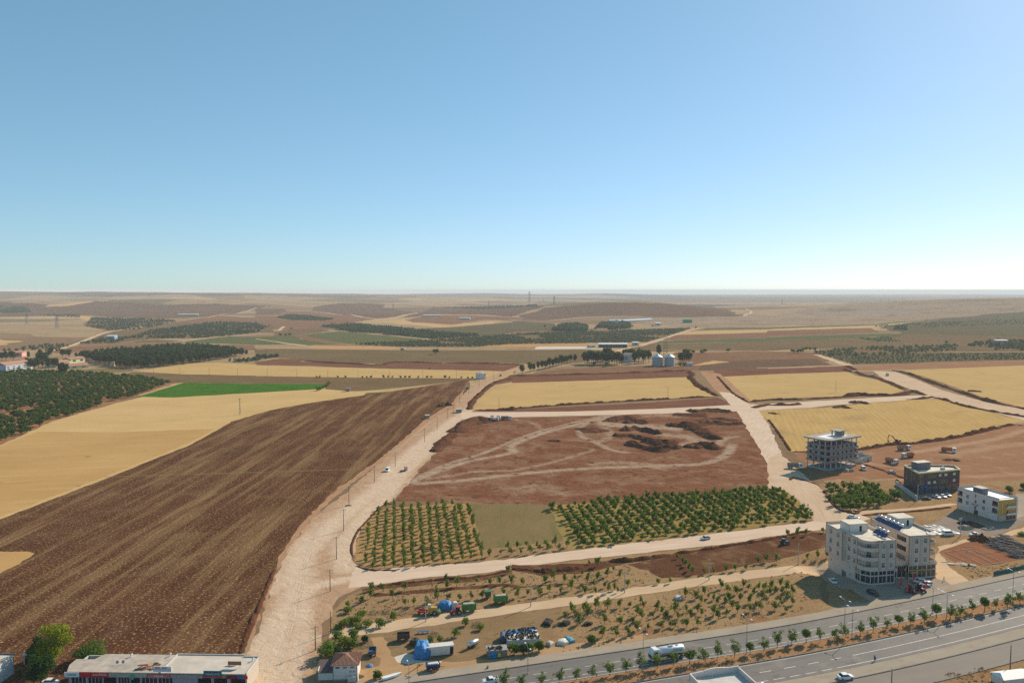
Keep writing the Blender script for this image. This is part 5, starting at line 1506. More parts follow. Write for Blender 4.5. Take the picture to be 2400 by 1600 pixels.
# ---------------------------------------------------------------- white and ochre building
wy = Site('white_ochre_building', (210.7, 339.3), math.atan2(2.7, 9.2), 'white three storey building with an ochre front by the gravel heaps')
W, Dp = 10.2, 21.8
# along the long left side, from back to front
def side(u): return u
hs = [(9.2, 10.3, 9.0, 10.4)]
sd_h = [(5.0, 6.3, 6.2, 7.7), (5.0, 6.3, 3.3, 4.8), (9.5, 10.3, 7.6, 9.0), (9.5, 10.3, 5.0, 6.4), (9.4, 10.3, 2.2, 3.6), (13.7, 15.0, 6.1, 7.6), (13.7, 15.0, 3.2, 4.7), (9.2, 11.4, -.2, 2.0), (18.6, 21.4, 6.3, 8.5), (18.6, 21.4, 3.2, 5.4)]
bk_h = [(.5, 2.8, 6.3, 8.6), (.5, 2.8, 3.2, 5.4)]
wy.wall((0, Dp), (0, 0), -.5, 9.9, .3, WHITEW, sd_h + bk_h)
for h in sd_h[:7]: wy.glaze((0, Dp), (0, 0), h, GLASS, mat('brown_frame', (.14, .10, .09), .6), 0, .1, .09)
wy.glaze((0, Dp), (0, 0), sd_h[7], DARK, STEEL, 1, .15, .1, 'garage_door')
for h in sd_h[8:] + bk_h:
    b = wy.glaze((0, Dp), (0, 0), h, GLASS, STEEL, 1, 1.0, .09, 'balcony_door')
    wy.put(MB().box(-.12, Dp - (h[0] + h[1]) / 2, h[2], .06, h[1] - h[0], .9), 'railing', mat('brown_frame', (.14, .10, .09), .6))
fr_h = [(4.2, 5.6, 6.2, 8.0), (7.2, 8.6, 6.2, 8.0), (4.2, 5.6, 3.2, 5.0), (7.2, 8.6, 3.2, 5.0)]
gr_h = [(4.4, 6.0, .4, 2.2), (6.2, 7.8, .4, 2.2), (8.0, 9.6, .4, 2.2)]
wy.wall((0, 0), (W, 0), -.5, 2.7, .3, mat('buff_stone', (.50, .45, .36), .85), gr_h)
for h in gr_h: wy.glaze((0, 0), (W, 0), h, GLASS_B, mat('maroon_frame', (.28, .06, .06), .6), 1, .12, .14, 'shop_window')
wy.wall((0, -.25), (W, -.25), 2.7, 9.2, .3, YELLOW, fr_h)
for h in fr_h: wy.glaze((0, -.25), (W, -.25), h, GLASS, WHITEF, 0, .1, .16)
wy.put(MB().box(6.3, -.9, 2.7, 5.6, 1.0, .2).box(6.3, -.9, 5.8, 5.6, 1.0, .2).box(6.3, -1.35, 2.9, 5.6, .1, .75).box(6.3, -1.35, 6.0, 5.6, .1, .75), 'balcony', WHITEW)
wy.put(MB().box(9.75, -.45, 2.7, .8, .2, 7.0).box(1.6, -.45, 2.7, .12, .14, 6.4), 'pilaster', WHITEW)
wy.wall((W, -.25), (W, Dp), -.5, 9.9, .3, WHITEW)
wy.wall((W, Dp), (0, Dp), -.5, 9.9, .3, WHITEW)
ROOFW = mat('white_membrane', (.80, .80, .78), .7, var=.05)
wy.solid([(0.3, .1), (W - .3, .1), (W - .3, Dp - .3), (.3, Dp - .3)], 9.2, 9.4, ROOFW, 'roof')
wy.parapet([(0, -.25), (W, -.25), (W, Dp), (0, Dp)], 9.9, 10.1, .34, mat('dark_coping', (.12, .12, .13), .8), 'coping')
wy.put(MB().box(1.9, 11.2, 9.4, 3.6, 4.6, 2.7), 'roof_hut', mat('slate_render', (.14, .14, .16), .7))
wy.put(MB().box(1.9, 11.2, 12.1, 4.0, 5.0, .2), 'hut_roof', PALEC)
wy.put(MB().box(-.35, 13.0, 4.0, .4, .9, .6).box(-.35, 11.0, 4.0, .4, .9, .6), 'air_unit', STEEL)

# ---------------------------------------------------------------- unfinished concrete frame
cf = Site('unfinished_building', (175.2, 435.4), math.atan2(14.1, 22.3), 'unfinished grey concrete frame building with an open top storey')
W, Dp, st = 25.5, 14.0, 3.25
FP = [(2.2, 0), (W, 0), (W, Dp), (0, Dp), (0, 2.0)]
for k in range(6):
    z = 1.1 + k * st
    e = 1.5 if k == 5 else (.9 if k in (2, 3, 4) else 0)
    pl = [(2.2 - e * .5, -e), (W + e, -e), (W + e, Dp + e), (-e, Dp + e), (-e, 2 - e * .5)]
    cf.solid(pl, z - .25 - (.45 if k == 5 else 0), z, GREYC, 'floor_slab')
cf.solid([(4.5, 3), (W - 4, 3), (W - 4, Dp - 3), (4.0, Dp - 3), (4.0, 4)], 1.1 + 5 * st, 1.1 + 5 * st + .06, mat('white_screed', (.74, .74, .72), .8, var=.05), 'roof_screed')
cf.solid(FP, -.4, .85, mat('blue_grey_plinth', (.30, .33, .36), .9, var=.12), 'plinth')
cols = [(2.4, .25), (7.0, .25), (11.6, .25), (16.2, .25), (20.8, .25), (W - .25, .25), (.25, 2.4), (.25, 6), (.25, 10), (.25, Dp - .25), (W - .25, 5), (W - .25, 10), (W - .25, Dp - .25), (6, Dp - .25), (12, Dp - .25), (18, Dp - .25), (9, 7), (16, 7)]
for x, y in cols:
    for k in (0, 4): cf.put(MB().box(x, y, 1.1 + k * st - .002, .42, .42, st - .24), 'column', PALEC)
for k in range(1, 4):
    z = 1.1 + k * st
    hs = [(1.6 + i * 3.9, 3.0 + i * 3.9, z + .9, z + 2.35) for i in range(6)]
    cf.wall((2.2, 0), (W, 0), z - .01, z + st - .26, .25, GREYC, hs)
    for h in hs: cf.glaze((2.2, 0), (W, 0), h, DARK, GREYC, 0, .3, .03, 'window_opening')  # unglazed: a dark sheet fills each opening, the inner shade put into its colour
    hl = [(1.6, 3.0, z + .9, z + 2.35), (5.2, 6.6, z + .9, z + 2.35), (8.6, 11.2, z + .9, z + 2.6)]
    cf.wall((0, Dp), (0, 2), z - .01, z + st - .26, .25, GREYC, hl)
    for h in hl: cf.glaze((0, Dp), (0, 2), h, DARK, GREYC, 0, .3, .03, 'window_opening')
    cf.wall((0, 2), (2.2, 0), z - .01, z + st - .26, .25, GREYC, [(.5, 2.4, z + .8, z + 2.6)])
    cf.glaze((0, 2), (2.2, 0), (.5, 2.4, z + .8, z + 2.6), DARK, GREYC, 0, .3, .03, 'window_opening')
    cf.wall((W, 0), (W, Dp), z - .01, z + st - .26, .25, GREYC)
    cf.wall((W, Dp), (0, Dp), z - .01, z + st - .26, .25, GREYC)
    cf.put(MB().box(-1.0, 11.5, z + .01, .9, 4.5, .9).box(W + .7, .9, z + .01, .5, 2.6, .8), 'balcony', GREYC)
for k in range(26):
    t = k / 26.0
    for x, y in ((2 + t * W, -1.9), (2 + t * W, Dp + 1.8)) if k % 1 == 0 else (): cf.put(MB().tube((x, y, 17.3), (x + .1, y, 18.2), .03, n=4), 'rebar', RUST)
cf.put(MB().box(14.6, 4.3, 17.36, .5, .5, 2.8).box(19.2, 4.3, 17.36, .5, .5, 2.8).box(14.6, 8.6, 17.36, .5, .5, 2.8).box(18.4, 6.6, 17.36, 2.2, 4.6, 2.8), 'stair_core', GREYC)
cf.put(MB().box(16.9, 6.5, 20.16, 6.4, 6.2, .35), 'stair_roof', GREYC)
so = Site('block_walls', A('j', 1240, 745), .45, 'low unfinished grey block walls beside the concrete frame', 'ruin')
so.wall((0, 0), (3.5, -.5), 0, 2.6, .25, PALEC); so.wall((3.5, 1.5), (12.5, 1.5), 0, 2.9, .25, PALEC, [(2, 3.2, 0, 2.1), (5.2, 6.6, 0, 2.1)]); so.wall((12.5, 1.5), (12.5, 8), 0, 3.2, .25, PALEC)
so.wall((12.5, 8), (1.5, 8), 0, 4.4, .25, PALEC); so.wall((1.5, 8), (1.5, 1), 0, 3.6, .25, PALEC)

# ---------------------------------------------------------------- row of shops at the lower left
sp_ = Site('shop_row', (-111.8, 194.8), -.03, 'long low row of workshops with a flat concrete roof and shop signs')
ROOFG = mat('grey_roof_slab', (.42, .36, .30), .92, var=.2, scale=.5, dirt=(.29, .25, .21))
ROOFL = mat('pale_roof_slab', (.52, .46, .39), .92, var=.12, scale=.35, dirt=(.42, .37, .31))
sp_.solid([(0, -.6), (23.6, -.6), (23.6, 9.3), (4.4, 9.3), (3.2, 6.2), (-1.5, 6.2), (-1.5, 3)], 4.25, 4.5, ROOFG, 'roof')
sp_.solid([(23.8, -.6), (45.6, -.6), (45.6, 8.4), (41.5, 8.4), (41.5, 9.3), (23.8, 9.3)], 4.28, 4.52, ROOFL, 'roof')
sp_.put(MB().box(32.6, 9.35, 4.5, 18, .2, .3).box(43.6, 8.5, 4.5, 4.2, .2, .3).box(23.7, 4.4, 4.5, .25, 9.6, .35).box(45.5, 4.0, 4.5, .2, 9.0, .25), 'parapet', PALEC)
bays = [(.6, 4.4), (4.9, 8.6), (8.9, 12.2), (12.6, 15.6), (15.8, 18.2), (18.6, 22.6), (22.9, 26.6), (27.2, 32.6), (32.9, 36.4), (37.0, 40.4), (41.2, 45.0)]
open_b = {2, 4, 8, 9, 10}
hb = [(a, b, .1, 3.1) for i, (a, b) in enumerate(bays) if i not in (7,)]
sp_.wall((0, 0), (45.4, 0), -.1, 4.25, .3, mat('dusty_blue_wall', (.36, .38, .42), .85, var=.15, dirt=(.30, .28, .26)), hb)
for i, (a, b) in enumerate(bays):
    if i == 7: continue
    if i in open_b: sp_.glaze((0, 0), (45.4, 0), (a, b, .1, 3.1), DARK, STEEL, 0, .6, .08, 'garage_opening')  # open bays have no glass; a sheet painted as the shaded interior closes them
    else: sp_.glaze((0, 0), (45.4, 0), (a, b, .1, 3.1), GLASS_B, WHITEF, 3, .15, .08, 'shop_window')
sp_.wall((45.4, 0), (45.4, 9), -.1, 4.28, .3, mat('bare_render', (.50, .43, .35), .9, var=.1)); sp_.wall((45.4, 9), (0, 9), -.1, 4.25, .3, PALEC); sp_.wall((0, 9), (0, 0), -.1, 4.25, .3, PALEC)
sign(sp_, -.6, 3.2, -.75, 3.2, 4.4, WSIGN, 'LUKOIL', mat('navy_letters', (.05, .05, .12), .6), .72)
s1 = sign(sp_, 3.3, 10.6, -.75, 3.2, 4.4, REDP, None, None, 0)
lettering('DAŞ PETROL', WHITET, .62, s1, (8.5, -.84, 3.9), (R(90), 0, 0))
sign(sp_, 10.7, 20.4, -.72, 3.3, 4.3, mat('faded_sign', (.40, .36, .28), .8, var=.25, scale=1.5), None, None, 0)
sign(sp_, 20.6, 26.2, -.75, 3.25, 4.2, mat('pink_sign', (.58, .16, .17), .6, var=.12), 'ÇAKMAK', WHITET, .6)
b2 = sign(sp_, 22.0, 26.6, -.6, 4.75, 6.2, WSIGN, None, None, 0, 'roof_board')
lettering('MEKA', REDT, .55, b2, (23.2, -.7, 5.8), (R(90), 0, 0)); lettering('MAKİ', BLACKT, .5, b2, (24.9, -.7, 5.8), (R(90), 0, 0))
sp_.put(MB().box(24.3, -.69, 5.33, 4.6, .06, .07), 'board_rail', BLACKT, b2)
sign(sp_, 26.4, 34.5, -.72, 3.3, 4.15, mat('dull_fascia', (.36, .30, .28), .8, var=.2), None, None, 0)
b3 = sign(sp_, 34.8, 39.4, -.75, 3.6, 5.3, TEAL, 'YILMAZ OTO', WSIGN, .62)
sp_.put(MB().box(37.1, -.84, 3.62, 4.5, .05, .35), 'sign_strip', REDP, b3)
sign(sp_, 40.4, 43.2, -.72, 3.3, 4.1, mat('dark_red_sign', (.22, .02, .025), .5), None, None, 0)
sign(sp_, 44.9, 45.9, -.72, 3.3, 4.1, REDP, None, None, 0)
sign(sp_, 43.3, 44.8, -.72, 3.3, 4.1, BLUE, None, None, 0)
e = empty('roof_billboard', sp_.root.matrix_basis @ Vector((41.4, 2.6, 4.52)), -.03, 'rusty brown board propped on the pale workshop roof', 'board')
MB().box(0, 0, .75, 3.4, .25, .9).build('panel', WOOD, e); MB().box(-1.3, .2, 0, .08, .08, .8).box(1.3, .2, 0, .08, .08, .8).build('leg', RUST, e)
e = empty('roof_board_blue', sp_.root.matrix_basis @ Vector((40.4, 4.0, 4.52)), -.03, 'small blue board standing on the pale workshop roof', 'board')
MB().box(0, 0, .2, 2.3, .12, .6).build('panel', BLUE, e); MB().box(-.8, 0, 0, .07, .07, .22).box(.8, 0, 0, .07, .07, .22).build('leg', STEEL, e)
for nm, x, y, lb in (('roof_chimney', 12.0, 7.8, 'short white chimney on the left workshop roof'), ('roof_chimney', 22.0, 8.4, 'short white chimney near the roof joint'), ('roof_chimney', 44.6, 6.4, 'small dark flue on the right roof corner')):
    w = sp_.root.matrix_basis @ Vector((x, y, 4.5))
    e = empty(nm, w, 0, lb, 'chimney')
    MB().tube((0, 0, -.05), (0, 0, .7), .16, n=8).build('flue', WHITEF, e); MB().tube((0, 0, .7), (.35, 0, .8), .2, n=8).build('cowl', WHITEF, e)
e = empty('roof_debris', sp_.root.matrix_basis @ Vector((19.8, 2.0, 4.5)), .3, 'broken boards and rusty sheets lying on the workshop roof', 'debris')
rr = random.Random(5)
for k in range(14):
    MB().box(rr.uniform(-3, 2.6), rr.uniform(-1.2, 2.4), .03 + .05 * k * .3, rr.uniform(.8, 2.6), rr.uniform(.3, 1.1), .05, rr.uniform(-.6, .6)).build('board', rr.choice([WOOD, RUST, DARK, mat('faded_orange', (.50, .25, .14), .8)]), e)
for k, x in enumerate((13.6, 15.0)):
    e = empty('satellite_dish', sp_.root.matrix_basis @ Vector((x - 3, 3.6 + .2 * k, 4.5)), .6, 'satellite dish on the left workshop roof, %s from the left' % ordn(k), 'dish')
    MB().tube((0, 0, 0), (0, 0, .6), .03, n=5).build('mast', STEEL, e)
    MB().lathe([(.02, 0), (.25, .05), (.4, .14)], 12).build('reflector', STEEL, e, (0, 0, .6)).rotation_euler = (R(70), 0, 0)
e = empty('green_flag', sp_.root.matrix_basis @ Vector((16.4, -1.0, 0)), 0, 'green flag hanging before the workshops', 'flag')
MB().tube((0, 0, 0), (0, 0, 4.4), .03, n=5).build('pole', STEEL, e)
MB().add([(0, 0, 4.3), (.5, -.15, 4.4), (.8, .05, 4.0), (.75, .1, 3.0), (.4, -.1, 2.8), (.1, 0, 3.1)], [(0, 1, 2, 3, 4, 5)]).build('cloth', mat('green_cloth', (.05, .42, .30), .8), e)

# ---------------------------------------------------------------- tiled pump house by the road
hs_ = Site('tiled_house', (-46.0, 198.6), .06, 'small white house with a hipped red tile roof and lower annex')
hw = [(.6, 1.7, 3.05, 3.55), (2.5, 3.6, 3.05, 3.55), (4.4, 5.5, 3.05, 3.55)]
hs_.wall((0, 0), (6.2, 0), -.6, 4.0, .25, mat('house_white', (.66, .62, .58), .85, var=.06, dirt=(.55, .50, .46)), hw)
for h in hw: hs_.glaze((0, 0), (6.2, 0), h, GLASS, STEEL, 0, .08, .07)
HW = MATS['house_white']
hs_.wall((6.2, 0), (6.2, 6.4), -.6, 4.0, .25, HW); hs_.wall((6.2, 6.4), (0, 6.4), -.6, 4.0, .25, HW); hs_.wall((0, 6.4), (0, 0), -.6, 4.0, .25, HW)
hs_.put(MB().box(3.1, -.03, -.6, 6.3, .06, .9), 'blue_plinth', mat('blue_grey_plinth', (.30, .33, .36), .9))
roof = hs_.put(MB().prism([(-.5, -.5), (6.7, -.5), (6.7, 6.9), (-.5, 6.9)], 3.98, 4.1), 'eaves', PALEC)
ap0, ap1 = (2.9, 3.0, 5.6), (3.3, 3.8, 5.6)
cs = [(-.55, -.55, 4.1), (6.75, -.55, 4.1), (6.75, 6.95, 4.1), (-.55, 6.95, 4.1)]
hs_.put(MB().add(cs + [ap0, ap1], [(0, 1, 4), (1, 2, 5, 4), (2, 3, 5), (3, 0, 4, 5)]), 'roof', TILE)
# rows of half round tiles on each slope, every run a piece of its own
def tile_runs(a, b, apex, nrun, parent):
    a, b, c = Vector(a), Vector(b), Vector(apex)
    n = (b - a).cross(c - a).normalized()
    if n.z < 0: n = -n
    for i in range(nrun):
        t = (i + .5) / nrun
        foot = a.lerp(b, t)
        up = (c - a.lerp(b, .5))
        k = 1 - abs(2 * t - 1)
        e = foot + up * max(.06, k)
        MB().tube(foot + n * .02, e + n * .02, .11, .11, 5).build('tile_run', TILE, parent)
rf = [o for o in hs_.root.children if o.name.startswith('roof')][0]
tile_runs(cs[0], cs[1], ap0, 22, rf); tile_runs(cs[3], cs[0], ap0, 22, rf); tile_runs(cs[1], cs[2], ap1, 22, rf)
hs_.wall((-4.0, .3), (-.05, .3), -.6, 1.9, .25, HW); hs_.wall((-4.0, 5.2), (-4.0, .3), -.6, 2.6, .25, HW)
hs_.put(MB().add([(-4.3, 0, 1.95), (-.02, 0, 1.95), (-.02, 5.4, 3.0), (-4.3, 5.4, 3.0), (-4.3, 0, 2.07), (-.02, 0, 2.07), (-.02, 5.4, 3.12), (-4.3, 5.4, 3.12)], [(3, 2, 1, 0), (4, 5, 6, 7), (0, 1, 5, 4), (1, 2, 6, 5), (2, 3, 7, 6), (3, 0, 4, 7)]), 'annex_roof', mat('dark_sheet', (.12, .085, .08), .8, var=.2))
lettering('H H', RUST, .9, hs_.root, (4.9, -.04, 2.2), (R(90), 0, 0))
hs_.put(MB().box(5.0, -1.2, -.6, 2.2, .15, 2.0).box(6.4, -.6, -.6, .2, 1.6, 2.2), 'yard_wall', PALEC)

# ---------------------------------------------------------------- pale building on the left edge, roof below right centre, corner shed
lw = Site('pale_left_building', (-146.5, 190.0), -.05, 'pale bluish building cut by the left edge of the picture')
lw.wall((0, 0), (15.4, 0), -.2, 4.6, .3, mat('pale_blue_wall', (.50, .54, .58), .85, var=.06)); lw.wall((15.4, 0), (15.4, 13.4), -.2, 4.6, .3, MATS['pale_blue_wall'], [(2.2, 4.0, 1.4, 2.8)])
lw.glaze((15.4, 0), (15.4, 13.4), (2.2, 4.0, 1.4, 2.8), GLASS, WHITEF, 1, .1, .08)
lw.wall((15.4, 13.4), (0, 13.4), -.2, 4.6, .3, MATS['pale_blue_wall'])
lw.solid([(0, -.3), (15.6, -.3), (15.6, 13.7), (0, 13.7)], 4.6, 4.8, ROOFL, 'roof')
lw.put(MB().box(7.8, 13.6, 4.8, 15.6, .25, .3), 'parapet', mat('dark_coping', (.12, .12, .13), .8))
sl = Site('small_shed', A('l', 420, 905), 0, 'small dark shed behind the trees on the left', 'shed')
sl.wall((0, 0), (2.2, 0), 0, 2.3, .2, PALEC, [(.5, 1.6, 0, 2)]); sl.glaze((0, 0), (2.2, 0), (.5, 1.6, 0, 2), DARK, STEEL, 0, .1, .06, 'door'); sl.wall((2.2, 0), (2.2, 2), 0, 2.3, .2, PALEC); sl.wall((2.2, 2), (0, 2), 0, 2.3, .2, PALEC); sl.wall((0, 2), (0, 0), 0, 2.3, .2, PALEC)
sl.put(MB().box(1.1, .9, 2.3, 2.6, 2.5, .12), 'roof', STEEL)
br = Site('parapet_roof_building', (41.9, 182.5, -1.2), .24, 'cream parapet roof of a building at the bottom edge')
L = 12.8
br.wall((L, 0), (0, 0), -.2, 10, .25, WHITEW)
cv = [(0, 0.0), (.25, .25), (.4, .62), (.52, .72), (.62, .62), (.75, .42), (.88, .42), (1, .5)]
m = MB()
for (a, za), (b, zb) in zip(cv, cv[1:]):
    k = 4
    for j in range(k):
        u0, u1 = a + (b - a) * j / k, a + (b - a) * (j + 1) / k
        z0, z1 = 11.0 + za + (zb - za) * j / k, 11.0 + za + (zb - za) * (j + 1) / k
        m.add([(u0 * L, 0, 10), (u1 * L, 0, 10), (u1 * L, 0, z1), (u0 * L, 0, z0), (u0 * L, -.28, 10), (u1 * L, -.28, 10), (u1 * L, -.28, z1), (u0 * L, -.28, z0)], [(0, 3, 2, 1), (4, 5, 6, 7), (3, 7, 6, 2)])
br.put(m, 'curved_parapet', WHITEW)
br.put(MB().box(.12, -6.1, 10.0, .28, 11.6, 1.0).box(L - .12, -6.1, 10.0, .28, 11.6, 1.2), 'parapet', WHITEW)
br.solid([(0, -12), (L, -12), (L, -.02), (0, -.02)], 9.7, 10.0, PALEC, 'roof')
br.wall((0, 0), (0, -12), -.2, 9.7, .25, WHITEW); br.wall((L, -12), (L, 0), -.2, 9.7, .25, WHITEW); br.wall((0, -12), (L, -12), -.2, 9.7, .25, WHITEW)
for i in range(6): solar(br, 2.6 + i * 1.95, -8.8 - i * .12, 10.0, R(180), label='solar water heater on the bottom roof, %s from the left' % ordn(i))
cs_ = Site('corner_shed', A('s', 2352, 1612), .2, 'white roofed shed in the bottom right corner', 'shed')
cs_.wall((0, 0), (9, 0), 0, 2.2, .2, WHITEW); cs_.wall((9, 0), (9, 4), 0, 2.2, .2, WHITEW); cs_.wall((9, 4), (0, 4), 0, 2.2, .2, WHITEW); cs_.wall((0, 4), (0, 0), 0, 2.2, .2, WHITEW)
cs_.put(MB().add([(-.3, -.3, 2.2), (9.3, -.3, 2.2), (9.3, 4.3, 2.2), (-.3, 4.3, 2.2), (.8, 2, 3.0), (9.3, 2, 3.0)], [(0, 1, 5, 4), (2, 3, 4, 5), (3, 0, 4), (1, 2, 5)]), 'roof', WHITEF)

# ---------------------------------------------------------------- white house, road huts
wh = Site('white_house', A('u', 770, 478), .12, 'white two storey house with a hipped roof beside the far bend of the road')
wh.wall((0, 0), (6.0, 0), 0, 6.6, .25, WHITEW, [(2.2, 3.0, 4.8, 5.8)]); wh.glaze((0, 0), (6, 0), (2.2, 3.0, 4.8, 5.8), GLASS, STEEL, 0, .08, .08)
wh.wall((6, 0), (10.0, 2.6), 0, 6.6, .25, WHITEW, [(1, 2, .2, 2.6), (2.8, 4, 3.8, 5.4)]); wh.glaze((6, 0), (10.0, 2.6), (1, 2, .2, 2.6), GLASS, STEEL, 0, .08, .08, 'door'); wh.glaze((6, 0), (10.0, 2.6), (2.8, 4, 3.8, 5.4), GLASS, STEEL, 0, .08, .08)
wh.wall((10.0, 2.6), (7, 11), 0, 6.6, .25, WHITEW); wh.wall((7, 11), (-1, 9), 0, 6.6, .25, WHITEW); wh.wall((-1, 9), (0, 0), 0, 6.6, .25, WHITEW)
wh.put(MB().add([(-.5, -.5, 6.6), (6.2, -.5, 6.6), (10.6, 2.5, 6.6), (7.2, 11.5, 6.6), (-1.5, 9.4, 6.6), (4.2, 5, 8.4)], [(0, 1, 5), (1, 2, 5), (2, 3, 5), (3, 4, 5), (4, 0, 5), (4, 3, 2, 1, 0)]), 'roof', mat('grey_sheet_roof', (.40, .38, .38), .6))
wh.put(MB().box(10.4, 1.2, 0, .25, .25, 3.4).box(10.8, 4.5, 0, .25, .25, 3.4).box(10.4, 3, 3.4, 1.4, 5, .2), 'porch', WHITEW)
def hut(name, fr, x, y, w, d, h, m, rm, label, rz=.1, door=True):
    s = Site(name, A(fr, x, y), rz, label, 'hut')
    hs = [(w * .55, w * .55 + .9, 0, min(2.0, h * .75))] if door else []
    s.wall((0, 0), (w, 0), 0, h, .2, m, hs)
    if door: s.glaze((0, 0), (w, 0), hs[0], DARK, STEEL, 0, .08, .07, 'door')
    s.wall((w, 0), (w, d), 0, h, .2, m); s.wall((w, d), (0, d), 0, h, .2, m); s.wall((0, d), (0, 0), 0, h, .2, m)
    s.put(MB().box(w / 2, d / 2, h, w + .5, d + .5, .2), 'roof', rm)
    return s
hut('transformer_hut', 'u', 285, 1245, 4.6, 3.6, 2.9, mat('green_grey_wall', (.30, .31, .27), .9), PALEC, 'grey green concrete hut at the road junction')
hut('roadside_hut', 'b', 1555, 1258, 3.2, 3.0, 2.6, GREYC, PALEC, 'grey hut with a flat roof on the edge of the ploughed field', door=False)
hut('field_hut', 'b', 825, 1008, 4.0, 3.0, 3.0, mat('grey_block', (.30, .27, .25), .9), STEEL, 'dark grey hut beside the small green wedge')
hut('well_house', 'a', 895, 858, 3.0, 3.0, 3.0, mat('brown_block', (.20, .14, .11), .9), RUST, 'tiny brown hut behind the western orchard')
hut('container_hut', 't', 1985, 535, 10, 5, 4.2, WHITEW, PALEC, 'white hut right of the silos', 0)
hut('gate_house', 'w', 2165, 585, 5.2, 5, 6.4, mat('ochre_wall', (.62, .45, .22), .9), mat('ochre_roof', (.50, .38, .22), .9), 'ochre box building before the pine wood', .2, False)

# ---------------------------------------------------------------- silos, tower, farm
for k, (x, lb) in enumerate(((1540, 'left of the two corrugated steel grain silos'), (1738, 'right of the two corrugated steel grain silos'))):
    c = A('t', x, 540)
    e = empty('grain_silo', c + Vector((0, 6.5, 0)), 0, lb, 'silo')
    m = MB()
    for r_ in range(22): m.lathe([(6.5, r_ * .55), (6.62, r_ * .55 + .18), (6.62, r_ * .55 + .36), (6.5, r_ * .55 + .55)], 32)
    m.build('cylinder', mat('galvanised', (.42, .45, .48), .45, .55, var=.12, scale=.25), e)
    MB().lathe([(6.9, 12.0), (6.85, 12.2), (1.0, 15.6), (1.0, 16.4), (.05, 16.6)], 32).build('cone_roof', mat('roof_steel', (.60, .63, .65), .4, .5, var=.06), e)
    m = MB()
    for j in range(20):
        a = 2 * math.pi * j / 20
        m.tube((6.7 * math.cos(a), 6.7 * math.sin(a), 0), (6.7 * math.cos(a), 6.7 * math.sin(a), 12), .1, n=4)
    m.build('stiffener', STEEL, e)
    m = MB().tube((6.9, -1.4, 0), (6.9, -1.4, 12.3), .08, n=4).tube((6.9, -.8, 0), (6.9, -.8, 12.3), .08, n=4).tube((6.6, -1.1, 12.4), (1, -.2, 16), .1, n=4)
    m.build('ladder', STEEL, e)
def lattice(name, p, h, w0, w1, label, cat, arms=(), thick=1.0):
    e = empty(name, p, rnd.uniform(-.2, .2), label, cat)
    m = MB()
    nseg = max(4, int(h / 4))
    r_ = (.1 + h * .0035) * thick
    for sx, sy in ((-1, -1), (1, -1), (1, 1), (-1, 1)): m.tube((sx * w0, sy * w0, 0), (sx * w1, sy * w1, h), r_, r_ * .7, 4)
    for i in range(nseg):
        z0, z1 = h * i / nseg, h * (i + 1) / nseg
        a, b = w0 + (w1 - w0) * z0 / h, w0 + (w1 - w0) * z1 / h
        for s in (-1, 1):
            m.tube((-a, s * a, z0), (b, s * b, z1), r_ * .55, n=3); m.tube((s * a, -a, z0), (s * b, b, z1), r_ * .55, n=3)
            m.tube((-b, s * b, z1), (b, s * b, z1), r_ * .5, n=3); m.tube((s * b, -b, z1), (s * b, b, z1), r_ * .5, n=3)
    m.build('lattice_mast', mat('pylon_steel', (.16, .16, .17), .6, .3), e)
    for z, L_ in arms:
        MB().tube((-L_, 0, z), (L_, 0, z + .3), r_ * 1.1, n=4).tube((-L_, 0, z), (0, 0, z + h * .06), r_ * .8, n=3).tube((L_, 0, z + .3), (0, 0, z + h * .06), r_ * .8, n=3).build('cross_arm', MATS['pylon_steel'], e)
    return e
lattice('silo_tower', A('t', 1655, 500), 37, 2.6, 2.2, 'tall lattice tower rising behind the two silos', 'tower')
PYL = [('c', 160, 186, 88), ('c', 388, 206, 130), ('c', 292, 186, 150), ('b', 1262, 262, 203), ('b', 2138, 235, 185), ('a', 525, 428, 300), ('a', 248, 388, 278), ('d', 1110, 180, 156), ('d', 1040, 180, 158), ('d', 130, 210, 160), ('b', 120, 248, 212)]
for k, (fr, x, y, t_) in enumerate(sorted(PYL, key=lambda q: src(q[0], q[1], 0)[0])):
    p = A(fr, x, y)
    h = (y - t_) / 3.92 * p.y / FPX
    lattice('power_pylon', p, h, h * .11, h * .025, 'power pylon on the far plain, %s from the left' % ordn(k), 'pylon', ((h * .70, h * .17), (h * .86, h * .13)), 2.2 if p.y > 3500 else 1.4)
def barn(name, fr, x0, y0, x1, y1, d, h, wm, rm, label, open_=False, roofh=1.5):
    a, b = A(fr, x0, y0), A(fr, x1, y1)
    L_ = (b - a).length
    s = Site(name, a, math.atan2(b.y - a.y, b.x - a.x), label)
    if open_:
        for i in range(int(L_ / 8) + 1): s.put(MB().box(i * 8.0, 0, 0, .4, .4, h), 'post', STEEL)
        s.wall((L_, d), (0, d), 0, h, .3, wm)
    else:
        nh = max(1, int(L_ / 9))
        hs = [(L_ * (i + .3) / nh, L_ * (i + .7) / nh, h * .35, h * .75) for i in range(nh)]
        s.wall((0, 0), (L_, 0), 0, h, .3, wm, hs)
        for q in hs: s.glaze((0, 0), (L_, 0), q, GLASS, STEEL, 1, .15, .12)
        s.wall((L_, d), (0, d), 0, h, .3, wm)
    s.wall((L_, 0), (L_, d), 0, h, .3, wm); s.wall((0, d), (0, 0), 0, h, .3, wm)
    s.put(MB().add([(-.8, -.8, h), (L_ + .8, -.8, h), (L_ + .8, d + .8, h), (-.8, d + .8, h), (-.8, d / 2, h + roofh), (L_ + .8, d / 2, h + roofh)], [(0, 1, 5, 4), (2, 3, 4, 5), (3, 0, 4), (1, 2, 5), (3, 2, 1, 0)]), 'roof', rm)
    return s
WR = mat('white_sheet_roof', (.74, .74, .73), .5, var=.05)
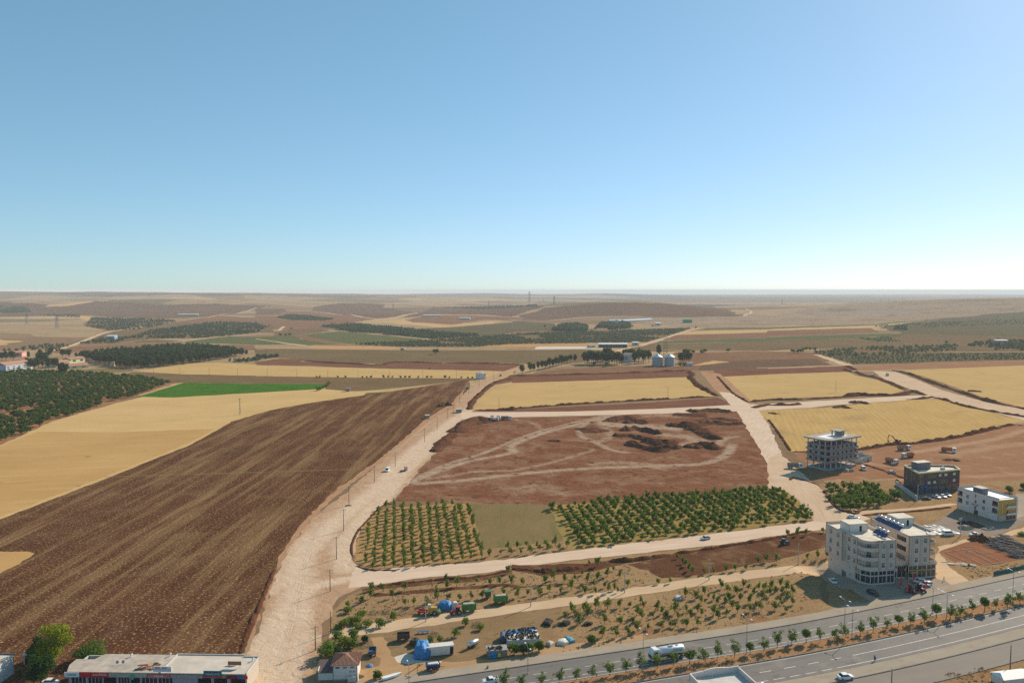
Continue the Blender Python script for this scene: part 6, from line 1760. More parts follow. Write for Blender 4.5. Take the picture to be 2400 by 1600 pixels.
barn('hangar', 'c', 800, 606, 1060, 606, 16, 6, GREYC, WR, 'long open hangar with a white roof beyond the fallow field', True, 2)
barn('hangar_annex', 'c', 1110, 588, 1165, 588, 12, 6, PALEC, WR, 'small annex right of the long white hangar', roofh=1)
barn('concrete_block_stack', 'c', 720, 608, 765, 606, 10, 4, PALEC, mat('olive_roof', (.28, .28, .22), .9), 'low olive shed standing on the white yard', roofh=.6)
barn('poultry_barn', 'a', 1640, 312, 1820, 312, 16, 5, PALEC, WR, 'long white poultry barn on the far left plain')
barn('poultry_barn', 'b', 1540, 320, 1700, 314, 16, 5, PALEC, WR, 'long white barn on the slope in the far centre')
barn('poultry_barn', 'b', 1870, 348, 1965, 348, 16, 6, PALEC, WR, 'short white barn in the far centre fields')
barn('blue_barn', 'a', 980, 530, 1050, 530, 14, 7, mat('barn_blue', (.28, .42, .55), .8), mat('barn_white', (.7, .72, .74), .6), 'small blue and white barn left beyond the pine wood')
barn('green_barn', 'c', 1575, 378, 1655, 378, 14, 10, mat('barn_green', (.02, .26, .11), .7), GREENM, 'bright green hall on the far slope', roofh=2)
barn('greenhouse', 'c', 1000, 372, 1300, 352, 30, 3.5, PALEC, mat('glass_roof', (.50, .54, .58), .35), 'long grey greenhouse roofs below the brown hill', roofh=4)
barn('greenhouse', 'c', 900, 368, 985, 368, 30, 3.5, PALEC, MATS['glass_roof'], 'shorter greenhouse left of the long one', roofh=4)
barn('far_farm', 'c', 1320, 405, 1365, 405, 20, 8, WHITEW, WR, 'small white farm building below the green hall')
barn('grove_house', 'c', 600, 435, 670, 435, 16, 7, WHITEW, WR, 'white house inside the far grove')
barn('pink_house', 'd', 2095, 590, 2205, 590, 16, 10, mat('dusty_pink', (.52, .36, .34), .85), ROOFC, 'pink house among trees on the far right')
barn('grove_villa', 't', 965, 470, 1080, 478, 12, 10, WHITEW, mat('villa_roof', (.42, .33, .28), .9), 'white villa among the trees left of the silos', roofh=3)
# school
barn('dormitory', 'w', 115, 715, 640, 640, 14, 10, SKYB, mat('school_tile', (.40, .20, .14), .9), 'four storey blue and white dormitory behind the western orchard', roofh=3)
dm = [o for o in COL.objects if o.name == 'dormitory'][0]
Ld = (A('w', 115, 715) - A('w', 640, 640)).length
for f in range(4):
    MB().box(Ld / 2, -.5, 1.0 + f * 2.4, Ld, .5, .8).build('balcony_band', WHITEW, dm)
barn('school_hall', 'w', 1110, 600, 1400, 560, 16, 6, LIME, mat('school_tile', (.40, .20, .14), .9), 'lime green school hall with a brown roof, left part', roofh=2)
barn('school_wing', 'w', 1370, 625, 1740, 600, 12, 3.5, LIME, mat('school_tile', (.40, .20, .14), .9), 'low lime green school wing with a brown roof', roofh=3)
barn('school_block', 'w', 1390, 520, 1680, 490, 14, 6, LIME, mat('school_tile', (.40, .20, .14), .9), 'back block of the lime green school', roofh=2)
barn('pink_school', 'w', -60, 390, 430, 385, 18, 6.5, PINKW, mat('pink_roof', (.50, .24, .19), .9), 'long pink building with a red roof on the left edge', roofh=2)
# ================================================================ vehicles
def paintm(name, c, rough=.35): return mat(name, c, rough, 0.0, .04, 1.0, .5)
WCAR, SILV, BLKC = paintm('white_car_paint', (.74, .74, .73)), paintm('silver_car_paint', (.48, .50, .52)), paintm('black_car_paint', (.02, .022, .022))
ORNG, GRNT = paintm('orange_paint', (.46, .15, .035), .5), paintm('trailer_green', (.035, .17, .03), .5)
REDV = paintm('tractor_red', (.42, .035, .03), .45)
DBLUE, NBLUE = paintm('deep_blue', (.02, .12, .34), .6), paintm('navy_blue', (.02, .035, .12), .55)
TYRE = mat('tyre_rubber', (.022, .022, .022), .85, var=.2, scale=4)
RIM = mat('wheel_rim', (.30, .30, .30), .5, .4)
CHAS = mat('chassis', (.05, .05, .055), .7, var=.2)
LAMPM = mat('headlight', (.75, .75, .72), .2, spec=.7)
TARPB, TARPW = mat('blue_tarp', (.03, .20, .46), .55, var=.25, scale=2.5, bump=.06), mat('white_tarp', (.62, .58, .53), .6, var=.15, scale=2, bump=.06)
WHEELS = {}
def wheel(parent, x, y, r, w=.24):
    k = (r, w)
    if k not in WHEELS:
        m = MB().tube((0, -w / 2, 0), (0, w / 2, 0), r, n=14)
        WHEELS[k] = (m.mesh('wheel', TYRE), MB().tube((0, -w / 2 - .015, 0), (0, w / 2 + .015, 0), r * .55, n=10).mesh('rim', RIM))
    o = link_mesh('wheel', WHEELS[k][0], parent, (x, y, r))
    link_mesh('rim', WHEELS[k][1], o)
def hdg(fr, x0, y0, x1, y1):
    a, b = A(fr, x0, y0), A(fr, x1, y1)
    return math.atan2(b.y - a.y, b.x - a.x)
def body_loft(secs, m, parent, name='body'):
    rings = [[(x, -w, zb), (x, w, zb), (x, w, zb + (zt - zb) * .75), (x, w * .88, zt), (x, -w * .88, zt), (x, -w, zb + (zt - zb) * .75)] for x, zb, zt, w in secs]
    return MB().loft(rings).build(name, m, parent)
def car(name, p, h, m, label, style='sedan', cat='car', group=None):
    e = empty(name, p, h, label, cat, group)
    if style == 'van':
        body_loft([(-2.3, .35, 1.95, .86), (-2.2, .28, 2.05, .92), (.9, .28, 2.05, .92), (1.55, .28, 1.25, .9), (2.2, .3, 1.05, .84), (2.35, .4, .75, .7)], m, e)
        MB().add([(1.0, -.78, 1.95), (1.0, .78, 1.95), (1.62, .8, 1.24), (1.62, -.8, 1.24)], [(0, 1, 2, 3)]).build('windscreen', GLASS, e)
        for s in (-1, 1): MB().box(-.6, s * .925, 1.25, 2.9, .02, .55).build('side_window', GLASS, e)
        MB().box(-2.31, 0, 1.3, .02, 1.4, .5).build('rear_window', GLASS, e)
        ax = (-1.5, 1.5)
    else:
        long_roof = style == 'wagon'
        body_loft([(-2.12, .42, .82, .72), (-1.98, .3, .98, .84), (-1.1, .25, 1.0, .88), (0, .24, .98, .88), (.95, .25, .95, .88), (1.85, .3, .8, .84), (2.14, .42, .65, .7)], m, e)
        x0, x1, t0, t1 = (-2.0, 1.05, -1.75, .35) if long_roof else (-1.65, 1.05, -.95, .35)
        if style == 'pickup': x0, t0 = -.75, -.6
        MB().loft([[(x0, -.8, .96), (x1, -.8, .94), (x1, .8, .94), (x0, .8, .96)], [(t0, -.66, 1.4), (t1, -.66, 1.4), (t1, .66, 1.4), (t0, .66, 1.4)]]).build('cabin_glass', GLASS, e)
        MB().box((t0 + t1) / 2, 0, 1.395, t1 - t0 + .12, 1.36, .06).build('roof', m, e)
        if style == 'pickup':
            MB().box(-1.4, .78, .95, 1.3, .08, .25).box(-1.4, -.78, .95, 1.3, .08, .25).box(-2.0, 0, .95, .08, 1.5, .25).build('load_bed', m, e)
        ax = (-1.3, 1.32)
    for x in ax:
        for s in (-1, 1): wheel(e, x, s * .78, .31)
    for s in (-1, 1): MB().box(2.08, s * .55, .56, .08, .32, .14).build('headlight', LAMPM, e)
    return e
def tipper(name, p, h, bed, label, load=True, cab=None, cat='truck', group='tipper trucks on the building site'):
    e = empty(name, p, h, label, cat, group)
    MB().box(-.4, 0, .75, 7.6, .9, .3).build('chassis', CHAS, e)
    c = body_loft([(1.95, .7, 2.95, 1.18), (2.1, .6, 3.0, 1.24), (3.75, .55, 3.0, 1.24), (3.95, .6, 2.6, 1.2)], cab or WCAR, e, 'cab')
    MB().add([(3.9, -1.05, 2.75), (3.9, 1.05, 2.75), (3.99, 1.1, 1.85), (3.99, -1.1, 1.85)], [(3, 2, 1, 0)]).build('windscreen', GLASS, c)
    for s in (-1, 1): MB().box(3.05, s * 1.245, 1.85, 1.1, .02, .75).build('side_window', GLASS, c)
    MB().box(3.98, 0, .75, .06, 2.2, .5).build('bumper', CHAS, c)
    b = MB()
    x0, x1, w, z0, z1 = -4.2, 1.75, 1.22, 1.15, 2.75
    b.box((x0 + x1) / 2, 0, z0, x1 - x0, 2 * w, .12)
    b.box((x0 + x1) / 2, w - .05, z0 + .12, x1 - x0, .1, z1 - z0).box((x0 + x1) / 2, -w + .05, z0 + .12, x1 - x0, .1, z1 - z0).box(x1 - .05, 0, z0 + .12, .1, 2 * w - .2, z1 - z0 + .25).box(x0 + .05, 0, z0 + .12, .1, 2 * w - .2, z1 - z0)
    for i in range(5):
        for s in (-1, 1): b.box(x0 + .6 + i * 1.2, s * (w + .04), z0, .1, .08, z1 - z0 + .1)
    bd = b.build('tipper_bed', bed, e)
    if load:
        MB().loft([[(x0 + .2, -1.0, 2.0), (x1 - .2, -1.0, 2.0), (x1 - .2, 1.0, 2.0), (x0 + .2, 1.0, 2.0)], [(x0 + 1.5, -.3, 2.85), (x1 - 1.2, -.3, 2.95), (x1 - 1.2, .3, 2.95), (x0 + 1.5, .3, 2.85)]]).build('soil_load', MATS['heap_soil'], bd)
    for x in (-3.2, -1.9, 2.9):
        for s in (-1, 1): wheel(e, x, s * .98, .52, .36)
    return e
def tractor(name, p, h, m, label, cat='tractor'):
    e = empty(name, p, h, label, cat)
    body_loft([(-.2, .7, 1.35, .38), (.2, .6, 1.45, .42), (1.7, .65, 1.35, .4), (1.95, .7, 1.15, .34)], m, e, 'bonnet')
    c = MB().loft([[(-1.2, -.62, 1.2), (-.1, -.62, 1.2), (-.1, .62, 1.2), (-1.2, .62, 1.2)], [(-1.15, -.58, 2.35), (-.25, -.58, 2.35), (-.25, .58, 2.35), (-1.15, .58, 2.35)]]).build('cab', GLASS, e)
    MB().box(-.7, 0, 2.35, 1.25, 1.35, .12).build('cab_roof', m, c)
    MB().box(-.7, 0, .7, 1.2, .8, .5).build('transmission', CHAS, e)
    for s in (-1, 1):
        MB().box(-.8, s * .85, 1.35, 1.2, .4, .1).build('mudguard', m, e)
        wheel(e, -.8, s * .85, .75, .4); wheel(e, 1.4, s * .7, .42, .26)
    MB().tube((.9, .3, 1.4), (.9, .3, 2.2), .05, n=6).build('exhaust', CHAS, e)
    return e
def trailer(name, p, h, m, label, L=4.2, w=1.1, hh=1.5, load=None, cat='trailer'):
    e = empty(name, p, h, label, cat)
    b = MB().box(0, 0, .8, L, 2 * w, .12).box(0, w - .04, .92, L, .08, hh).box(0, -w + .04, .92, L, .08, hh).box(L / 2 - .04, 0, .92, .08, 2 * w - .16, hh).box(-L / 2 + .04, 0, .92, .08, 2 * w - .16, hh)
    for i in range(4):
        for s in (-1, 1): b.box(-L / 2 + .3 + i * (L - .6) / 3, s * (w + .03), .8, .08, .06, hh + .1)
    b.build('body', m, e)
    if load is not None:
        MB().loft([[(-L / 2 + .1, -w + .1, hh * .6 + .9), (L / 2 - .1, -w + .1, hh * .6 + .9), (L / 2 - .1, w - .1, hh * .6 + .9), (-L / 2 + .1, w - .1, hh * .6 + .9)],
                   [(-L / 2 + .5, -w * .5, hh + 1.05), (L / 2 - .5, -w * .5, hh + 1.0), (L / 2 - .5, w * .5, hh + 1.1), (-L / 2 + .5, w * .5, hh + 1.0)]]).build('load', load, e)
    MB().tube((L / 2, 0, .7), (L / 2 + 1.3, 0, .55), .06, n=6).build('drawbar', CHAS, e)
    for x in (-L * .3, L * .3):
        for s in (-1, 1): wheel(e, x, s * (w - .15), .4, .24)
    return e

car('white_van', A('x', 850, 500), hdg('x', 905, 440, 830, 520), WCAR, 'white van on the dirt road beside the poles', 'van', 'van')
car('silver_car', A('g', 1316, 590), hdg('g', 1345, 582, 1285, 592), SILV, 'silver car raising dust on the road below the bushy orchard', 'sedan')
car('white_saloon', A('z', 382, 515), hdg('z', 300, 515, 465, 500), WCAR, 'white saloon car on the service road at the bottom edge', 'sedan')
car('white_pickup', A('o', 1290, 1558), hdg('o', 1420, 1545, 1140, 1580), WCAR, 'white pickup on the highway at the bottom edge', 'pickup', 'pickup')
car('white_junction_car', A('h', 573, 446), hdg('h', 548, 438, 600, 448), WCAR, 'white car behind the left wing at the junction', 'sedan')
car('orange_pickup', A('h', 597, 412), hdg('h', 635, 402, 555, 418), ORNG, 'orange pickup beside the white car at the junction', 'pickup', 'pickup')
car('parked_saloon', A('h', 440, 882), hdg('h', 470, 892, 410, 862), WCAR, 'white saloon in the shade left of the apartments', 'sedan')
car('black_pickup', A('h', 715, 965), hdg('h', 675, 940, 760, 975), BLKC, 'black pickup parked before the apartments', 'pickup', 'pickup')
car('white_estate', A('h', 1030, 886), hdg('h', 1095, 890, 990, 878), WCAR, 'white car before the shops, the left of two', 'wagon')
car('white_estate', A('h', 1075, 905), hdg('h', 1100, 900, 1030, 905), WCAR, 'white car before the shops, the right of two', 'wagon')
car('silver_estate', A('h', 845, 140), hdg('h', 820, 138, 868, 134), SILV, 'silver estate car between dark building and concrete frame', 'wagon')
car('site_van', A('h', 650, 118), hdg('h', 628, 95, 668, 122), WCAR, 'white van at the foot of the concrete frame', 'van', 'van')
for k, (x, y) in enumerate(((850, 780), (955, 772), (1035, 748))): car('forecourt_car', A('k', x, y), hdg('k', x - 55, y - 30, x + 65, y + 10), WCAR, 'white car before the dark building, %s from the left' % ordn(k), 'sedan', 'car', 'cars before the dark building')
car('black_car', A('k', 670, 812), hdg('k', 600, 800, 740, 800), BLKC, 'black car in the shade before the dark building', 'sedan')
car('roadside_pickup', A('h', 1405, 565), hdg('h', 1440, 560, 1370, 562), WCAR, 'white pickup behind the red excavation', 'pickup', 'pickup')
car('parked_van', A('h', 1228, 562), hdg('h', 1170, 560, 1260, 560), WCAR, 'white van beside the stacked sheets right of the apartments', 'van', 'van')
car('corner_car', A('l', 930, 1275), hdg('l', 850, 1260, 1030, 1260), WCAR, 'white car at the bottom edge before the workshops', 'sedan')

GREYB, PINKB = mat('grey_bed', (.24, .22, .20), .8, var=.2), mat('dusty_orange_bed', (.40, .22, .16), .8, var=.15)
tipper('tipper_truck', A('y', 1000, 962), hdg('y', 890, 935, 1130, 925), PINKB, 'tipper truck under the excavator at the field bank', True)
tipper('tipper_truck', A('y', 1880, 1000), hdg('y', 1740, 960, 2020, 985), ORNG, 'orange tipper truck farthest right on the graded ground', False)
tipper('tipper_truck', A('y', 1065, 1110), hdg('y', 1165, 1085, 975, 1105), ORNG, 'orange tipper truck driving left over the graded ground', True)
tipper('tipper_truck', A('y', 760, 1225), hdg('y', 665, 1165, 855, 1215), PINKB, 'tipper truck nearest to the dark building', True)
tipper('tipper_truck', A('h', 185, 108), hdg('h', 135, 98, 235, 104), GREYB, 'grey tipper truck left of the concrete frame', True)
for k, (x, y, x0, y0, x1, y1) in enumerate(((1112, 1412, 1108, 1330, 1114, 1430), (1238, 1418, 1290, 1330, 1215, 1420), (1440, 1408, 1330, 1395, 1545, 1395))):
    tipper('parked_tipper', A('u', x, y), hdg('u', x0, y0, x1, y1), GREYB, 'parked tipper truck under the cross road, %s from the left' % ordn(k), True, None, 'truck', 'tipper trucks parked under the cross road')
tipper('far_tipper', A('d', 967, 866), hdg('d', 1005, 835, 935, 860), ORNG, 'orange tipper truck coming down the far right road', True)
tipper('far_tipper', A('d', 1098, 862), hdg('d', 1060, 830, 1105, 865), GREYB, 'grey truck in dust on the far right road', True)
tipper('far_tipper', A('b', 1350, 628), hdg('b', 1320, 626, 1380, 628), GREYB, 'tiny truck on the far pale road left of the lone tree', True)
tractor('red_field_tractor', A('u', 1300, 408), hdg('u', 1355, 385, 1260, 400), REDV, 'red tractor on the road past the white house')
tractor('pale_tractor', A('u', 555, 690), hdg('u', 520, 680, 600, 690), WCAR, 'white tractor on the field edge left of the far road')
tractor('teal_tractor', A('h', 115, 625), hdg('h', 60, 620, 150, 610), TEAL, 'dark teal tractor on the dark soil left of the apartments')
for k, (x, y) in enumerate(((965, 955), (1035, 945))): tractor('red_show_tractor', A('h', x + 5, y), hdg('h', x - 30, y - 25, x + 35, y + 10), paintm('dark_red', (.20, .02, .02)), 'dark red tractor for sale before the shops, %s from the left' % ordn(k))
for k, (x, y) in enumerate(((897, 922), (942, 965), (1072, 945), (985, 890))):
    e = empty('flag_banner', A('h', x, y), .2, 'red banner flag before the shops, %s in line' % ordn(k), 'banner', 'banner flags before the shops')
    MB().tube((0, 0, 0), (0, 0, 3.6), .04, n=5).build('pole', STEEL, e)
    MB().add([(.03, 0, .9), (.7, .05, .9), (.75, -.02, 3.3), (.03, 0, 3.6)], [(0, 1, 2, 3)]).build('cloth', mat('banner_red', (.55, .03, .08), .7), e)
    MB().box(0, 0, 0, .5, .5, .08).build('base', CHAS, e)

# tanker lorry
e = empty('tanker_truck', A('q', 400, 475), hdg('q', 640, 430, 170, 505), 'white tanker lorry with a turquoise pattern on the highway', 'truck')
MB().box(-.6, 0, .8, 9.6, .9, .3).build('chassis', CHAS, e)
c = body_loft([(2.6, .7, 3.3, 1.2), (2.8, .6, 3.45, 1.25), (4.2, .55, 3.45, 1.25), (4.75, .6, 2.6, 1.22), (4.85, .6, 1.2, 1.2)], WCAR, e, 'cab')
MB().add([(4.3, -1.08, 3.25), (4.3, 1.08, 3.25), (4.8, 1.1, 2.0), (4.8, -1.1, 2.0)], [(3, 2, 1, 0)]).build('windscreen', GLASS, c)
for s in (-1, 1): MB().box(3.7, s * 1.255, 2.0, 1.1, .02, .9).build('side_window', GLASS, c)
MB().box(4.87, 0, .9, .05, 2.0, .9).build('grille', CHAS, c)
tk = MB().loft([[(x, r * 1.16 * math.cos(a), 2.35 + r * math.sin(a)) for a in [2 * math.pi * k / 20 for k in range(20)]] for x, r in ((2.35, .5), (2.2, .95), (2.0, 1.1), (-4.9, 1.1), (-5.1, .95), (-5.25, .5))]).build('tank', WCAR, e, smooth=True)
MB().box(-1.2, 0, 3.42, 1.2, .7, .22).box(-3.2, 0, 3.42, .6, .6, .15).build('manhole', TANK, tk)
TQ = mat('turquoise', (.02, .36, .42), .4)
for i in range(5):
    for j in range(5):
        a = .62 - i * .19
        for s in (-1, 1):
            MB().add([(-4.6 + j * .62 + i * .16 + dx, s * 1.285 * math.cos(a + da), 2.35 + 1.11 * math.sin(a + da)) for dx, da in ((0, 0), (.5, 0), (.58, .13), (.08, .13))], [(0, 1, 2, 3)]).build('pattern', TQ, tk)
for s, r_ in ((1, 180), (-1, 0)): lettering('PETROL', mat('grey_letters', (.20, .20, .22), .6), .75, tk, (.6, s * 1.31, 1.98), (R(90), 0, R(r_)))
for x in (-4.2, -3.0, -1.8, 3.7):
    for s in (-1, 1): wheel(e, x, s * 1.0, .52, .36)
MB().box(-5.3, 0, .8, .15, 2.2, .4).build('rear_bar', REDV, e)

# excavator
e = empty('excavator', A('y', 860, 825), hdg('y', 900, 820, 720, 815), 'orange tracked excavator on top of the field bank', 'excavator')
for s in (-1, 1):
    MB().loft([[(x, s * 1.15 - .3, z), (x, s * 1.15 + .3, z)][::1] + [(x, s * 1.15 + .3, z2), (x, s * 1.15 - .3, z2)] for x, z, z2 in ((-2.1, .35, .6), (-1.8, .02, .9), (1.8, .02, .9), (2.1, .35, .6))]).build('track', CHAS, e)
MB().box(-.5, 0, 1.1, 3.4, 2.6, 1.2).box(-1.7, 0, 1.1, 1.0, 2.5, 1.5).build('upper_body', ORNG, e)
MB().box(.65, .85, 1.15, 1.3, .95, 1.7).build('cab', GLASS, e)
MB().sweep([(1.0, 0, 2.0), (3.0, 0, 4.6), (5.2, 0, 5.4)], [.35, .42, .25], 6).build('boom', ORNG, e)
MB().sweep([(5.0, 0, 5.6), (5.6, 0, 3.6), (5.7, 0, 2.0)], [.28, .3, .16], 6).build('stick', ORNG, e)
MB().loft([[(5.3, -.6, 1.8), (5.3, .6, 1.8), (6.2, .6, 1.9), (6.2, -.6, 1.9)], [(4.9, -.6, .9), (4.9, .6, .9), (5.6, .6, .5), (5.6, -.6, .5)]]).build('bucket', CHAS, e)

# ---------------------------------------------------------------- farm yard
trailer('green_trailer', A('o', 945, 425), hdg('o', 850, 415, 1040, 400), GRNT, 'green box trailer behind the red tractor by the track', 4.4, 1.1, 1.7, mat('grain', (.42, .38, .28), .9))
trailer('green_trailer', A('o', 1455, 290), hdg('o', 1365, 280, 1550, 265), GRNT, 'green box trailer standing alone among small trees', 4.4, 1.1, 1.7, MATS['grain'])
e = empty('green_sprayer', A('o', 1250, 210), .2, 'tall green spreader behind the lone green trailer', 'machine')
MB().box(0, 0, .7, 1.7, 1.6, 1.7, top=(1.1, 1.1)).build('hopper', paintm('sprayer_green', (.03, .13, .06)), e); MB().box(1.3, 0, 2.0, 1.0, .3, .12).build('chute', TEAL, e)
MB().tube((.8, 0, 1), (1.2, .4, 0), .05, n=5).build('leg', CHAS, e)
for s in (-1, 1): wheel(e, -.2, s * .75, .45, .25)
tractor('red_tractor', A('o', 740, 470), hdg('o', 800, 440, 650, 465), REDV, 'red tractor coupled to the green trailer by the track')
trailer('red_cart', A('o', 205, 465), hdg('o', 280, 460, 130, 450), REDV, 'low red cart left of the pole by the track', 3.0, .9, .35)
e = empty('yellow_harvester', A('o', 370, 470), .15, 'old yellow harvester with green reel beside the pole', 'harvester')
YG = paintm('harvester_yellow', (.40, .28, .05), .7)
MB().box(0, 0, .9, 3.0, 1.6, 1.5, top=(.8, .9)).build('body', YG, e); MB().box(-1.0, 0, 2.4, 1.0, 1.2, .9).build('cab', mat('harvester_cab', (.55, .50, .42), .8), e)
MB().tube((1.9, -1.3, .7), (1.9, 1.3, .7), .55, n=10).build('reel', paintm('reel_green', (.05, .16, .05)), e); MB().tube((.4, .6, 2.2), (1.9, 1.2, 3.0), .12, n=6).build('spout', YG, e)
for s in (-1, 1): wheel(e, .5, s * .95, .7, .35); wheel(e, -1.1, s * .8, .42, .25)
def mound_cover(name, fr, pts, h, m, label, cat='stack', seed=1, rough=.12, z0=0):
    """covered stack: lumpy cloth over a footprint given by photo pixels"""
    poly = [A(fr, x, y) for x, y in pts]
    c = sum((p for p in poly), Vector()) / len(poly)
    mb = MB()
    rings = []
    for k, (f, z) in enumerate(((1.0, 0), (.97, .55), (.88, .82), (.62, 1.0), (.25, 1.06))):
        ring = []
        n = len(poly)
        for i in range(n):
            for j in range(4):
                p = poly[i].lerp(poly[(i + 1) % n], j / 4)
                q = c + (p - c) * f
                d = 1 + rough * noise.noise(Vector((q.x * .9, q.y * .9, seed + k)))
                ring.append((c.x + (q.x - c.x) * d, c.y + (q.y - c.y) * d, h * z * (1 + 1.2 * rough * noise.noise(Vector((q.x * .8, q.y * .8, seed + 7)))) + z0))
        rings.append(ring)
    mb.loft(rings)
    o = mb.build(name, m)
    return tag(o, label, cat)
mound_cover('tarped_stack', 'o', [(60, 1180), (200, 1200), (345, 1150), (300, 1010), (110, 1030)], 3.3, TARPB, 'tall stack under a blue tarpaulin beside the white box', seed=2)
mound_cover('bale_stack', 'o', [(440, 400), (640, 420), (690, 380), (660, 340), (480, 340)], 2.2, TARPB, 'long bale stack under a blue sheet behind the harvester', seed=3)
mound_cover('sheet_heap', 'o', [(670, 400), (780, 400), (760, 345), (690, 340)], 2.0, TARPW, 'white sheeted heap at the right end of the blue bales', seed=4)
mound_cover('sheet_heap', 'p', [(1785, 520), (1990, 540), (2080, 500), (1990, 410), (1820, 430)], 1.0, TARPW, 'white sheeted heap beside the highway verge', seed=5)
mound_cover('sheet_heap', 'p', [(2000, 430), (2120, 490), (2230, 450), (2150, 380), (1960, 360)], .9, mat('teal_tarp', (.06, .28, .40), .6, var=.3, scale=2), 'turquoise sheeted heap right of the white one', seed=6)
mound_cover('sheet_heap', 'p', [(1520, 520), (1640, 570), (1740, 510), (1620, 450)], .9, mat('rag_cloth', (.48, .42, .34), .8, var=.35, scale=3), 'ragged heap of cloth left of the white sheet', seed=7)
mound_cover('brush_pile', 'o', [(0, 960), (110, 1000), (190, 960), (150, 910), (40, 910)], 1.5, mat('brush', (.07, .06, .045), .95, var=.5, scale=5, bump=.2), 'dark brush pile behind the tall blue stack', seed=8, rough=.3)
e = empty('white_container', A('o', 478, 1105), hdg('o', 350, 1110, 600, 1085), 'white box body standing on the yard', 'container')
MB().box(0, 0, .25, 7.6, 2.3, 2.4).build('box', mat('box_white', (.66, .62, .56), .7, var=.08, dirt=(.5, .45, .38)), e); MB().box(0, 0, 2.65, 7.8, 2.5, .1).build('roof', TARPW, e)
MB().box(3.2, -1.16, .3, .9, .04, 2.0).build('door', DARK, e); MB().box(-2.5, 0, 0, .5, 2, .25).box(2.5, 0, 0, .5, 2, .25).build('skid', CHAS, e)
e = empty('tank_trailer', A('o', 1010, 990), hdg('o', 950, 990, 1060, 940), 'silver tank trailer standing in the yard', 'trailer')
MB().loft([[(x, r * math.cos(a), 1.25 + r * math.sin(a)) for a in [2 * math.pi * k / 16 for k in range(16)]] for x, r in ((-1.9, .3), (-1.75, .7), (1.75, .7), (1.9, .3))]).build('tank', TANK, e, smooth=True)
MB().box(0, 0, .45, 3.8, .7, .12).build('frame', CHAS, e); MB().tube((1.9, 0, .5), (2.9, 0, .4), .06, n=5).build('drawbar', CHAS, e)
for s in (-1, 1): wheel(e, -.3, s * .7, .4, .22)
trailer('blue_trailer', A('o', 372, 1355), hdg('o', 290, 1360, 460, 1340), NBLUE, 'navy trailer loaded with white sacks beside the pavement', 3.6, 1.0, .9, TARPW)
trailer('blue_cart', A('n', 1120, 415), hdg('n', 1130, 260, 1115, 440), mat('cart_blue', (.05, .10, .17), .7, var=.15), 'blue grey cart right of the tiled house', 3.2, 1.0, .7)
trailer('rusty_trailer', A('n', 1690, 150), hdg('n', 1610, 120, 1790, 110), mat('rust_bed', (.11, .07, .055), .9, var=.3), 'dark rusty trailer beside the track', 3.6, 1.0, 1.2)
e = empty('orange_crate', A('n', 2250, 740), .1, 'orange crate beside the navy trailer', 'crate')
MB().box(0, 0, 0, 1.2, .9, .12).box(0, .42, .12, 1.2, .06, .7).box(0, -.42, .12, 1.2, .06, .7).box(.57, 0, .12, .06, .78, .7).box(-.57, 0, .12, .06, .78, .7).build('crate_body', ORNG, e)
e = empty('white_trough', A('n', 1470, 850), hdg('n', 1345, 855, 1630, 770), 'long white trough lying near the pavement', 'trough')
MB().loft([[(x, -w, .25), (x, w, .25), (x, w * 1.25, .85), (x, -w * 1.25, .85)] for x, w in ((-2.6, .35), (-1.5, .5), (1.2, .45), (2.8, .12))]).build('hull', WHITEF, e); MB().box(-1.2, 0, 0, .2, .8, .25).box(1.0, 0, 0, .2, .8, .25).build('support', CHAS, e)
e = empty('steel_derrick', A('n', 1945, 770), .3, 'rusty slanting pole on a post near the pavement', 'post')
MB().tube((0, 0, 0), (0, 0, 2.6), .07, n=6).build('post', RUST, e); MB().tube((-3.2, -.3, .3), (1.5, .2, 2.4), .09, n=6).build('beam', RUST, e); MB().tube((.5, .1, 1.9), (.5, .1, 2.6), .18, n=8).build('counterweight', RUST, e)
e = empty('blue_bench', A('o', 218, 770), .15, 'long blue feed rack on legs beside the track', 'rack')
MB().box(0, 0, .6, 3.4, .8, .12).build('top', DBLUE, e)
for x in (-1.4, 0, 1.4): MB().box(x, 0, 0, .1, .7, .6).build('leg', CHAS, e)
e = empty('umbrella', A('n', 1065, 745), 0, 'blue sunshade standing over a bush', 'sunshade')
MB().tube((0, 0, 0), (0, 0, 2.2), .04, n=5).build('pole', STEEL, e); MB().lathe([(.02, 2.4), (.8, 2.1), (1.15, 1.75)], 10).build('canopy', mat('shade_blue', (.08, .16, .30), .7), e)
# silage clamp with tyres, shed beside it
e = empty('silage_clamp', (0, 0, 0), 0, 'big silage clamp under plastic weighted with tyres', 'silage clamp')
cl = [A('p', 580, 545), A('p', 1410, 500), A('p', 1290, 200), A('p', 560, 300)]
c = sum(cl, Vector()) / 4
H_ = 1.6
m = MB()
m.loft([[p[:] for p in cl], [(c + (p - c) * .97 + Vector((0, 0, H_))) for p in cl]])
m.build('silage_block', TARPW, e)
half = [cl[0].lerp(cl[3], .5), cl[1].lerp(cl[2], .75), cl[2], cl[3]]
MB().add([(c + (p - c) * .96 + Vector((0, 0, H_ + .02))) for p in half], [(0, 1, 2, 3)]).build('blue_sheet', TARPB, e)
def tyre_mesh(r0=.30, r1=.13):
    mb = MB()
    n, k = 10, 5
    vs = [((r0 + r1 * math.cos(2 * math.pi * j / k)) * math.cos(2 * math.pi * i / n), (r0 + r1 * math.cos(2 * math.pi * j / k)) * math.sin(2 * math.pi * i / n), r1 * math.sin(2 * math.pi * j / k)) for i in range(n) for j in range(k)]
    mb.add(vs, [(i * k + j, ((i + 1) % n) * k + j, ((i + 1) % n) * k + (j + 1) % k, i * k + (j + 1) % k) for i in range(n) for j in range(k)])
    return mb.mesh('tyre', TYRE)
TY = tyre_mesh()
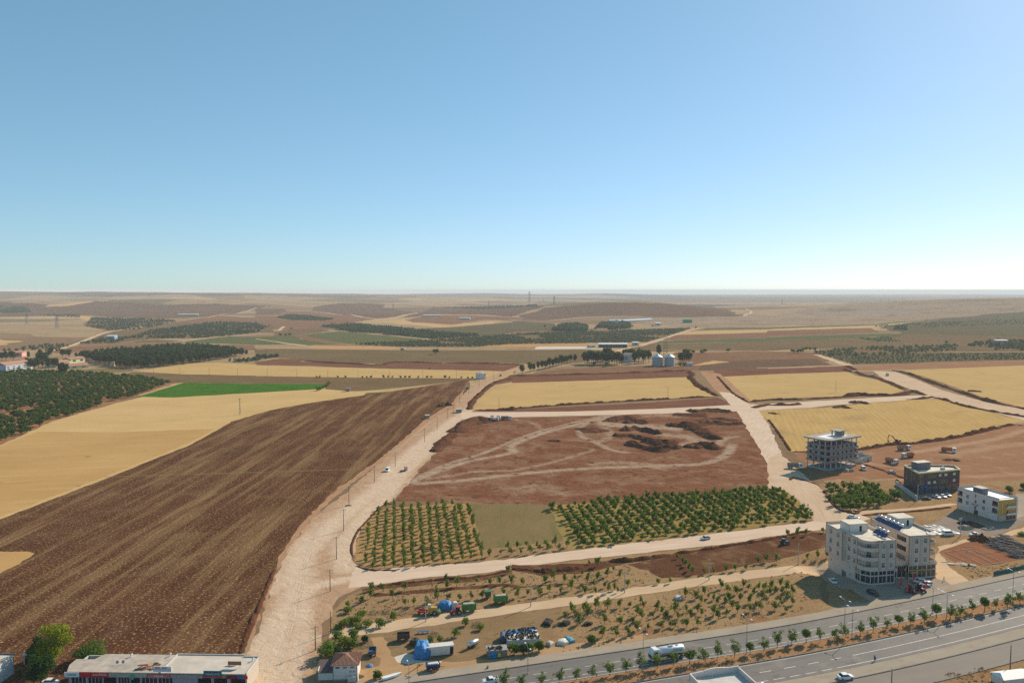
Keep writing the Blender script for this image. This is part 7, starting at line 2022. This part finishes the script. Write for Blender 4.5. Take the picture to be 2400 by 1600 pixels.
for i in range(13):
    for j in range(8):
        u, v = (i + .5 + rnd.uniform(-.3, .3)) / 13, (j + .5 + rnd.uniform(-.3, .3)) / 8
        if rnd.random() < .25: continue
        p = cl[0].lerp(cl[1], u).lerp(cl[3].lerp(cl[2], u), v)
        q = c + (p - c) * .95
        o = link_mesh('tyre', TY, e, (q.x, q.y, H_ + .16), 0)
        o.rotation_euler = (rnd.uniform(-.5, .5), rnd.uniform(-.5, .5), 0)
for i in range(12):
    q = cl[0].lerp(cl[3], i / 12.0)
    o = link_mesh('tyre', TY, e, (q.x - .3, q.y, rnd.uniform(.4, 1.8)), 0)
    o.rotation_euler = (0, R(80), rnd.uniform(-.3, .3))
e = Site('tyre_shed', A('p', 130, 835), hdg('p', 130, 835, 640, 800), 'low shed with tyres on its roof and a blue tarpaulin', 'shed')
e.wall((0, 0), (5.4, 0), 0, 2.0, .15, mat('shed_wall', (.26, .21, .17), .9, var=.2)); e.wall((5.4, 0), (5.4, 3), 0, 2.0, .15, MATS['shed_wall']); e.wall((5.4, 3), (0, 3), 0, 2.0, .15, MATS['shed_wall']); e.wall((0, 3), (0, 0), 0, 2.0, .15, MATS['shed_wall'])
e.put(MB().box(2.7, 1.5, 2.0, 5.8, 3.4, .12), 'roof', mat('shed_roof', (.30, .28, .26), .9, var=.2))
e.put(MB().box(1.6, -.06, .1, 2.1, .08, 1.5).box(1.6, -.25, .1, 2.0, .4, .5), 'blue_sheet', TARPB)
e.put(MB().box(3.2, -.4, .5, .9, .7, .9, top=(.8, .8)), 'yellow_drum', mat('yellow_drum_paint', (.55, .42, .05), .6))
for k in range(16):
    o = link_mesh('tyre', TY, e.root, (rnd.uniform(.3, 4.2), rnd.uniform(.3, 2.7), 2.28), 0)
    o.rotation_euler = (R(rnd.choice([0, 70])), 0, rnd.uniform(0, 3))
mound_cover('tyre_heap', 'p', [(430, 500), (560, 500), (560, 300), (430, 330)], 2.0, mat('dark_bale', (.05, .08, .14), .7, var=.4, scale=3), 'dark wrapped bales at the left end of the silage', 'bales', seed=9)
mound_cover('tyre_heap', 'g', [(205, 1175), (260, 1185), (280, 1150), (230, 1140)], 1.0, mat('black_scrap', (.03, .028, .027), .9, var=.5, scale=4, bump=.2), 'black scrap heap left of the small trees', 'scrap heap', seed=10, rough=.35)
mound_cover('tyre_heap', 'g', [(320, 1180), (380, 1180), (400, 1160), (350, 1150)], .9, MATS['black_scrap'], 'black scrap heap right of the other one', 'scrap heap', seed=11, rough=.35)
mound_cover('tyre_heap', 'g', [(480, 1180), (535, 1178), (550, 1165), (500, 1158)], .7, MATS['black_scrap'], 'small black scrap heap under the lone bush', 'scrap heap', seed=12, rough=.35)
mound_cover('rubble_heap', 'g', [(1100, 1000), (1150, 1010), (1165, 990), (1115, 975)], .9, mat('rubble', (.45, .43, .41), .9, var=.35, scale=3, bump=.2), 'pale rubble heap on the red patch among small trees', 'rubble heap', seed=13, rough=.35)

def brush(name, fr, x, y, r, h, label, n=90, m=None):
    """heap of dry branches"""
    mb = MB()
    rr = random.Random(int(x * 7 + y))
    for _ in range(n):
        a, d = rr.uniform(0, 6.28), r * rr.random() ** .5
        p = Vector((math.cos(a) * d, math.sin(a) * d, h * (1 - (d / r) ** 2) * rr.random()))
        v = Vector((rr.gauss(0, 1), rr.gauss(0, 1), rr.gauss(0, .45))).normalized() * rr.uniform(.5, 1.3)
        mb.tube(p, p + v, .035, .015, 3, cap=False)
    o = mb.build(name, m or TWIG, None, A(fr, x, y))
    return tag(o, label, 'brushwood', kind=None)
brush('branch_pile', 'f', 720, 1315, 2.2, 1.6, 'pile of dry branches beside the tiled house bushes')
brush('branch_pile', 'f', 800, 1095, 1.8, 1.2, 'pile of dry grey branches among the green bushes')
brush('branch_pile', 'f', 880, 1090, 1.6, 1.1, 'pile of dry branches right of the other grey one')
brush('branch_pile', 'f', 1010, 1090, 2.6, 1.6, 'large pile of dry branches left of the red cart')
brush('branch_pile', 'o', 380, 800, 1.6, 1.1, 'pile of dry branches beside the blue rack')
brush('branch_pile', 'o', 1080, 650, 1.8, 1.2, 'pile of dry branches beside the yard bush')

# ---------------------------------------------------------------- yard bushes and the big trees lower left
def bush(name, fr, x, y, r, h, m, label, n=420, size=.5, cat='bush', stems=True):
    p = A(fr, x, y)
    sd_ = int(x * 3 + y)
    rr = random.Random(sd_)
    e = empty(name, p, rr.uniform(0, 6), label, cat)
    bl = [(0, 0, h * .55, r * .75, r * .75, h * .45)] + [(rr.uniform(-.55, .55) * r, rr.uniform(-.55, .55) * r, h * rr.uniform(.35, .75), r * .5, r * .5, h * .28) for _ in range(6)]
    link_mesh('crown', crown_mesh('crown', m, bl, n, size, sd_), e)
    link_mesh('trunk', trunk_mesh('trunk', h * .35, .05 + r * .03, 5, sd_, r * .5), e)
    return e
for k, (x, y, r, h, m) in enumerate(((470, 1405, 2.6, 4.4, LEAF_BUSHY), (505, 1370, 2.4, 4.2, LEAF_BUSHY), (560, 1300, 2.4, 3.6, LEAF_BUSHY), (600, 1330, 2.6, 3.4, LEAF_YOUNG), (670, 1275, 1.8, 3.2, LEAF_BUSHY), (660, 1330, 2.2, 2.6, LEAF_BUSHY), (560, 1375, 1.6, 2.2, LEAF_DARK), (740, 1290, 1.2, 2.0, LEAF_DARK))):
    bush('yard_bush', 'f', x, y, r, h, m, 'green bush behind the tiled house, %s in line' % ordn(k))
for k, (x, y, r, h, m) in enumerate(((600, 1190, 1.9, 2.6, LEAF_BUSHY), (690, 1160, 2.0, 2.4, LEAF_YOUNG), (690, 1195, 1.8, 1.8, LEAF_YOUNG), (755, 1180, 1.9, 2.0, LEAF_YOUNG), (845, 1185, 1.7, 2.8, LEAF_BUSHY), (935, 1140, 1.2, 3.0, LEAF_YOUNG), (620, 1090, 1.6, 2.2, LEAF_YOUNG), (720, 1110, 2.2, 1.6, LEAF_YOUNG), (640, 1150, 2.4, 1.4, LEAF_YOUNG), (560, 1200, 1.6, 1.2, LEAF_YOUNG))):
    bush('track_bush', 'f', x, y, r, h, m, 'green bush in the overgrown corner above the track, %s in line' % ordn(k), 300, .45)
for k, (x, y, r, h, m) in enumerate(((330, 945, 1.2, 2.8, LEAF_YOUNG), (480, 930, 1.2, 2.6, LEAF_YOUNG), (725, 820, 1.6, 2.6, LEAF_BUSHY), (895, 650, 1.2, 2.6, LEAF_YOUNG), (1130, 720, 1.5, 2.0, LEAF_YOUNG))):
    bush('yard_shrub', 'o', x, y, r, h, m, 'shrub in the farm yard, %s in line' % ordn(k), 260, .4)
bush('pavement_bush', 'n', 1200, 860, 1.3, 2.4, LEAF_BUSHY, 'round bush beside the white trough')
bush('highway_bush', 'g', 540, 1295, 1.4, 2.4, LEAF_BUSHY, 'dark round bush right of the sheeted heaps')
for k, (x, y) in enumerate(((760, 740), (1000, 740), (1120, 720), (1370, 660))): bush('clamp_bush', 'p', x, y, 1.7, 3.0, LEAF_DARK if k in (1,) else LEAF_BUSHY, 'dense bush before the silage clamp, %s from the left' % ordn(k))
def big_tree(name, fr, x, y, H, r, m, label, n, size, lift=.25):
    p = A(fr, x, y)
    rr = random.Random(int(x + y))
    e = empty(name, p, 0, label, 'tree')
    bl = [(0, 0, H * .55, r * .6, r * .6, H * .36)]
    for k in range(16):
        a, z = rr.uniform(0, 6.28), rr.uniform(lift, .92)
        d = r * .72 * (1 - abs(z - .5) * .7)
        bl.append((math.cos(a) * d, math.sin(a) * d, H * z, r * .38, r * .38, H * .12))
    link_mesh('crown', crown_mesh('crown', m, bl, n, size, int(x), hollow=.3), e)
    link_mesh('trunk', trunk_mesh('trunk', H * .4, .2, 7, int(y), r * .6), e)
big_tree('golden_tree', 'l', 1010, 930, 11.8, 4.5, LEAF_GOLD, 'tall yellow green tree behind the left end of the workshops', 5200, .42)
big_tree('dark_leafy_tree', 'l', 700, 880, 7.0, 2.9, LEAF_DARK, 'dark tree behind the front dark one at lower left', 2200, .4, .3)
big_tree('dark_front_tree', 'l', 760, 1330, 8.6, 3.3, LEAF_DARK, 'dark green tree at the bottom edge left of the workshops', 3600, .4)
big_tree('mid_green_tree', 'l', 640, 960, 5.5, 2.2, LEAF_BUSHY, 'mid green tree between the two dark ones at lower left', 1500, .4)
bush('roof_bush', 'l', 1680, 850, 5.2, 4.6, LEAF_BUSHY, 'wide round bush behind the workshop roof', 2200, .45, 'bush')
bush('cone_bush', 'l', 350, 1170, .9, 2.4, LEAF_BUSHY, 'small cone shaped bush beside the pale left building', 500, .3)
bush('garden_tree', 'k', 2100, 690, 2.6, 3.6, LEAF_BUSHY, 'green garden tree behind the white building', 500, .6)
bush('garden_tree', 'k', 2345, 630, 2.2, 3.4, LEAF_BUSHY, 'green garden tree cut by the right edge', 500, .6)
bush('edge_shrub', 'r', 2330, 270, 2.0, 1.6, LEAF_YOUNG, 'pale green shrub at the right edge beside the track', 300, .5)
# dry tufts on the rough plots and the median: too many to count
TUFT = [crown_mesh('crown', LEAF_DRY, [(0, 0, .1, .5, .5, .16)], 10, .4, 1200 + i) for i in range(4)]
def tufts(spec, step, s, label, m=LEAF_DRY, keep=.3):
    sp = grid_in(spec, step, step, .3, .5, keep)
    sp = [q for q in sp if noise.noise(Vector((q[2] / 7, q[3] / 7, 2))) > -.1]
    mass('dry_grass_tufts', m, TUFT, [(q[2], q[3], hgt(q[2], q[3]), s * rnd.uniform(.6, 1.5)) for q in sp], label, 'grass')
tufts('v 770 1400 860 1350 1100 1325 1500 1275 1480 1340 1300 1368 1050 1402 850 1428', 1.1, .8, 'dry tufts on the plot above the track')
tufts('v 1290 1400 1600 1352 1900 1315 1860 1370 1840 1408 1600 1452 1400 1482 1290 1496', 1.1, .8, 'dry tufts on the plot above the highway')
tufts('r 1330 1060 1280 900 1560 850 2352 760 2600 720 2600 800 1790 985 1450 1070', .9, .9, 'dry grass beside the red excavation')
tufts('z 1250 470 1700 420 2352 290 2900 200 2900 564 1300 564', .8, .8, 'dry grass below the service road')
sp = []
for d in np.arange(-16.3, -11.8, .55):
    for p in off(float(d)):
        for _ in range(2):
            if rnd.random() < .13: sp.append((p.x + rnd.uniform(-1.5, 1.5), p.y + rnd.uniform(-.3, .3), .14, rnd.uniform(.5, 1.2)))
mass('median_grass', LEAF_DRY, TUFT, sp, 'dry grass tufts along the highway median', 'grass')

# ---------------------------------------------------------------- poles, lamps, cables
CONC = mat('pole_concrete', (.45, .42, .38), .9, var=.1)
WOODP = mat('pole_wood', (.17, .12, .09), .9, var=.2)
def pole(name, fr, x, y, top, label, m=WOODP, arm=1.0, ins=3, group=None, scale=1.0):
    p = A(fr, x, y)
    h = (y - top) / FR[fr][2] * p.y / FPX * scale
    e = empty(name, p, .45, label, 'pole', group)
    MB().tube((0, 0, -.2), (0, 0, h), .17, .10, 8).build('shaft', m, e)
    if arm:
        a = MB().box(0, 0, h - .5, arm * 2, .12, .12).build('cross_arm', STEEL, e)
        for i in range(ins):
            xx = (i / (ins - 1) * 2 - 1) * (arm - .1) if ins > 1 else 0
            MB().tube((xx, 0, h - .38), (xx, 0, h - .12), .05, n=6).build('insulator', WHITEF, a)
    return e, p, h
line = []
for k, (fr, x, y, t, m) in enumerate((('f', 405, 1345, 1170, WOODP), ('f', 505, 945, 785, WOODP), ('f', 548, 725, 566, WOODP), ('f', 597, 530, 380, WOODP), ('f', 633, 362, 225, WOODP), ('f', 806, 200, 90, WOODP), ('f', 948, 93, -5, WOODP), ('b', 1548, 1475, 1345, WOODP), ('b', 1665, 1358, 1240, WOODP), ('b', 1762, 1265, 1160, WOODP), ('b', 1817, 1208, 1080, WOODP), ('b', 1872, 1127, 1000, WOODP), ('b', 1955, 1035, 950, WOODP), ('b', 2050, 960, 880, WOODP), ('b', 2185, 910, 815, WOODP))):
    line.append(pole('roadside_pole', fr, x, y, t, 'power pole on the left dirt road, %s from the front' % ordn(k), m, 1.1, 3, 'power poles along the left dirt road'))
for k, ((e0, p0, h0), (e1, p1, h1)) in enumerate(zip(line[:9], line[1:10])):
    mb = MB()
    for s in (-1, 0, 1):
        pts = []
        for j in range(9):
            t = j / 8
            q = p0.lerp(p1, t) + Vector((s * .95 * math.cos(.45), s * .95 * math.sin(.45), 0))
            pts.append((q.x, q.y, h0 * (1 - t) + h1 * t - .1 - 1.1 * 4 * t * (1 - t) * .6))
        mb.sweep(pts, .014, 3)
    tag(mb.build('power_cables', CHAS), 'thin cables between road poles, %s span from the front' % ordn(k), 'cable', 'cables along the left dirt road')
pole('short_post', 'f', 508, 1230, 1072, 'bare post beside the pink soil edge', WOODP, 0)
for k, (fr, x, y, t) in enumerate((('f', 1155, 1150, 985), ('g', 127, 1048, 898), ('g', 766, 955, 800), ('g', 1341, 866, 715), ('h', 205, 762, 612))): pole('pale_track_pole', fr, x, y, t, 'pale concrete pole along the lower track, %s from the left' % ordn(k), CONC, .35, 2, 'pale poles along the lower track')
pole('site_pole', 'k', 1255, 1445, 1110, 'pale pole before the black gravel heap', CONC, 1.0, 3)
pole('corner_pole', 'h', 1018, 332, 214, 'pale pole at the corner of the dark building', CONC, .4, 2)
for k, (fr, x, y, t) in enumerate((('a', 1213, 822, 775), ('a', 1410, 836, 780), ('a', 1653, 846, 785), ('a', 1922, 857, 790), ('a', 2182, 862, 798), ('b', 103, 868, 803), ('b', 375, 872, 806), ('b', 660, 877, 812), ('b', 938, 880, 812), ('b', 1228, 882, 812), ('b', 1533, 885, 814), ('b', 1842, 888, 815))): pole('strip_pole', fr, x, y, t, 'pole along the long stubble strip, %s from the left' % ordn(k), WOODP, .8, 3, 'poles along the long stubble strip')
for k, (fr, x, y, t) in enumerate((('c', 1432, 1075, 965), ('d', 623, 1014, 902), ('b', 2233, 1170, 1062), ('c', 1868, 1128, 1092))): pole('field_pole', fr, x, y, t, 'pole standing in the stubble fields, %s of four' % ordn(k), WOODP, .9, 3, 'poles in the stubble fields')
p = A('a', 2205, 1220)
lattice('lattice_pole', p, 13.4, .45, .15, 'slim lattice pole in the left stubble', 'pole', ((12.2, 1.1),), .45)
pole('verge_pole', 'z', 890, 640, 390, 'slim pole at the bottom edge near the white saloon', WOODP, .3, 1)
pole('verge_pole', 'z', 2198, 440, 110, 'tall pole beside the service road on the right', WOODP, .3, 1)
def lamp(fr, x, y, top, label, two=True, rz=0.33):
    p = A(fr, x, y)
    h = (y - top) / FR[fr][2] * p.y / FPX
    e = empty('street_lamp', p, rz, label, 'street lamp', 'street lamps along the highway')
    MB().tube((0, 0, 0), (0, 0, h - .6), .11, .06, 8).build('mast', STEEL, e)
    MB().tube((0, 0, 0), (0, 0, .3), .2, n=8).build('base', PALEC, e)
    for s in ((-1, 1) if two else (1,)):
        MB().sweep([(0, 0, h - .7), (0, s * .4, h - .25), (0, s * 1.7, h)], [.06, .05, .04], 6).build('arm', STEEL, e)
        MB().box(0, s * 1.95, h - .06, .3, .7, .14).build('lamp_head', WHITEF, e)
for k, (fr, x, y, t, two) in enumerate((('f', 1042, 1580, 1430, False), ('g', 108, 1505, 1305, True), ('g', 891, 1490, 1200, True), ('g', 1596, 1372, 1105, True), ('h', 521, 1180, 988, True), ('h', 571, 1262, 1048, True), ('h', 1119, 1092, 905, True), ('h', 1215, 1132, 948, True), ('h', 1665, 992, 792, True))):
    lamp(fr, x, y, t, 'street lamp on the highway, %s from the left' % ordn(k), two)

# ---------------------------------------------------------------- building materials right of the apartments
e = empty('sheet_stacks', A('h', 1140, 540), .25, 'stacks of pale boards and sheets behind the right wing', 'board stacks')
for i in range(5):
    for j in range(9):
        MB().box(-9 + j * 2.0 + rnd.uniform(-.3, .3), 7.5 - i * 2.4 - .25 * j + rnd.uniform(-.3, .3), 0, 1.5, 2.0, rnd.uniform(.25, .7), rnd.uniform(-.15, .15)).build('board_stack', rnd.choice([WHITEW, PALEC, WHITEF, PALEC]), e)
tb = MB()
quad = [A('r', 1650, 470), A('r', 2352, 760), A('r', 2560, 560), A('r', 2000, 290), A('r', 1720, 330)]
qc = sum(quad, Vector()) / 5
cnt = 0
for _ in range(900):
    p = qc + Vector((rnd.uniform(-16, 16), rnd.uniform(-14, 14), 0))
    if not inside(quad, p.x, p.y): continue
    tb.box(p.x, p.y, rnd.uniform(0, .9), rnd.uniform(2.5, 4.5), .18, .14, -.75 + rnd.uniform(-.25, .25), mi=0 if rnd.random() < .75 else 1)
tag(tb.build('timber_pile', [mat('weathered_timber', (.075, .072, .075), .9, var=.3), mat('grey_timber', (.24, .23, .22), .9, var=.2)]), 'dark mass of scaffold timbers beside the red excavation', 'timber', kind='stuff')
e = empty('foundation_beams', (0, 0, 0), 0, 'pale foundation strips laid out in the red excavation', 'foundation')
for x0, y0, x1, y1 in ((890, 580, 1340, 770), (1120, 570, 1550, 790), (1280, 540, 1750, 770), (900, 580, 1450, 500), (1450, 550, 1900, 740), (1300, 575, 1420, 590), (1480, 590, 1740, 600), (1250, 480, 1400, 470), (1560, 830, 2050, 750)):
    a, b = A('r', x0, y0), A('r', x1, y1)
    d = b - a
    MB().box((a.x + b.x) / 2, (a.y + b.y) / 2, 0, d.length, .22, .16, math.atan2(d.y, d.x)).build('strip_footing', mat('dusty_footing', (.34, .24, .18), .9, var=.3, dirt=(.26, .14, .09)), e)
e = empty('concrete_rubble', A('r', 1150, 800), -.35, 'grey slabs tipped beside the red excavation', 'rubble')
for k in range(16): MB().box(rnd.uniform(-5, 5), rnd.uniform(-1.2, 1.2), rnd.uniform(0, .35), rnd.uniform(1, 2.6), rnd.uniform(.3, .8), .14, rnd.uniform(-.4, .4)).build('slab', PALEC, e)
e = empty('sign_boards', A('r', 1375, 850), .2, 'small notice boards before the red excavation', 'board')
MB().box(-.9, 0, .2, 1.0, .08, 1.1).build('board', mat('dark_notice', (.12, .11, .10), .8), e); MB().box(1.5, -.3, .1, 1.1, .08, .6).build('board', WHITEF, e); MB().box(-.9, 0, 0, .08, .08, .2).box(1.5, -.3, 0, .08, .08, .12).build('leg', STEEL, e)
fa, fb, fc = A('r', 1790, 1010), A('r', 2140, 935), A('r', 2640, 800)
e = empty('mesh_fence', (0, 0, 0), 0, 'green mesh fence beside the pavement on the right', 'fence')
GM = mat('green_mesh', (.035, .13, .10), .8, var=.2)
pts = spline([fa.to_2d(), fb.to_2d(), fc.to_2d()], 2.0)
for i, (p, q) in enumerate(zip(pts, pts[1:])):
    d = q - p
    MB().box((p.x + q.x) / 2, (p.y + q.y) / 2, .05, d.length - .06, .04, 1.5 + .15 * math.sin(i * 1.7), math.atan2(d.y, d.x)).build('mesh_panel', GM, e)
    MB().tube((p.x, p.y, 0), (p.x, p.y, 1.8), .04, n=5).build('post', STEEL, e)
# generator trailer on the dirt road
e = empty('site_trailer', A('x', 1140, 505), hdg('x', 1060, 500, 1240, 470), 'low flat trailer with a beige cabinet on the dirt road', 'trailer')
MB().box(0, 0, .5, 4.6, 1.6, .18).build('flatbed', CHAS, e); MB().box(1.6, 0, .68, 1.2, 1.4, 1.9).build('cabinet', mat('beige_cabinet', (.50, .40, .32), .8), e); MB().box(-1.5, 0, .68, 1.2, 1.2, .3).build('pallet', GREYB, e)
for x in (-1, .6):
    for s in (-1, 1): wheel(e, x, s * .75, .35, .2)

# ---------------------------------------------------------------- people
SKIN = mat('skin', (.42, .26, .18), .6)
def person(p, h, shirt, trousers, label, pose='stand', extra=None):
    J = {'pel': (0, 0, .95), 'chest': (0, 0, 1.28), 'neck': (0, 0, 1.47), 'head': (.01, 0, 1.60), 'crown': (.01, 0, 1.72),
         'hl': (0, .10, .90), 'kl': (.03, .11, .50), 'al': (-.02, .11, .09), 'tl': (.14, .12, .04), 'hr': (0, -.10, .90), 'kr': (.03, -.11, .50), 'ar': (-.02, -.11, .09), 'tr': (.14, -.12, .04),
         'sl': (0, .19, 1.40), 'el': (-.02, .26, 1.13), 'wl': (.05, .27, .88), 'fl': (.07, .27, .76), 'sr': (0, -.19, 1.40), 'er': (-.02, -.26, 1.13), 'wr': (.05, -.27, .88), 'fr': (.07, -.27, .76)}
    if pose == 'sit':
        for k in ('pel', 'chest', 'neck', 'head', 'crown', 'hl', 'hr', 'sl', 'sr', 'el', 'er', 'wl', 'wr', 'fl', 'fr'): J[k] = (J[k][0], J[k][1], J[k][2] - .72)
        for s, k in ((1, 'l'), (-1, 'r')): J['k' + k] = (.40, s * .15, .45); J['a' + k] = (.42, s * .14, .08); J['t' + k] = (.58, s * .15, .04); J['w' + k] = (.28, s * .2, .42); J['f' + k] = (.36, s * .16, .42)
    if pose == 'walk':
        J['kl'] = (.16, .1, .52); J['al'] = (.16, .1, .09); J['tl'] = (.31, .11, .05); J['kr'] = (-.06, -.1, .5); J['ar'] = (-.26, -.1, .14); J['tr'] = (-.12, -.11, .05); J['wl'] = (-.12, .27, .92); J['fl'] = (-.14, .27, .80); J['wr'] = (.18, -.26, .95); J['fr'] = (.22, -.26, .84)
    E_ = [('pel', 'chest'), ('chest', 'neck'), ('neck', 'head'), ('head', 'crown'), ('pel', 'hl'), ('hl', 'kl'), ('kl', 'al'), ('al', 'tl'), ('pel', 'hr'), ('hr', 'kr'), ('kr', 'ar'), ('ar', 'tr'), ('chest', 'sl'), ('sl', 'el'), ('el', 'wl'), ('wl', 'fl'), ('chest', 'sr'), ('sr', 'er'), ('er', 'wr'), ('wr', 'fr')]
    RD = {'pel': .15, 'chest': .17, 'neck': .06, 'head': .10, 'crown': .07, 'h': .10, 'k': .065, 'a': .045, 't': .04, 's': .075, 'e': .05, 'w': .035, 'f': .035}
    ks = list(J)
    me = bpy.data.meshes.new('body')
    me.from_pydata([J[k] for k in ks], [(ks.index(a), ks.index(b)) for a, b in E_], [])
    o = bpy.data.objects.new('person', me)
    COL.objects.link(o)
    md = o.modifiers.new('skin', 'SKIN')
    for i, k in enumerate(ks):
        r_ = RD.get(k) or RD[k[0]]
        me.skin_vertices[0].data[i].radius = (r_, r_)
    me.skin_vertices[0].data[0].use_root = True
    o.modifiers.new('sub', 'SUBSURF').levels = 1
    bpy.context.view_layer.update()
    dg = bpy.context.evaluated_depsgraph_get()
    ev = bpy.data.meshes.new_from_object(o.evaluated_get(dg))
    bpy.data.objects.remove(o)
    for m in (SKIN, shirt, trousers, BLACKT): ev.materials.append(m)
    base = -.72 if pose == 'sit' else 0
    for f in ev.polygons:
        z = f.center.z - base if pose == 'sit' else f.center.z
        low = f.center.z < (.32 if pose == 'sit' else .95) or (pose == 'sit' and f.center.x > .12 and f.center.z < .5)
        f.material_index = 3 if f.center.z < .09 else (2 if low else (1 if z < 1.49 and not (abs(f.center.y) > .22 and z < 1.12) else (3 if z > 1.66 else 0)))
        f.use_smooth = True
    o = link_mesh('person', ev, None, p, h)
    return tag(o, label, 'person')
person(A('r', 880, 1105), hdg('r', 880, 1105, 800, 1090), mat('lilac_shirt', (.45, .38, .45), .8), mat('dark_trousers', (.04, .04, .05), .9), 'person in a light shirt walking before the shops', 'walk')
person(A('z', 705, 320), hdg('z', 705, 320, 620, 340), mat('blue_shirt', (.10, .14, .35), .8), MATS['dark_trousers'], 'person in blue standing on the near pavement with a blue bag', 'stand')
e = empty('blue_bag', A('z', 712, 318), .4, 'blue bag carried by the person on the near pavement', 'bag')
MB().loft([[(-.22, -.12, .35), (.22, -.12, .35), (.22, .12, .35), (-.22, .12, .35)], [(-.26, -.14, .8), (.26, -.14, .8), (.26, .14, .8), (-.26, .14, .8)], [(-.2, -.05, .95), (.2, -.05, .95), (.2, .05, .95), (-.2, .05, .95)]]).build('sack', DBLUE, e); MB().sweep([(-.12, 0, .93), (-.08, 0, 1.1), (.08, 0, 1.1), (.12, 0, .93)], .02, 4).build('handle', CHAS, e)
person(A('o', 1252, 1335), hdg('o', 1252, 1335, 1180, 1360), mat('olive_shirt', (.24, .22, .04), .8), MATS['dark_trousers'], 'person in olive yellow sitting on the highway pavement', 'sit')
person(A('h', 272, 373), 1.0, mat('blue_work', (.08, .10, .2), .8), MATS['dark_trousers'], 'tiny person at the corner of the bushy orchard', 'stand')
